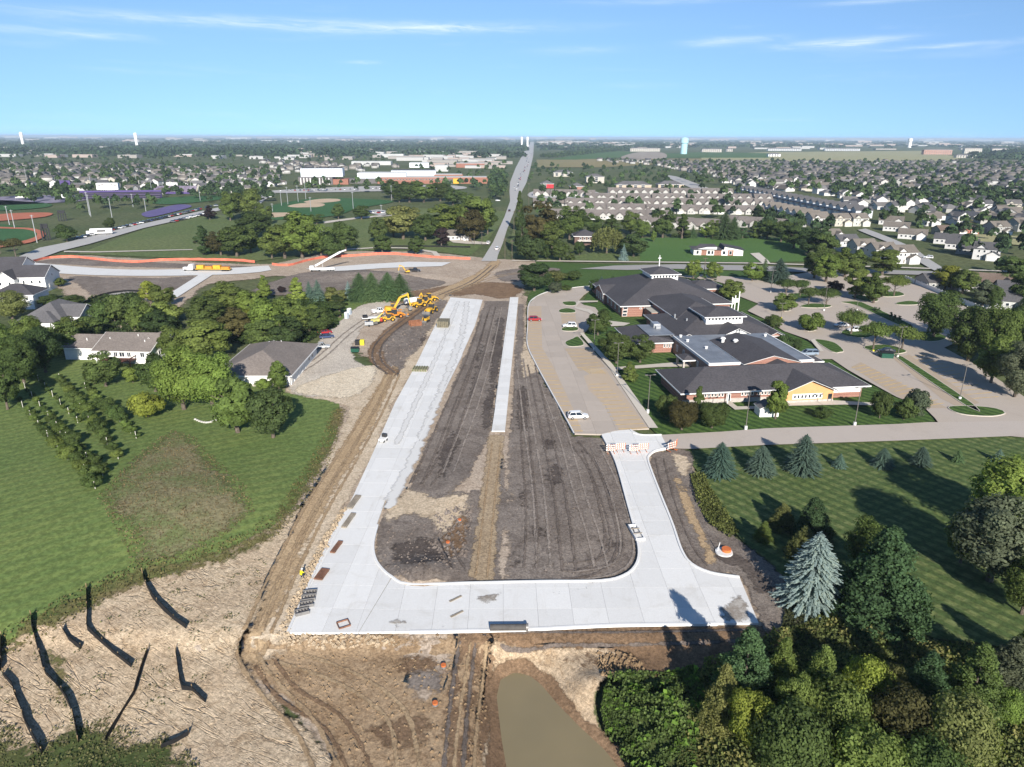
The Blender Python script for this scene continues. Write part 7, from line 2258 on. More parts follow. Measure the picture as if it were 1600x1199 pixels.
def car_proto(kind):
	r = thing('car', 'car', 'car', (0, 0, -500))
	if kind == 'suv':
		L, W, hb, ht = 4.6, 1.86, 0.98, 1.66
		cab = [(-2.15, 1.02), (-1.75, 1.60), (0.45, 1.66), (1.15, 1.04)]
	elif kind == 'sedan':
		L, W, hb, ht = 4.7, 1.82, 0.88, 1.44
		cab = [(-1.75, .94), (-1.0, 1.38), (0.45, 1.42), (1.25, .94)]
	elif kind == 'van':
		L, W, hb, ht = 5.0, 1.95, 1.05, 1.75
		cab = [(-2.4, 1.08), (-2.2, 1.66), (0.9, 1.72), (1.75, 1.10)]
	else:
		L, W, hb, ht = 5.6, 1.95, 1.02, 1.82
		cab = [(-0.65, 1.05), (-.50, 1.74), (0.75, 1.78), (1.35, 1.06)]
	h = L / 2
	secs = [body_section(-h, W * .86, .42, hb * .86), body_section(-h + .18, W * .97, .30, hb), body_section(-h * .45, W, .26, hb + .02), body_section(h * .30, W, .26, hb + .02), body_section(h * .72, W * .98, .28, hb * .93), body_section(h - .2, W * .93, .32, hb * .82), body_section(h, W * .80, .40, hb * .66)]
	body = loft('body', secs, M_paint, r)
	# greenhouse: glass with painted roof
	w0, w1 = W * .90, W * .72
	(xa, za), (xb, zb), (xc, zc), (xd, zd) = cab
	g = MB()
	lo = [(xa, -w0 / 2, za - .05), (xd, -w0 / 2, zd - .05), (xd, w0 / 2, zd - .05), (xa, w0 / 2, za - .05)]
	hi = [(xb, -w1 / 2, zb), (xc, -w1 / 2, zc), (xc, w1 / 2, zc), (xb, w1 / 2, zb)]
	g.hexa(lo + hi)
	g.build('windows', M_cglass, r)
	MB().hexa([(xb - .06, -w1 / 2 - .02, zb - .02), (xc + .06, -w1 / 2 - .02, zc - .02), (xc + .06, w1 / 2 + .02, zc - .02), (xb - .06, w1 / 2 + .02, zb - .02), (xb + .1, -w1 / 2 + .1, zb + .07), (xc - .1, -w1 / 2 + .1, zc + .06), (xc - .1, w1 / 2 - .1, zc + .06), (xb + .1, w1 / 2 - .1, zb + .07)]).build('roof', M_paint, r)
	for s in (-1, 1):
		p = MB()
		for t in (0, 0.5, 1):
			x0, x1 = xa + (xd - xa) * t, xb + (xc - xb) * t
			p.beam((x0, s * (w0 / 2 + .01), za - .03), (x1, s * (w1 / 2 + .01), zb + .01), .09, .09)
		p.build('pillar', M_paint, r)
		MB().box(h - .16, h + .01, s * W * .30 - .2, s * W * .30 + .2, hb * .60, hb * .76).build('headlight', M_lamp, r)
		MB().box(-h - .02, -h + .1, s * W * .34 - .14, s * W * .34 + .14, hb * .62, hb * .86).build('tail_light', M_tail, r)
		MB().box(xd - .45, xd - .22, s * (W / 2 + .02), s * (W / 2 + .2), hb + .02, hb + .2).build('mirror', M_paint, r)
		for x in (-h * .60, h * .62):
			wheel(r, x, s * (W / 2 - .10))
	if kind == 'pickup':
		MB().box(-h + .15, -.75, -W * .40, W * .40, hb + .03, hb + .05).build('bed', M_black, r)
		MB().box(-h + .08, -.72, -W * .48, -W * .42, hb + .02, hb + .26).box(-h + .08, -.72, W * .42, W * .48, hb + .02, hb + .26).box(-h + .04, -h + .14, -W * .42, W * .42, hb + .02, hb + .26).build('bed_side', M_paint, r)
	register(r)
	return r
CARP = {k: car_proto(k) for k in ('suv', 'sedan', 'van', 'pickup')}
SIMPLECAR = {}
for k in ('suv', 'sedan'):
	r_ = thing('car', 'car', 'car', (0, 0, -500))
	b_ = loft('body', [body_section(-2.3, 1.6, .3, .8), body_section(-2.0, 1.8, .25, .95), body_section(1.2, 1.8, .25, .95), body_section(2.3, 1.6, .3, .7)], M_paint, r_)
	MB().hexa([(-1.9, -.8, .9), (1.2, -.8, .9), (1.2, .8, .9), (-1.9, .8, .9), (-1.5, -.66, 1.5), (.5, -.66, 1.5), (.5, .66, 1.5), (-1.5, .66, 1.5)]).build('windows', M_cglass, r_)
	for x in (-1.4, 1.4):
		for y in (-.8, .8):
			MB().cyl((x, y - .1, .33), (x, y + .1, .33), .33, .33, 8).build('wheel', M_tyre, r_)
	SIMPLECAR[k] = register(r_)
def car(kind, loc, rz, col, label, group=None, simple_=False, z=0.0):
	c4 = (*col, 1)
	pc = {'body': c4, 'roof': c4, 'pillar': c4, 'mirror': c4, 'bed_side': c4}
	l = Vector(loc)
	l.z += z
	return copy_tree((SIMPLECAR if simple_ else CARP)[kind], l, rz, 1.0, label, group, pcolor=pc)
CW, CS, CR, CB, CD = (.72, .72, .72), (.36, .37, .39), (.30, .018, .022), (.04, .06, .13), (.025, .025, .028)
car('suv', P(903, 656), R(4), CW, 'white SUV parked alone at the near end of the church west lot', z=.38)
car('suv', P(836, 503), R(0), CR, 'red SUV in the western stalls of the church lot', z=.38)
car('suv', P(890, 513), R(180), CW, 'white SUV beside a kerb island in the church lot', z=.38)
car('van', P(1264, 557), R(185), (.22, .27, .33), 'blue-grey minivan at the church service canopy', z=.38)
car('sedan', P(1314, 512), R(185), CW, 'white sedan under the locust in the east lot', z=.36)
car('sedan', P(1385, 553), R(170), CD, 'black car beside the green dumpster', z=.36)
car('suv', P(1335, 520), R(185), CW, 'white SUV half hidden by the locust in the east lot', z=.36)
car('sedan', P(508, 522), R(20), CR, 'red car behind the dark one beside the gravel drive', z=.1)
car('sedan', P(511, 529), R(20), CB, 'dark blue car beside the gravel drive', z=.1)
car('pickup', P(501, 545), R(10), (.40, .41, .41), 'silver pickup at the outbuilding corner', z=.1)
car('pickup', P(648, 425), R(0), CD, 'black pickup beside the mini excavator near the crossing', z=.1)
car('suv', P(1450, 405), R(150), CW, 'white car on the side street by the corner houses', z=.35)
car('pickup', P(593, 489), R(30), CW, 'white pickup among the construction machines', z=.1)
car('suv', P(796, 331), R(86), CD, 'dark car driving on the near arterial', z=.3)
car('suv', P(763, 382), R(80), CW, 'white car leaving the driveway onto the arterial', z=.3)
car('van', P(777, 391), R(80), CW, 'white van on the arterial near the crossing', z=.3)
car('suv', P(778, 315), R(0), CW, 'white car parked at the drive left of the arterial', z=.3)
rc = random.Random(3)
cols = [CW, CW, CS, CD, CD, CB, CR, (.5, .5, .5), (.15, .15, .16)]
LINES = {}
def car_line(a, b, n, group, label, off=0.0, turn=0.0):
	A, B = P(*a), P(*b)
	d = B - A
	ang = math.atan2(d.y, d.x)
	made = LINES.setdefault(label, [])
	for i in range(n):
		p = A.lerp(B, (i + rc.uniform(-.2, .2)) / (n - 1))
		made.append(car(rc.choice(('suv', 'sedan')), (p.x, p.y, .32), ang + R(turn), rc.choice(cols), label, group, True))
car_line((122, 374), (143, 369), 4, 'parked cars on the park street', 'small car parked nose-in along the park street', turn=65)
car_line((174, 361), (312, 328), 30, 'parked cars on the park street', 'small car parked nose-in along the park street', turn=65)
car_line((270, 348), (318, 336), 10, 'cars parked on the park side', 'small car parked on the grass side of the park street', turn=65)
car_line((322, 326), (395, 311), 12, 'cars at the ball field lot', 'tiny car in the ball field car park', turn=70)
car_line((390, 318), (425, 308), 10, 'cars at the ball field lot', 'tiny car in the ball field car park', turn=70)
car_line((575, 296), (700, 293), 22, 'cars at the school', 'tiny car in the school car park', turn=85)
car_line((440, 299), (560, 297), 18, 'cars at the school', 'tiny car in the school car park', turn=85)
car_line((578, 333), (600, 334), 4, 'cars at the park shelter', 'tiny car beside the park shelter', turn=85)
for v_ in LINES.values():
	number(v_)
for i in range(46):
	y = 300 - 62 * (i / 46) ** .75
	x = 804 + (300 - y) * .43 + rc.uniform(-3, 3) - max(0, (262 - y)) * .0
	p = P(x, y)
	car(rc.choice(('suv', 'sedan')), (p.x, p.y, .35), R(88), rc.choice(cols), 'distant car in the arterial traffic', 'arterial traffic', True)
for p in list(CARP.values()) + list(SIMPLECAR.values()):
	for c in list(p.children):
		for g in list(c.children):
			bpy.data.objects.remove(g)
		bpy.data.objects.remove(c)
	bpy.data.objects.remove(p)
# ------------------------------------------------------------------ construction machines
M_cab = simple('cab_black', (0.03, 0.03, 0.032), .4, .1, spec=.5)
M_steel = simple('worn_steel', (0.22, 0.21, 0.20), .5, .2, metal=.4)
M_orangep = simple('machine_orange', (0.60, 0.22, 0.03), .55, .1)
M_rust = simple('rusty_steel', (0.20, 0.085, 0.045), .85, .25, 1.0)
M_track = simple('track_black', (0.03, 0.028, 0.026), .9, .2)
def crawler(t_, L=3.6, W=2.6, h=.8, w=.5):
	for s in (-1, 1):
		y = s * (W / 2 - w / 2)
		prof = [(-L / 2 + .25, 0), (L / 2 - .25, 0), (L / 2, h * .4), (L / 2 - .15, h * .85), (L / 2 - .4, h), (-L / 2 + .4, h), (-L / 2 + .15, h * .85), (-L / 2, h * .4)]
		MB().prism(prof, 'y', y - w / 2, y + w / 2).build('track', M_track, t_)
def excavator(loc, rz, label, s=1.0, boom=None, cabc=None):
	t_ = thing('excavator', label, 'excavator', loc, rz)
	t_.scale = (s, s, s)
	crawler(t_, 4.2, 3.0, .9, .6)
	MB().cyl((0, 0, .8), (0, 0, 1.15), .9, .9, 16).build('turntable', M_steel, t_)
	loft('body', [[(-2.4, -1.1, 1.3), (-2.4, 1.1, 1.3), (-2.4, 1.1, 2.2), (-2.4, -1.1, 2.2)], [(-1.9, -1.4, 1.15), (-1.9, 1.4, 1.15), (-1.9, 1.4, 2.45), (-1.9, -1.4, 2.45)], [(.2, -1.4, 1.15), (.2, 1.4, 1.15), (.2, 1.4, 2.2), (.2, -1.4, 2.2)], [(1.3, -1.4, 1.15), (1.3, 1.4, 1.15), (1.3, 1.4, 1.6), (1.3, -1.4, 1.6)]], M_yellow, t_)
	cb = MB().hexa([(-.2, .35, 1.62), (1.5, .35, 1.62), (1.5, 1.38, 1.62), (-.2, 1.38, 1.62), (-.1, .42, 3.1), (1.1, .42, 3.1), (1.1, 1.32, 3.1), (-.1, 1.32, 3.1)]).build('cab', M_cab, t_)
	MB().box(-.15, 1.15, .38, 1.36, 3.1, 3.2).build('cab_roof', M_yellow, cb)
	a, k, e, tip = (1.0, -.3, 1.8), (3.2, -.3, 5.6), (6.3, -.3, 6.6), (6.9, -.3, 2.2)
	MB().beam(a, k, .5, .75).beam(k, e, .46, .6).build('boom', M_yellow, t_)
	MB().beam((5.9, -.3, 7.0), tip, .40, .5).build('stick', M_yellow, t_)
	MB().cyl((1.6, -.3, 2.0), (3.4, -.3, 4.9), .11, .11, 8).cyl((3.8, -.3, 6.35), (5.9, -.3, 7.1), .10, .10, 8).build('hydraulic_ram', M_steel, t_)
	MB().prism([(6.3, 2.3), (7.3, 2.3), (7.5, 1.4), (7.0, .8), (6.2, .75), (6.0, 1.3)], 'y', -.9, .3).build('bucket', M_steel, t_)
	return t_
def loader(loc, rz, label, body=None, s=1.0, backhoe=False):
	body = body or M_yellow
	t_ = thing('backhoe_loader' if backhoe else 'wheel_loader', label, 'loader', loc, rz)
	t_.scale = (s, s, s)
	for x, r in ((-1.4, .75), (1.5, .62)):
		for y in (-1.0, 1.0):
			wh = MB().cyl((x, y - .25, r), (x, y + .25, r), r, r, 14).build('wheel', M_tyre, t_)
			MB().cyl((x, y - .27, r), (x, y + .27, r), r * .5, r * .5, 10).build('hub', body, wh)
	MB().box(-2.4, -.6, -.7, .7, .8, 1.6).box(.5, 2.1, -.6, .6, .8, 1.75).box(-.55, .45, -.5, .5, .7, 1.2).build('body', body, t_)
	cb = MB().hexa([(-.9, -.7, 1.3), (.6, -.7, 1.3), (.6, .7, 1.3), (-.9, .7, 1.3), (-.75, -.62, 2.8), (.4, -.62, 2.8), (.4, .62, 2.8), (-.75, .62, 2.8)]).build('cab', M_cab, t_)
	MB().box(-.85, .5, -.7, .7, 2.8, 2.92).build('cab_roof', body, cb)
	for y in (-.75, .75):
		MB().beam((.7, y, 1.6), (2.5, y, 1.3), .14, .3).beam((2.5, y, 1.3), (3.3, y, .6), .14, .25).build('lift_arm', body, t_)
	MB().prism([(3.2, .2), (4.2, .15), (4.3, .25), (3.7, .4), (3.4, 1.1), (3.2, 1.0)], 'y', -1.2, 1.2).build('bucket', M_steel, t_)
	if backhoe:
		MB().beam((-2.4, 0, 1.4), (-3.0, 0, 3.3), .25, .35).beam((-3.0, 0, 3.3), (-4.0, 0, 1.6), .2, .28).build('backhoe_arm', body, t_)
		MB().box(-4.4, -3.8, -.35, .35, .8, 1.6).build('backhoe_bucket', M_steel, t_)
	return t_
def skid_steer(loc, rz, label):
	t_ = thing('skid_steer', label, 'skid steer', loc, rz)
	crawler(t_, 2.6, 1.9, .7, .4)
	MB().box(-1.5, .6, -.55, .55, .5, 1.35).build('body', M_yellow, t_)
	cb = MB().box(-.7, .75, -.56, .56, 1.36, 2.15).build('cab', M_cab, t_)
	for y in (-.72, .72):
		MB().beam((-1.4, y, 1.6), (1.2, y, 1.5), .14, .25).beam((1.2, y, 1.5), (1.7, y, .5), .14, .22).build('lift_arm', M_yellow, t_)
	MB().prism([(1.6, .1), (2.5, .08), (2.5, .2), (1.9, .3), (1.75, .75), (1.6, .7)], 'y', -.95, .95).build('bucket', M_steel, t_)
	return t_
def roller(loc, rz, label, body=None):
	body = body or M_yellow
	t_ = thing('road_roller', label, 'roller', loc, rz)
	MB().cyl((1.6, -1.0, .75), (1.6, 1.0, .75), .75, .75, 20).build('drum', M_steel, t_)
	for y in (-.8, .8):
		MB().cyl((-1.4, y - .25, .7), (-1.4, y + .25, .7), .7, .7, 14).build('wheel', M_tyre, t_)
	MB().box(-2.3, -.2, -.8, .8, .8, 1.7).box(.6, 2.6, -1.15, -1.02, .55, 1.0).box(.6, 2.6, 1.02, 1.15, .55, 1.0).box(-.15, .6, -.8, .8, .6, 1.0).build('body', body, t_)
	MB().box(-.6, .5, -.7, .7, 2.5, 2.62).build('canopy', body, t_)
	p = MB()
	for x in (-.5, .4):
		for y in (-.62, .62):
			p.box(x - .04, x + .04, y - .04, y + .04, 1.0, 2.5)
	p.build('canopy_post', M_black, t_)
	return t_
excavator(P(612, 489), R(15), 'yellow excavator with raised boom in the row of machines', 1.0)
loader(P(617, 497), R(30), 'orange backhoe beneath the raised excavator boom', M_orangep, 1.15, True)
loader(P(607, 502), R(200), 'small yellow loader in front of the orange backhoe', M_yellow, .95)
roller(P(626, 495), R(30), 'orange road roller right of the backhoe', M_orangep)
loader(P(655, 480), R(215), 'yellow wheel loader with black cab at the rear of the machine row', M_yellow, 1.15)
loader(P(664, 476), R(215), 'second yellow wheel loader at the rear of the machine row', M_yellow, 1.15)
loader(P(671, 471), R(30), 'rearmost yellow backhoe of the machine row', M_yellow, 1.1, True)
loader(P(674, 489), R(250), 'yellow loader standing alone beside the new road', M_yellow, 1.2)
skid_steer(P(666, 503), R(250), 'yellow skid steer nearest the new road')
excavator(P(636, 427), R(190), 'yellow mini excavator beside the black pickup', .55)
def trucks():
	# pale tanker / paver cluster
	t_ = thing('water_truck', 'white tank truck parked behind the excavator', 'truck', P(645, 477), R(35))
	MB().cyl((-3.2, 0, 1.9), (1.2, 0, 1.9), 1.05, 1.05, 18).build('tank', M_white, t_)
	MB().box(-3.4, 3.4, -.5, .5, .7, .95).build('chassis', M_black, t_)
	cb = MB().hexa([(1.5, -1.1, .9), (3.5, -1.1, .9), (3.5, 1.1, .9), (1.5, 1.1, .9), (1.5, -1.05, 2.7), (2.8, -1.0, 2.7), (2.8, 1.0, 2.7), (1.5, 1.05, 2.7)]).build('cab', M_white, t_)
	MB().box(2.75, 3.1, -.9, .9, 1.75, 2.4).build('windscreen', M_cglass, cb)
	for x in (-2.4, -1.3, 2.5):
		for y in (-.95, .95):
			MB().cyl((x, y - .15, .5), (x, y + .15, .5), .5, .5, 12).build('wheel', M_tyre, t_)
	t_ = thing('curb_machine', 'pale yellow kerb paving machine at the front of the machine row', 'paver', P(588, 506), R(60))
	crawler(t_, 3, 2.4, .7, .45)
	MB().box(-1.6, 1.4, -.9, .9, .8, 1.7).build('body', simple('pale_yellow', (.62, .55, .16), .5, .1), t_)
	MB().beam((1.2, .5, 1.6), (4.0, .5, 2.8), .5, .2).build('conveyor', simple('pale_yellow', (.62, .55, .16), .5, .1), t_)
	MB().box(-2.4, -.9, -1.4, -.9, .3, 1.2).build('hopper', M_steel, t_)
	t_ = thing('flatbed_trailer', 'white and black flatbed trailer in front of the machines', 'trailer', P(579, 500), R(20))
	MB().box(-3, 3, -1.1, 1.1, .75, .95).build('deck', M_white, t_)
	for x in (-.6, .5):
		for y in (-1.0, 1.0):
			MB().cyl((x, y - .12, .4), (x, y + .12, .4), .4, .4, 12).build('wheel', M_tyre, t_)
	MB().box(-2.6, -1.0, -.8, .8, .96, 1.8).build('toolbox', M_black, t_)
	t_ = thing('generator', 'grey generator trailer nearest the gravel drive', 'generator', P(577, 510), R(10))
	MB().box(-1.4, 1.4, -.75, .75, .5, 1.7).build('housing', M_metal, t_)
	MB().box(-1.0, .2, -.7, .7, 1.7, 1.8).build('lid', M_black, t_)
	MB().beam((1.4, 0, .6), (2.6, 0, .5), .12).build('tow_bar', M_black, t_)
	for y in (-.85, .85):
		MB().cyl((0, y - .1, .35), (0, y + .1, .35), .35, .35, 10).build('wheel', M_tyre, t_)
	t_ = thing('fuel_tank', 'red fuel tank trailer beside the small loader', 'fuel tank', P(594, 505), R(0))
	MB().cyl((-.9, 0, 1.1), (.9, 0, 1.1), .65, .65, 14).build('tank', simple('red_paint', (.38, .035, .02), .5, .1), t_)
	MB().box(-1.0, 1.0, -.5, .5, .3, .5).build('skid', M_black, t_)
	t_ = thing('trench_box', 'rusty red trench box lying in the dug earth', 'trench box', P(649, 509), R(25))
	for s in (-1, 1):
		MB().box(-2.0, 2.0, s * 1.0 - .08, s * 1.0 + .08, 0, 1.7).build('side_plate', M_rust, t_)
	for x in (-1.6, 1.6):
		MB().cyl((x, -.92, 1.4), (x, .92, 1.4), .1, .1, 8).cyl((x, -.92, .4), (x, .92, .4), .1, .1, 8).build('spreader', M_rust, t_)
	# containers
	t_ = thing('dumpster', 'black dumpster with bright yellow end at the gravel drive', 'dumpster', P(562, 539), R(5))
	MB().box(-1.3, .2, -.8, .8, .1, 1.5).build('bin', M_black, t_)
	MB().box(.21, 1.4, -.82, .82, .1, 1.55).build('yellow_bin', simple('bright_yellow', (.75, .62, .03), .5, .05), t_)
	for nm, p, rz, l, sc in (('dumpster', P(555, 550), 5, 'dark green dumpster below the black and yellow one', .9), ('dumpster', P(1384, 560), -8, 'large green dumpster in the corner of the east lot', 1.25)):
		t_ = thing(nm, l, 'dumpster', p, R(rz))
		t_.scale = (sc, sc, sc)
		gm = simple('dumpster_green', (.018, .075, .05), .5, .1)
		MB().prism([(-.9, .15), (.9, .15), (1.05, 1.5), (-1.05, 1.3)], 'x', -1.3, 1.3).build('bin', gm, t_)
		MB().box(-1.35, 1.35, -1.0, 1.0, 1.5, 1.58).build('lid', M_black, t_)
		for x in (-1.2, 1.2):
			MB().box(x - .05, x + .05, -1.1, 1.1, .75, .95).build('lift_pocket', gm, t_)
	t_ = thing('waste_heap', 'yellow and pale waste sacks beside the large green dumpster', 'waste', P(1372, 552), 0)
	for i in range(6):
		MB().cyl((i * .7 - 2, (i % 2) * .6, 0), (i * .7 - 1.9, (i % 2) * .6, .8), .45, .25, 7).build('sack', simple('bright_yellow', (.75, .62, .03), .5, .05) if i % 3 == 1 else M_schooldark, t_)
	for x, y, l in ((542, 498, 'grey portable toilet by the gravel drive, nearer one'), (546, 492, 'grey portable toilet by the gravel drive, farther one')):
		t_ = thing('portable_toilet', l, 'portable toilet', P(x, y), R(-20))
		MB().box(-.58, .58, -.58, .58, 0, 2.1).build('cabin', simple('toilet_grey', (.40, .45, .50), .5, .05), t_)
		MB().prism([(-.62, 2.1), (.62, 2.1), (.4, 2.35), (-.4, 2.35)], 'y', -.62, .62).build('roof', M_white, t_)
		d_ = MB().box(-.4, .4, -.62, -.585, .1, 1.95).build('door', simple('toilet_door', (.55, .6, .64), .5, .05), t_)
		MB().box(.25, .32, -.66, -.62, .95, 1.1).build('handle', M_black, d_)
	# lowboy truck on the cross street
	t_ = thing('lowboy_truck', 'white semi truck with yellow machinery on its long trailer', 'truck', P(325, 424), R(-2))
	cb = MB().hexa([(-9.6, -1.2, .9), (-6.6, -1.2, .9), (-6.6, 1.2, .9), (-9.6, 1.2, .9), (-8.2, -1.1, 3.3), (-6.6, -1.1, 3.3), (-6.6, 1.1, 3.3), (-8.2, 1.1, 3.3)]).build('cab', M_white, t_)
	MB().box(-11.3, -9.61, -1.0, 1.0, .9, 1.9).build('hood', M_white, t_)
	MB().box(-10.5, -3.5, -.5, .5, .6, .9).build('chassis', M_black, t_)
	MB().box(-5.5, 11, -1.25, 1.25, 1.0, 1.3).build('trailer_deck', simple('trailer_yellow', (.55, .33, .04), .6, .1), t_)
	for x in (-10.4, -6.2, -5.0, 7.5, 8.7, 9.9):
		for y in (-1.0, 1.0):
			MB().cyl((x, y - .18, .5), (x, y + .18, .5), .5, .5, 12).build('wheel', M_tyre, t_)
	for i, (x0, x1, hh) in enumerate(((-4.8, -1.5, 2.9), (-.8, 2.4, 2.4), (3.0, 6.4, 2.9), (6.8, 10.4, 2.2))):
		MB().box(x0, x1, -1.05, 1.05, 1.35, hh).build('load', M_yellow if i % 2 == 0 else M_orangep, t_)
	# conveyor boom truck
	t_ = thing('conveyor_truck', 'white conveyor truck with long raised boom near the orange fence', 'truck', P(508, 424), R(8))
	MB().box(-5, 4.5, -1.2, 1.2, .8, 1.7).build('deck', M_white, t_)
	cb = MB().box(-6.8, -5.05, -1.2, 1.2, .8, 2.7).build('cab', M_white, t_)
	MB().box(-6.86, -6.6, -1.0, 1.0, 1.7, 2.4).build('windscreen', M_cglass, cb)
	for x in (-5.9, -2.5, 1.5, 2.7, 3.9):
		for y in (-1.1, 1.1):
			MB().cyl((x, y - .18, .5), (x, y + .18, .5), .5, .5, 12).build('wheel', M_tyre, t_)
	MB().beam((-4.5, 0, 2.6), (7.0, 6, 8.0), .9, .7).beam((7.0, 6, 8.0), (9.5, 8, 8.6), .6, .5).build('boom', M_white, t_)
	MB().beam((-1, 0, 1.7), (-1, 1, 3.6), .4).build('boom_support', M_steel, t_)
	# box truck on the park street
	t_ = thing('box_truck', 'white box truck in the line of parked cars', 'truck', P(160, 367), R(16))
	MB().box(-6.5, 6.2, -1.3, 1.3, 1.0, 4.0).build('box_body', M_white, t_)
	MB().box(-8.8, -6.55, -1.2, 1.2, .7, 2.6).build('cab', M_white, t_)
	MB().box(-2.5, 2.5, -1.36, -1.305, 2.0, 3.1).build('side_panel', M_cab, t_)
	for x in (-7.7, 3.0, 4.2):
		for y in (-1.1, 1.1):
			MB().cyl((x, y - .18, .5), (x, y + .18, .5), .5, .5, 10).build('wheel', M_tyre, t_)
trucks()
# ------------------------------------------------------------------ fences
M_silt = simple('black_silt_fabric', (0.014, 0.014, 0.015), .85, .2, 1.0)
M_stake = simple('wood_stake', (0.26, .18, .10), .9, .15)
M_orfence = simple('orange_mesh', (0.60, 0.17, 0.11), .8, .15, .5)
M_lumber = simple('weathered_lumber', (0.27, 0.23, 0.18), .9, .25, 1.2)
M_rustlumber = simple('rusty_form', (0.19, 0.095, 0.06), .9, .3, 1.2)
M_orange_plastic = simple('orange_plastic', (0.55, 0.15, 0.045), .7, .15)
def ribbon_fence(name, px, h, mat, label, cat, step=1.6, lean=0.0, wob=.05, stake=True, seed=1):
	rnd = random.Random(seed)
	pts = smooth_poly(XY(px), step, False)
	t_ = thing(name, label, cat)
	mb = MB()
	prev = None
	for i, p in enumerate(pts):
		z = Hs(*p) + .05
		a = (p[0] + rnd.uniform(-wob, wob), p[1] + rnd.uniform(-wob, wob), z - .1)
		b = (p[0] + rnd.uniform(-wob, wob) + lean, p[1] + rnd.uniform(-wob, wob) - lean, z + h * rnd.uniform(.82, 1.05))
		if prev:
			mb.quad(prev[0], a, b, prev[1])
			mb.quad(*[(q[0] + .03, q[1] + .04, q[2]) for q in (prev[1], b, a, prev[0])])
		if stake and i % 2 == 0:
			MB().box(p[0] - .04, p[0] + .04, p[1] + .08, p[1] + .15, z - .2, z + h * 1.12).build('stake', M_stake, t_)
		prev = (a, b)
	mb.build('fabric', mat, t_, fix=False)
	return t_
for i, (px, l) in enumerate((
		([(222, 897), (228, 916), (237, 934), (255, 954), (272, 970), (291, 983)], 'black silt fence running from the tall grass to the upper middle slope'),
		([(135, 921), (136, 950), (137, 984), (160, 1006), (185, 1029), (204, 1044)], 'long bent black silt fence in the middle of the bare slope'),
		([(97, 985), (107, 1001), (126, 1015)], 'short black silt fence left of the long bent one'),
		([(48, 964), (54, 999), (62, 1024), (70, 1054), (87, 1071), (105, 1096), (113, 1119), (122, 1161)], 'longest winding black silt fence on the left of the bare slope'),
		([(5, 1055), (19, 1074), (30, 1106), (42, 1136), (65, 1179)], 'black silt fence at the lower left running into the weeds'),
		([(230, 1019), (220, 1049), (209, 1086), (190, 1116), (165, 1159)], 'black silt fence leaning towards the lower left weeds'),
		([(274, 1019), (277, 1044), (284, 1078), (300, 1080), (320, 1099)], 'hooked black silt fence beside the haul track'),
		([(252, 1170), (275, 1160), (295, 1149)], 'short black silt fence at the bottom weeds'),
		([(2, 996), (2, 1020), (1, 1049)], 'black silt fence cut by the left picture edge'))):
	ribbon_fence('silt_fence', px, .78, M_silt, l, 'silt fence', 1.5, .12, .07, seed=i)
ribbon_fence('silt_fence', [(130, 475), (160, 462), (200, 456), (222, 458)], .9, M_silt, 'black silt fence along the pale riprap swale', 'silt fence', 3, .1)
ribbon_fence('silt_fence', [(610, 386), (670, 386), (735, 387.5)], .9, M_silt, 'black silt fence on the park lawn behind the orange fence', 'silt fence', 3, .1)
ribbon_fence('safety_fence', [(50, 410), (77, 404), (112, 402.5), (140, 405.5), (175, 409), (215, 411), (250, 408), (300, 407), (367, 408), (398, 411)], 1.25, M_orfence, 'orange mesh safety fence curving along the new street on the left', 'fence', 3.5, .15, .15)
ribbon_fence('safety_fence', [(425, 414.5), (450, 416), (482, 408), (510, 403), (535, 402), (575, 399.5), (612, 398), (675, 403), (735, 406)], 1.25, M_orfence, 'orange mesh safety fence in front of the park playground', 'fence', 3.5, .15, .15)
# ------------------------------------------------------------------ lamps, poles, barricades
def lamp(xb, yb, ytop, label, group=None, heads=2, z=.3, mat=None):
	b, h, _ = px_dims(xb, yb, ytop, 1)
	t_ = thing('lot_lamp', label, 'lamp post', b, R(10), group)
	MB().cyl((0, 0, -.3), (0, 0, .95), .34, .32, 12).build('concrete_base', mat or M_kerb, t_)
	MB().cyl((0, 0, .95), (0, 0, h), .10, .07, 8).build('pole', M_pole, t_)
	for s in ((-1, 1) if heads == 2 else (1,)):
		MB().beam((0, 0, h - .1), (s * .75, 0, h), .07).box(s * .95 - .3, s * .95 + .3, -.2, .2, h - .06, h + .1).build('lamp_head', M_pole, t_)
	return t_
for a in ((928, 548, 500, 'lamp post on the lawn by the upper church walk'), (964, 590, 536, 'lamp post at the junction of walk and west lot'), (1012, 646, 586, 'tall lamp post at the lower end of the west lot lawn'),
		  (1165, 672, 610, 'lamp post on the front lawn left of the white shed'), (1335, 666, 606, 'lamp post on the front lawn below the orange gable'), (1499, 626, 570, 'lamp post on the divider strip of the east lot'),
		  (1402, 560, 511, 'lamp post beside the green dumpster'), (1287, 487, 449, 'lamp post on the locust island'), (1204, 458, 423, 'lamp post at the top of the east lot')):
	lamp(*a)
lamp(1220, 500, 474, 'lamp post with yellow base near the church east side', mat=simple('bright_yellow', (.75, .62, .03), .5, .05))
lamp(1338, 487, 472, 'small lamp post on the middle divider of the east lot', heads=1)
def pole(xb, yb, ytop, label, group, r=.16, arm=True, mat=None):
	b, h, _ = px_dims(xb, yb, ytop, 1)
	t_ = thing('utility_pole', label, 'pole', b, R(5), group)
	MB().cyl((0, 0, -.3), (0, 0, h), r, r * .7, 8).build('shaft', mat or M_bark, t_)
	if arm:
		MB().box(-1.1, 1.1, -.08, .08, h - .7, h - .5).build('crossarm', mat or M_bark, t_)
	return t_
POLES = []
for x, y, yt in ((811, 382, 345), (803, 365, 330), (800, 404, 375), (789, 404, 372), (753, 383, 362), (741, 384, 364), (826, 325, 286), (1100, 430, 402)):
	POLES.append(pole(x, y, yt, 'wooden utility pole near the arterial crossing', 'utility poles at the crossing'))
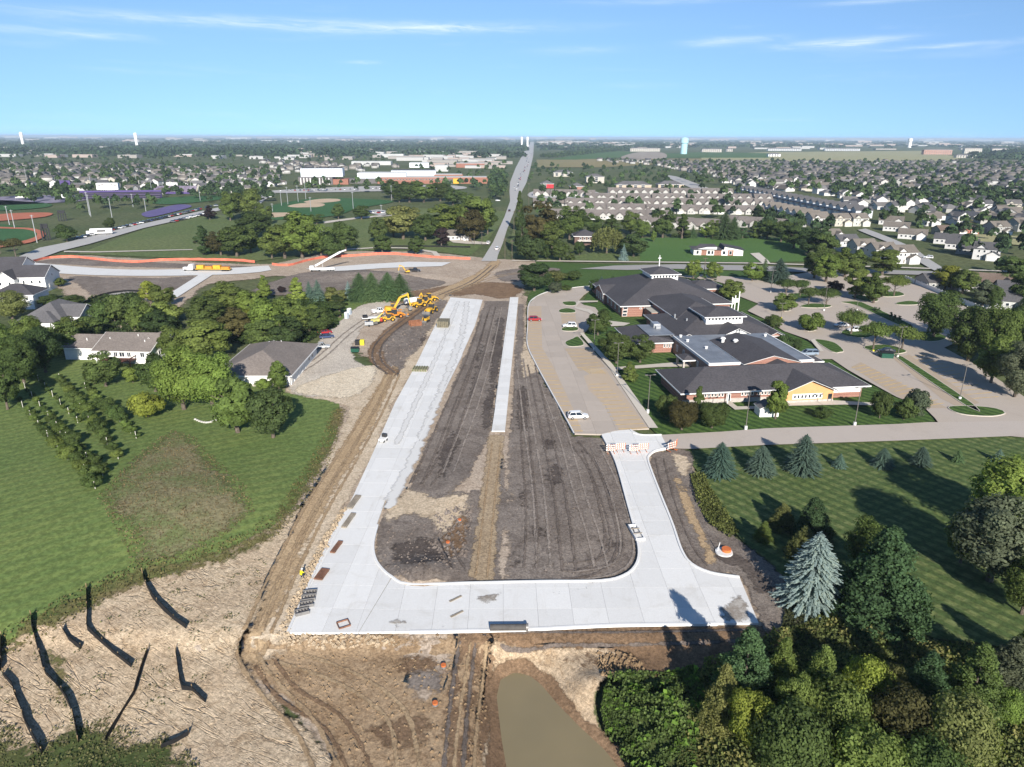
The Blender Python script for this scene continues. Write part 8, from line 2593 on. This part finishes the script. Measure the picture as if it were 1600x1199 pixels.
for x, y, yt in ((142, 338, 304), (140, 336, 300), (175, 340, 310), (208, 323, 303), (228, 330, 310), (313, 314, 290), (58, 379, 336), (23, 357, 328), (15, 352, 322), (440, 322, 298), (450, 320, 292), (466, 316, 290), (478, 312, 285), (552, 327, 300), (612, 313, 290), (426, 331, 318), (486, 331, 308), (300, 305, 270), (215, 296, 272), (143, 296, 275), (43, 288, 262), (238, 305, 278), (596, 334, 320)):
	POLES.append(pole(x, y, yt, 'tall steel floodlight pole at the sports fields', 'sports floodlights', .28, True, M_metal))
number(POLES)
for x, l in ((73, 'black backstop frame behind the near clay field'), (98, 'black backstop frame behind the upper clay field')):
	yb, yt = (375, 350) if x == 73 else (345, 329)
	b, h, w = px_dims(x, yb, yt, 10)
	t_ = thing('scoreboard', l, 'scoreboard', b, R(20))
	MB().box(-w / 2, w / 2, -.4, .4, h * .72, h).build('board', M_black, t_)
	for i in range(4):
		xx = -w / 2 + w * i / 3
		MB().box(xx - .35, xx + .35, -.3, .3, -.2, h * .72).build('post', M_black, t_)
def barricade(p, rz, label, w=2.4):
	t_ = thing('barricade', label, 'barricade', p, rz)
	for k in range(3):
		bd = MB().box(-w / 2, w / 2, -.05, .0, .45 + k * .5, .75 + k * .5).build('board', M_white, t_)
		st = MB()
		for i in range(5):
			x = -w / 2 + .2 + i * w / 5
			st.prism([(x, .45 + k * .5), (x + .2, .45 + k * .5), (x + .35, .75 + k * .5), (x + .15, .75 + k * .5)], 'y', -.075, -.052)
		st.build('stripe', M_orange_plastic, bd)
	for x in (-w * .35, w * .35):
		MB().box(x - .04, x + .04, .0, .08, 0, 1.8).build('upright', M_metal, t_)
		MB().box(x - .05, x + .05, -.7, .7, 0, .08).build('foot', M_orange_plastic, t_)
	return t_
p0 = P(958, 710)
p0.z = NEWZ
for i, l in enumerate(('striped barricade on the new driveway, leftmost of four', 'striped barricade on the new driveway, second from left', 'striped barricade on the new driveway, third from left', 'striped barricade on the new driveway, rightmost of four')):
	barricade(p0 + Vector((-.5 + i * 2.0 + (.6 if i > 1 else 0), (.8 if i % 2 else 0), 0)), R(4), l, 1.9)
q0 = P(1049, 705)
barricade(q0 + Vector((0, 0, .2)), R(30), 'orange striped barrier at the driveway mouth beside the grass', 2.2)
barricade(q0 + Vector((1.0, 1.0, .2)), R(60), 'second orange barrier crossing the first at the driveway mouth', 1.6)
def manhole(px, py, label, r=.32, up=.25):
	p = P(px, py)
	t_ = thing('manhole', label, 'manhole', p)
	MB().cyl((0, 0, -.3), (0, 0, up), r * 1.25, r * 1.15, 18).build('collar', M_steel, t_)
	MB().cyl((0, 0, up), (0, 0, up + .18), r, r, 18).build('cover', M_orange_plastic, t_)
for x, y, l in ((693, 1043, 'orange capped manhole on the brown dirt, upper one'), (680, 1102, 'orange capped manhole on the brown dirt, lower one'), (718, 815, 'orange capped manhole in the dug earth inside the loop'), (700, 850, 'low orange manhole cap below the dug hole')):
	manhole(x, y, l)
p = P(1131, 864)
t_ = thing('manhole', 'orange capped manhole with white ring and post at the end of the trench', 'manhole', p)
MB().cyl((0, 0, -.3), (0, 0, .25), 1.4, 1.3, 20).build('collar', M_kerb, t_)
MB().cyl((.4, .2, .25), (.4, .2, .65), .75, .7, 18).build('cover', M_orange_plastic, t_)
MB().beam((-.9, .3, .2), (-.6, .5, 1.5), .09).build('marker_post', M_white, t_)
# intake box beside the connector
t_ = thing('storm_intake', 'concrete storm intake box set into the kerb of the connector road', 'storm drain', P(994, 836), R(8))
t_.location.z = .3
for a in ((-.75, .75, 2.0, 2.2), (-.75, .75, -2.2, -2.0), (-.75, -.55, -2.0, 2.0), (.55, .75, -2.0, 2.0)):
	MB().box(*a, -.1, .42).build('side_wall', M_kerb, t_)
MB().box(-.54, .54, -1.99, 1.99, -.2, .02).build('floor_plate', M_steel, t_)
MB().box(-.7, .7, .6, .8, .425, .5).box(-.7, .7, -.8, -.6, .425, .5).build('cross_bar', M_lumber, t_)
t_ = thing('storm_pipe', 'short dark drain pipe at the near pavement edge', 'pipe', P(795, 988), R(1))
t_.location.z = .30
MB().cyl((-2.4, 0, .35), (2.2, 0, .35), .42, .42, 16).build('barrel', simple('dark_pipe', (.08, .075, .07), .8, .2), t_)
MB().cyl((2.21, 0, .35), (2.5, 0, .35), .5, .5, 16).build('bell_end', M_steel, t_)
# ------------------------------------------------------------------ materials stacked on the new road
def bundle(px, py, L, W, n, layers, mat, label, rz, h=.12, gap=.05, name='lumber_stack'):
	p = P(px, py)
	t_ = thing(name, label, 'lumber', (p.x, p.y, NEWZ), R(rz))
	w = W / n
	for k in range(layers):
		for i in range(n):
			MB().box(-L / 2, L / 2, -W / 2 + i * w + gap / 2, -W / 2 + (i + 1) * w - gap / 2, .08 + k * h, .08 + (k + 1) * h - .01).build('board', mat, t_)
	for x in (-L * .35, L * .35):
		MB().box(x - .06, x + .06, -W / 2, W / 2, 0, .08).build('bearer', M_lumber, t_)
	return t_
bundle(553, 786, 4.6, 1.1, 4, 2, M_lumber, 'pair of long plank bundles on the road edge, farther one', 82)
bundle(545, 815, 4.6, .9, 3, 2, M_lumber, 'long plank bundle on the road edge, nearer one', 82)
bundle(526, 857, 3.2, .8, 4, 2, M_rustlumber, 'dark form boards with a tool box by the left kerb', 80)
bundle(503, 900, 2.6, 1.3, 6, 2, M_rustlumber, 'rust brown bundle of stakes on the left road edge', 80)
for i, (x, y) in enumerate(((484, 930), (482, 938), (479, 948), (472, 960))):
	p = P(x, y)
	t_ = thing('form_rack', ('grey steel form rack by the left kerb, ' + ('farthest of four', 'second of four', 'third of four', 'nearest of four')[i]), 'form rack', (p.x, p.y, NEWZ), R(8 + i * 5))
	MB().box(-.95, .95, -.5, -.42, 0, .45).box(-.95, .95, .42, .5, 0, .45).build('side_rail', M_steel, t_)
	for k in range(5):
		x0 = -.85 + k * .4
		MB().box(x0, x0 + .12, -.4, .4, .05, .35).build('slat', M_schooldark, t_)
p = P(537, 979)
t_ = thing('wood_form', 'square open wooden form at the near pavement edge', 'formwork', (p.x, p.y, NEWZ), R(28))
t_.scale = (.7, .7, .7)
for a in ((-1.1, 1.1, .9, 1.0), (-1.1, 1.1, -1.0, -.9), (-1.1, -1.0, -.9, .9), (1.0, 1.1, -.9, .9)):
	MB().box(*a, 0, .3).build('board', M_rustlumber, t_)
for x, y, rz, l in ((712, 939, 40, 'loose grey board on the plaza pavement, upper one'), (714, 963, 40, 'loose grey board on the plaza pavement, lower one')):
	p = P(x, y)
	t_ = thing('loose_board', l, 'board', (p.x, p.y, NEWZ), R(rz))
	MB().box(-1.0, 1.0, -.16, .16, 0, .08).build('plank', M_lumber, t_)
	MB().box(-.7, -.6, -.16, .16, .081, .12).build('cleat', M_lumber, t_)
# stacks farther up the road
p = P(693, 511)
t_ = thing('form_stack', 'tall stack of brown formwork panels on the road shoulder', 'formwork', (p.x, p.y, .3), R(-2))
for k in range(5):
	for i in range(6):
		MB().box(-1.9 + i * .64, -1.9 + i * .64 + .58, -2.4, 2.4, .05 + k * .42, .40 + k * .42).build('panel', simple('form_olive', (.17, .15, .105), .9, .25), t_)
p = P(657, 580)
t_ = thing('rebar_baskets', 'row of striped dowel basket bundles on the road', 'dowel baskets', (p.x, p.y, NEWZ), R(-3))
for i in range(6):
	x0 = -1.9 + i * .68
	MB().box(x0, x0 + .26, -1.6, 1.6, 0, .7).build('bundle', simple('bundle_green', (.13, .15, .07), .9, .2), t_)
	MB().box(x0 + .30, x0 + .56, -1.55, 1.55, 0, .55).build('bundle', M_lumber, t_)
for x, y, l in ((599, 691, 'white utility cart on the road edge beside the lawn'),):
	p = P(x, y)
	t_ = thing('utility_cart', l, 'cart', (p.x, p.y, NEWZ), R(70))
	MB().box(-1.0, 1.0, -.55, .55, .35, .8).build('bed', M_white, t_)
	MB().box(.3, .9, -.5, .5, .8, 1.5).build('cab', M_cab, t_)
	for xx in (-.6, .6):
		for yy in (-.5, .5):
			MB().cyl((xx, yy - .08, .25), (xx, yy + .08, .25), .25, .25, 10).build('wheel', M_tyre, t_)
# ------------------------------------------------------------------ worker by the kerb
def worker():
	p = P(471, 905)
	t_ = tag(bpy.data.objects.new('person', None), 'worker in yellow vest and dark trousers crouching beside the left kerb', 'person')
	COL.objects.link(t_)
	t_.location = (p.x, p.y, p.z + .1)
	t_.rotation_euler = (0, 0, R(-30))
	V = [(0, 0, .55), (0, .05, .85), (0, .16, 1.12), (0, .22, 1.28), (0, .27, 1.42), (.12, .02, .52), (.17, .42, .50), (.16, .22, .08), (.16, .40, .03), (-.12, .02, .52), (-.17, .38, .46), (-.16, .12, .08), (-.16, .30, .03), (.21, .15, 1.10), (.28, .32, .86), (.20, .52, .72), (-.21, .15, 1.10), (-.28, .32, .86), (-.20, .52, .70)]
	E = [(0, 1), (1, 2), (2, 3), (3, 4), (0, 5), (5, 6), (6, 7), (7, 8), (0, 9), (9, 10), (10, 11), (11, 12), (2, 13), (13, 14), (14, 15), (2, 16), (16, 17), (17, 18)]
	rad = [.17, .16, .18, .07, .115, .11, .085, .06, .05, .11, .085, .06, .05, .075, .055, .04, .075, .055, .04]
	me = bpy.data.meshes.new('body')
	me.from_pydata(V, E, [])
	o = link('body', me, t_)
	o.modifiers.new('skin', 'SKIN')
	for i, r_ in enumerate(rad):
		me.skin_vertices[0].data[i].radius = (r_, r_)
	me.skin_vertices[0].data[0].use_root = True
	s = o.modifiers.new('sub', 'SUBSURF')
	s.levels = s.render_levels = 2
	t = NT('work_clothes')
	z = t.n.new('ShaderNodeSeparateXYZ')
	t.l.new(t.obj(), z.inputs[0])
	c = t.mix(t.ramp(z.outputs[2], .60, .64), (.03, .035, .06), (.80, .66, .02))
	c = t.mix(t.ramp(z.outputs[2], 1.20, 1.23), c, (.40, .24, .17))
	t.color(c)
	me.materials.append(t.m)
	MB().cyl((0, .27, 1.44), (0, .27, 1.56), .15, .09, 14).cyl((0, .27, 1.42), (0, .28, 1.445), .18, .17, 14).build('hard_hat', M_white, t_)
worker()
# ------------------------------------------------------------------ orchard rows on the left lawn
def orchard():
	rnd = random.Random(21)
	rows = [((24, 621), (106, 718), 13, 'first row from the left'), ((39, 606), (112, 694), 12, 'second row from the left'), ((60, 594), (121, 660), 11, 'middle row, upper half'), ((76, 660), (160, 742), 9, 'third row, lower half'),
			((93, 592), (184, 716), 15, 'fourth row from the left'), ((133, 606), (212, 684), 12, 'last row beside the lawn path'), ((118, 712), (148, 762), 5, 'bottom cluster of the orchard')]
	for ri, (a, b, n, nm) in enumerate(rows):
		A, B = Vector(P(*a)), Vector(P(*b))
		for i in range(n):
			t = i / (n - 1)
			p = A.lerp(B, t)
			p.z = Hs(p.x, p.y)
			big = (.9 + 1.5 * t) if ri in (0, 1, 3) else (.7 + .6 * t if ri == 2 else (1.6 + 1.2 * math.sin(t * 3.1) if ri in (4, 5) else 2.8))
			w = max(.8, big * rnd.uniform(.8, 1.25))
			tr = tree_at('shrub', p + Vector((rnd.uniform(-.3, .3), rnd.uniform(-.3, .3), 0)), max(1.2, w * rnd.uniform(.75, 1.0)), w * 1.15, (DARK, GREEN, DARK)[rnd.randrange(3)], 'fruit bush in the orchard, %s' % nm, 'fruit bush', 'orchard ' + nm, False)
			tr.name = 'fruit_bush'
			tr['label'] = '%s fruit bush from the top, %s' % (nth(i), nm)
			if i % 2 == 0 or i == n - 1:
				q = thing('orchard_post', '%s pale post from the top, orchard %s' % (nth((i + 1) // 2), nm), 'post', p + Vector((.35, -.45, 0)), 0, 'orchard posts ' + nm)
				MB().cyl((0, 0, -.3), (0, 0, 1.55), .07, .065, 7).build('shaft', simple('pale_post', (.55, .52, .46), .8, .1), q)
				MB().cyl((0, 0, 1.55), (0, 0, 1.60), .08, .05, 7).build('cap', simple('pale_post', (.55, .52, .46), .8, .1), q)
orchard()
# stone edging below the big maple
for i in range(11):
	t = i / 10
	x, y = 305 + 35 * t, 656 + 5 * math.sin(t * 3.14)
	p = P(x, y)
	o = MB().cyl((0, 0, -.1), (.05, .03, .28), .36, .22, 6).build('edging_stone', M_riprap if False else simple('pale_stone', (.46, .44, .40), .9, .2))
	o.location = p
	o.rotation_euler = (0, 0, i * 1.3)
	tag(o, '%s pale edging stone from the left under the big maples' % nth(i), 'stone', 'bed edging stones')
# ------------------------------------------------------------------ undergrowth, weeds and rubble (uncountable)
def blades(name, px, n, size, hmax, col, label, seed, zoff=.05, upright=.7, margin=0.0, clump=0.0):
	poly = XY(px)
	xs, ys = [p[0] for p in poly], [p[1] for p in poly]
	rs = np.random.RandomState(seed)
	x = rs.uniform(min(xs), max(xs), n * 3)
	y = rs.uniform(min(ys), max(ys), n * 3)
	if clump:
		f = np.sin(x * 1.1 + 2 * np.sin(y * .7)) * np.sin(y * 1.3 + 1.5 * np.sin(x * .5)) + rs.normal(size=len(x)) * .35
		m0 = f > clump
		x, y = x[m0], y[m0]
	m = _pdist(x, y, poly) < -margin
	x, y = x[m][:n], y[m][:n]
	n = len(x)
	hn = (np.sin(x * .45) * np.cos(y * .5) * .5 + .6) * rs.uniform(.2, 1, n)
	z = H(x, y) + zoff + hn * hmax
	C = np.stack([x, y, z], 1)
	N = unit(rs.normal(size=(n, 3)) + np.array([0, -.1, 1.0 - upright]))
	U, V = tangent(N, rs)
	s = size * rs.uniform(.6, 1.3, n)[:, None]
	me = quads_mesh(name, C, U * s, V * s, np.clip(rs.rand(n) * .7 + .3 * hn, 0, 1), M_leaf)
	o = link(name, me)
	o.color = (*col, 1)
	tag(o, label, 'vegetation', kind='stuff')
	return o
thick = [(1100, 1040), (1200, 1000), (1300, 960), (1420, 1000), (1560, 1020), (1720, 1030), (1720, 1330), (1040, 1330), (1060, 1180), (1080, 1100)]
blades('undergrowth', thick, 46000, .17, 1.5, (0.125, 0.148, 0.050), 'tangled green undergrowth filling the lower right thicket', 1)
blades('undergrowth', thick, 18000, .16, 1.9, (0.185, 0.178, 0.064), 'yellowing weeds mixed into the lower right thicket', 2, clump=.2)
side = [(950, 1066), (1000, 1052), (1085, 1052), (1100, 1090), (1085, 1200), (1080, 1330), (1010, 1330), (985, 1215), (955, 1165), (938, 1112)]
blades('undergrowth', side, 17000, .15, 1.7, (0.110, 0.155, 0.048), 'dark leafy weeds along the right bank of the pond', 3, clump=-.15)
blades('undergrowth', side, 2600, .26, 2.0, (0.120, 0.200, 0.036), 'bright large-leaved weeds along the right bank of the pond', 4, clump=.45)
blades('weed_stalks', [(-80, 1320), (-80, 1115), (0, 1125), (60, 1155), (115, 1118), (180, 1122), (220, 1148), (262, 1148), (300, 1180), (345, 1240), (330, 1320)], 5500, .10, .28, (0.17, 0.165, 0.074), 'dark weeds at the lower left corner', 5, clump=-.25)
blades('weed_stalks', [(-80, 1000), (0, 985), (60, 955), (140, 912), (215, 878), (300, 866), (390, 830), (430, 797), (470, 740), (500, 690), (520, 640), (540, 640), (520, 715), (478, 785), (436, 838), (335, 884), (240, 908), (160, 942), (100, 978), (50, 1008), (0, 1038), (-80, 1070)], 7000, .12, .32, (0.19, 0.165, 0.070), 'tall dry grass margin between the lawn and the bare slope', 6)
blades('weed_stalks', [(270, 672), (305, 684), (345, 724), (390, 765), (398, 800), (343, 846), (280, 872), (205, 886), (198, 860), (165, 800), (150, 778), (200, 724), (240, 690)], 5000, .11, .12, (0.23, 0.175, 0.095), 'cut brown weeds lying on the mound in the lawn', 7, upright=.3)
blades('weed_stalks', [(1078, 742), (1098, 742), (1126, 788), (1155, 832), (1140, 842), (1108, 822), (1088, 785)], 3000, .15, 1.0, (0.13, 0.145, 0.045), 'tall yellow-green weeds beside the trench', 8)
blades('weed_stalks', [(0, 1020), (60, 990), (150, 955), (330, 890), (420, 860), (400, 960), (370, 1030), (300, 1120), (200, 1130), (60, 1120), (0, 1100)], 4000, .10, .15, (0.12, 0.12, 0.058), 'sparse weed tufts on the bare slope', 9, clump=.75)
blades('weed_stalks', [(1230, 935), (1300, 935), (1330, 1040), (1240, 1060), (1220, 990)], 3500, .18, .5, (0.085, 0.095, 0.045), 'rough meadow grass beside the mown path', 10)
blades('undergrowth', [(140, 465), (225, 458), (225, 470), (160, 500), (110, 510)], 2500, .4, 1.2, (0.05, 0.075, 0.024), 'scrub around the riprap swale', 11)
blades('undergrowth', [(60, 500), (160, 490), (280, 500), (290, 530), (110, 545), (0, 600), (0, 520)], 9000, .4, 1.6, (0.045, 0.068, 0.022), 'shrubby undergrowth beneath the left wood', 12)
blades('undergrowth', [(300, 470), (520, 470), (530, 510), (490, 530), (470, 545), (300, 530)], 9000, .4, 1.8, (0.050, 0.080, 0.024), 'undergrowth beneath the wood above the outbuilding', 13)
def rubble(px, n, smax, mat, label, seed):
	poly = XY(px)
	xs, ys = [p[0] for p in poly], [p[1] for p in poly]
	rs = np.random.RandomState(seed)
	x, y = rs.uniform(min(xs), max(xs), n * 3), rs.uniform(min(ys), max(ys), n * 3)
	m = _pdist(x, y, poly) < 0
	x, y = x[m][:n], y[m][:n]
	mb = MB()
	for a, b, z in zip(x, y, H(x, y)):
		s = smax * rs.uniform(.25, 1) ** 1.6
		k = len(mb.v)
		for i in range(5):
			an = i * 1.2566 + rs.uniform(-.3, .3)
			mb.v.append((a + s * math.cos(an) * rs.uniform(.7, 1.2), b + s * math.sin(an) * rs.uniform(.7, 1.2), z + .05))
		mb.v.append((a, b, z + .1 + s * rs.uniform(.5, 1.0)))
		for i in range(5):
			mb.f.append((k + i, k + (i + 1) % 5, k + 5))
			mb.mi.append(0)
	o = mb.build('rubble', mat, fix=False)
	tag(o, label, 'rubble', kind='stuff')
M_clod = soil_mat('clod_brown', (.21, .145, .085), (.27, .19, .115), (.14, .09, .05), ragged=False)
M_clodpale = soil_mat('clod_pale', (.36, .28, .19), (.42, .33, .23), (.25, .18, .11), ragged=False)
M_clodgrey = soil_mat('clod_grey', (.13, .105, .09), (.19, .16, .14), (.07, .055, .045), ragged=False)
rubble([(440, 1010), (470, 940), (500, 880), (530, 815), (545, 790), (530, 800), (500, 850), (460, 930), (430, 1000)], 420, .42, M_clodpale, 'pale clods heaped along the left kerb', 1)
rubble([(470, 1000), (780, 990), (765, 1060), (750, 1199), (560, 1199), (480, 1110), (400, 1050)], 700, .26, M_clod, 'brown clods scattered over the dirt below the pavement', 2)
rubble([(680, 800), (740, 790), (730, 870), (700, 890), (670, 850)], 260, .5, M_clodgrey, 'lumps of dug earth inside the loop', 3)
rubble([(590, 830), (650, 815), (715, 840), (720, 900), (640, 905), (600, 890)], 200, .3, M_clodgrey, 'clods on the dark soil pile', 4)
rubble([(930, 1020), (985, 1020), (1010, 1045), (980, 1065), (940, 1055)], 260, .45, M_clod, 'brown clods on the heap beside the pond', 5)
rubble([(575, 560), (640, 510), (690, 480), (680, 520), (640, 560), (600, 590)], 260, .5, M_clodgrey, 'clods around the wheel tracks in the yard', 6)
rubble([(450, 985), (500, 992), (620, 992), (620, 1010), (500, 1015), (440, 1010)], 260, .4, M_clodpale, 'spilled pale lumps under the near pavement edge', 7)
rubble([(800, 480), (830, 560), (890, 680), (960, 760), (980, 860), (900, 900), (790, 900), (800, 680)], 500, .22, M_clodgrey, 'small clods over the right median soil', 8)
# ------------------------------------------------------------------ haze: even air over the whole scene
mb = MB()
mb.box(-50000, 50000, -4000, 50000, -8.0, 75.0)
t = bpy.data.materials.new('haze_air')
t.use_nodes = True
t.node_tree.nodes.clear()
ho = t.node_tree.nodes.new('ShaderNodeOutputMaterial')
hv = t.node_tree.nodes.new('ShaderNodeVolumePrincipled')
hv.inputs['Color'].default_value = (0.62, 0.78, 0.95, 1)
hv.inputs['Density'].default_value = 7.0e-5
hv.inputs['Anisotropy'].default_value = 0.0
t.node_tree.links.new(hv.outputs[0], ho.inputs['Volume'])
tag(mb.build('haze', t), 'thin blue haze over the far suburbs and fields', 'haze', kind='stuff')
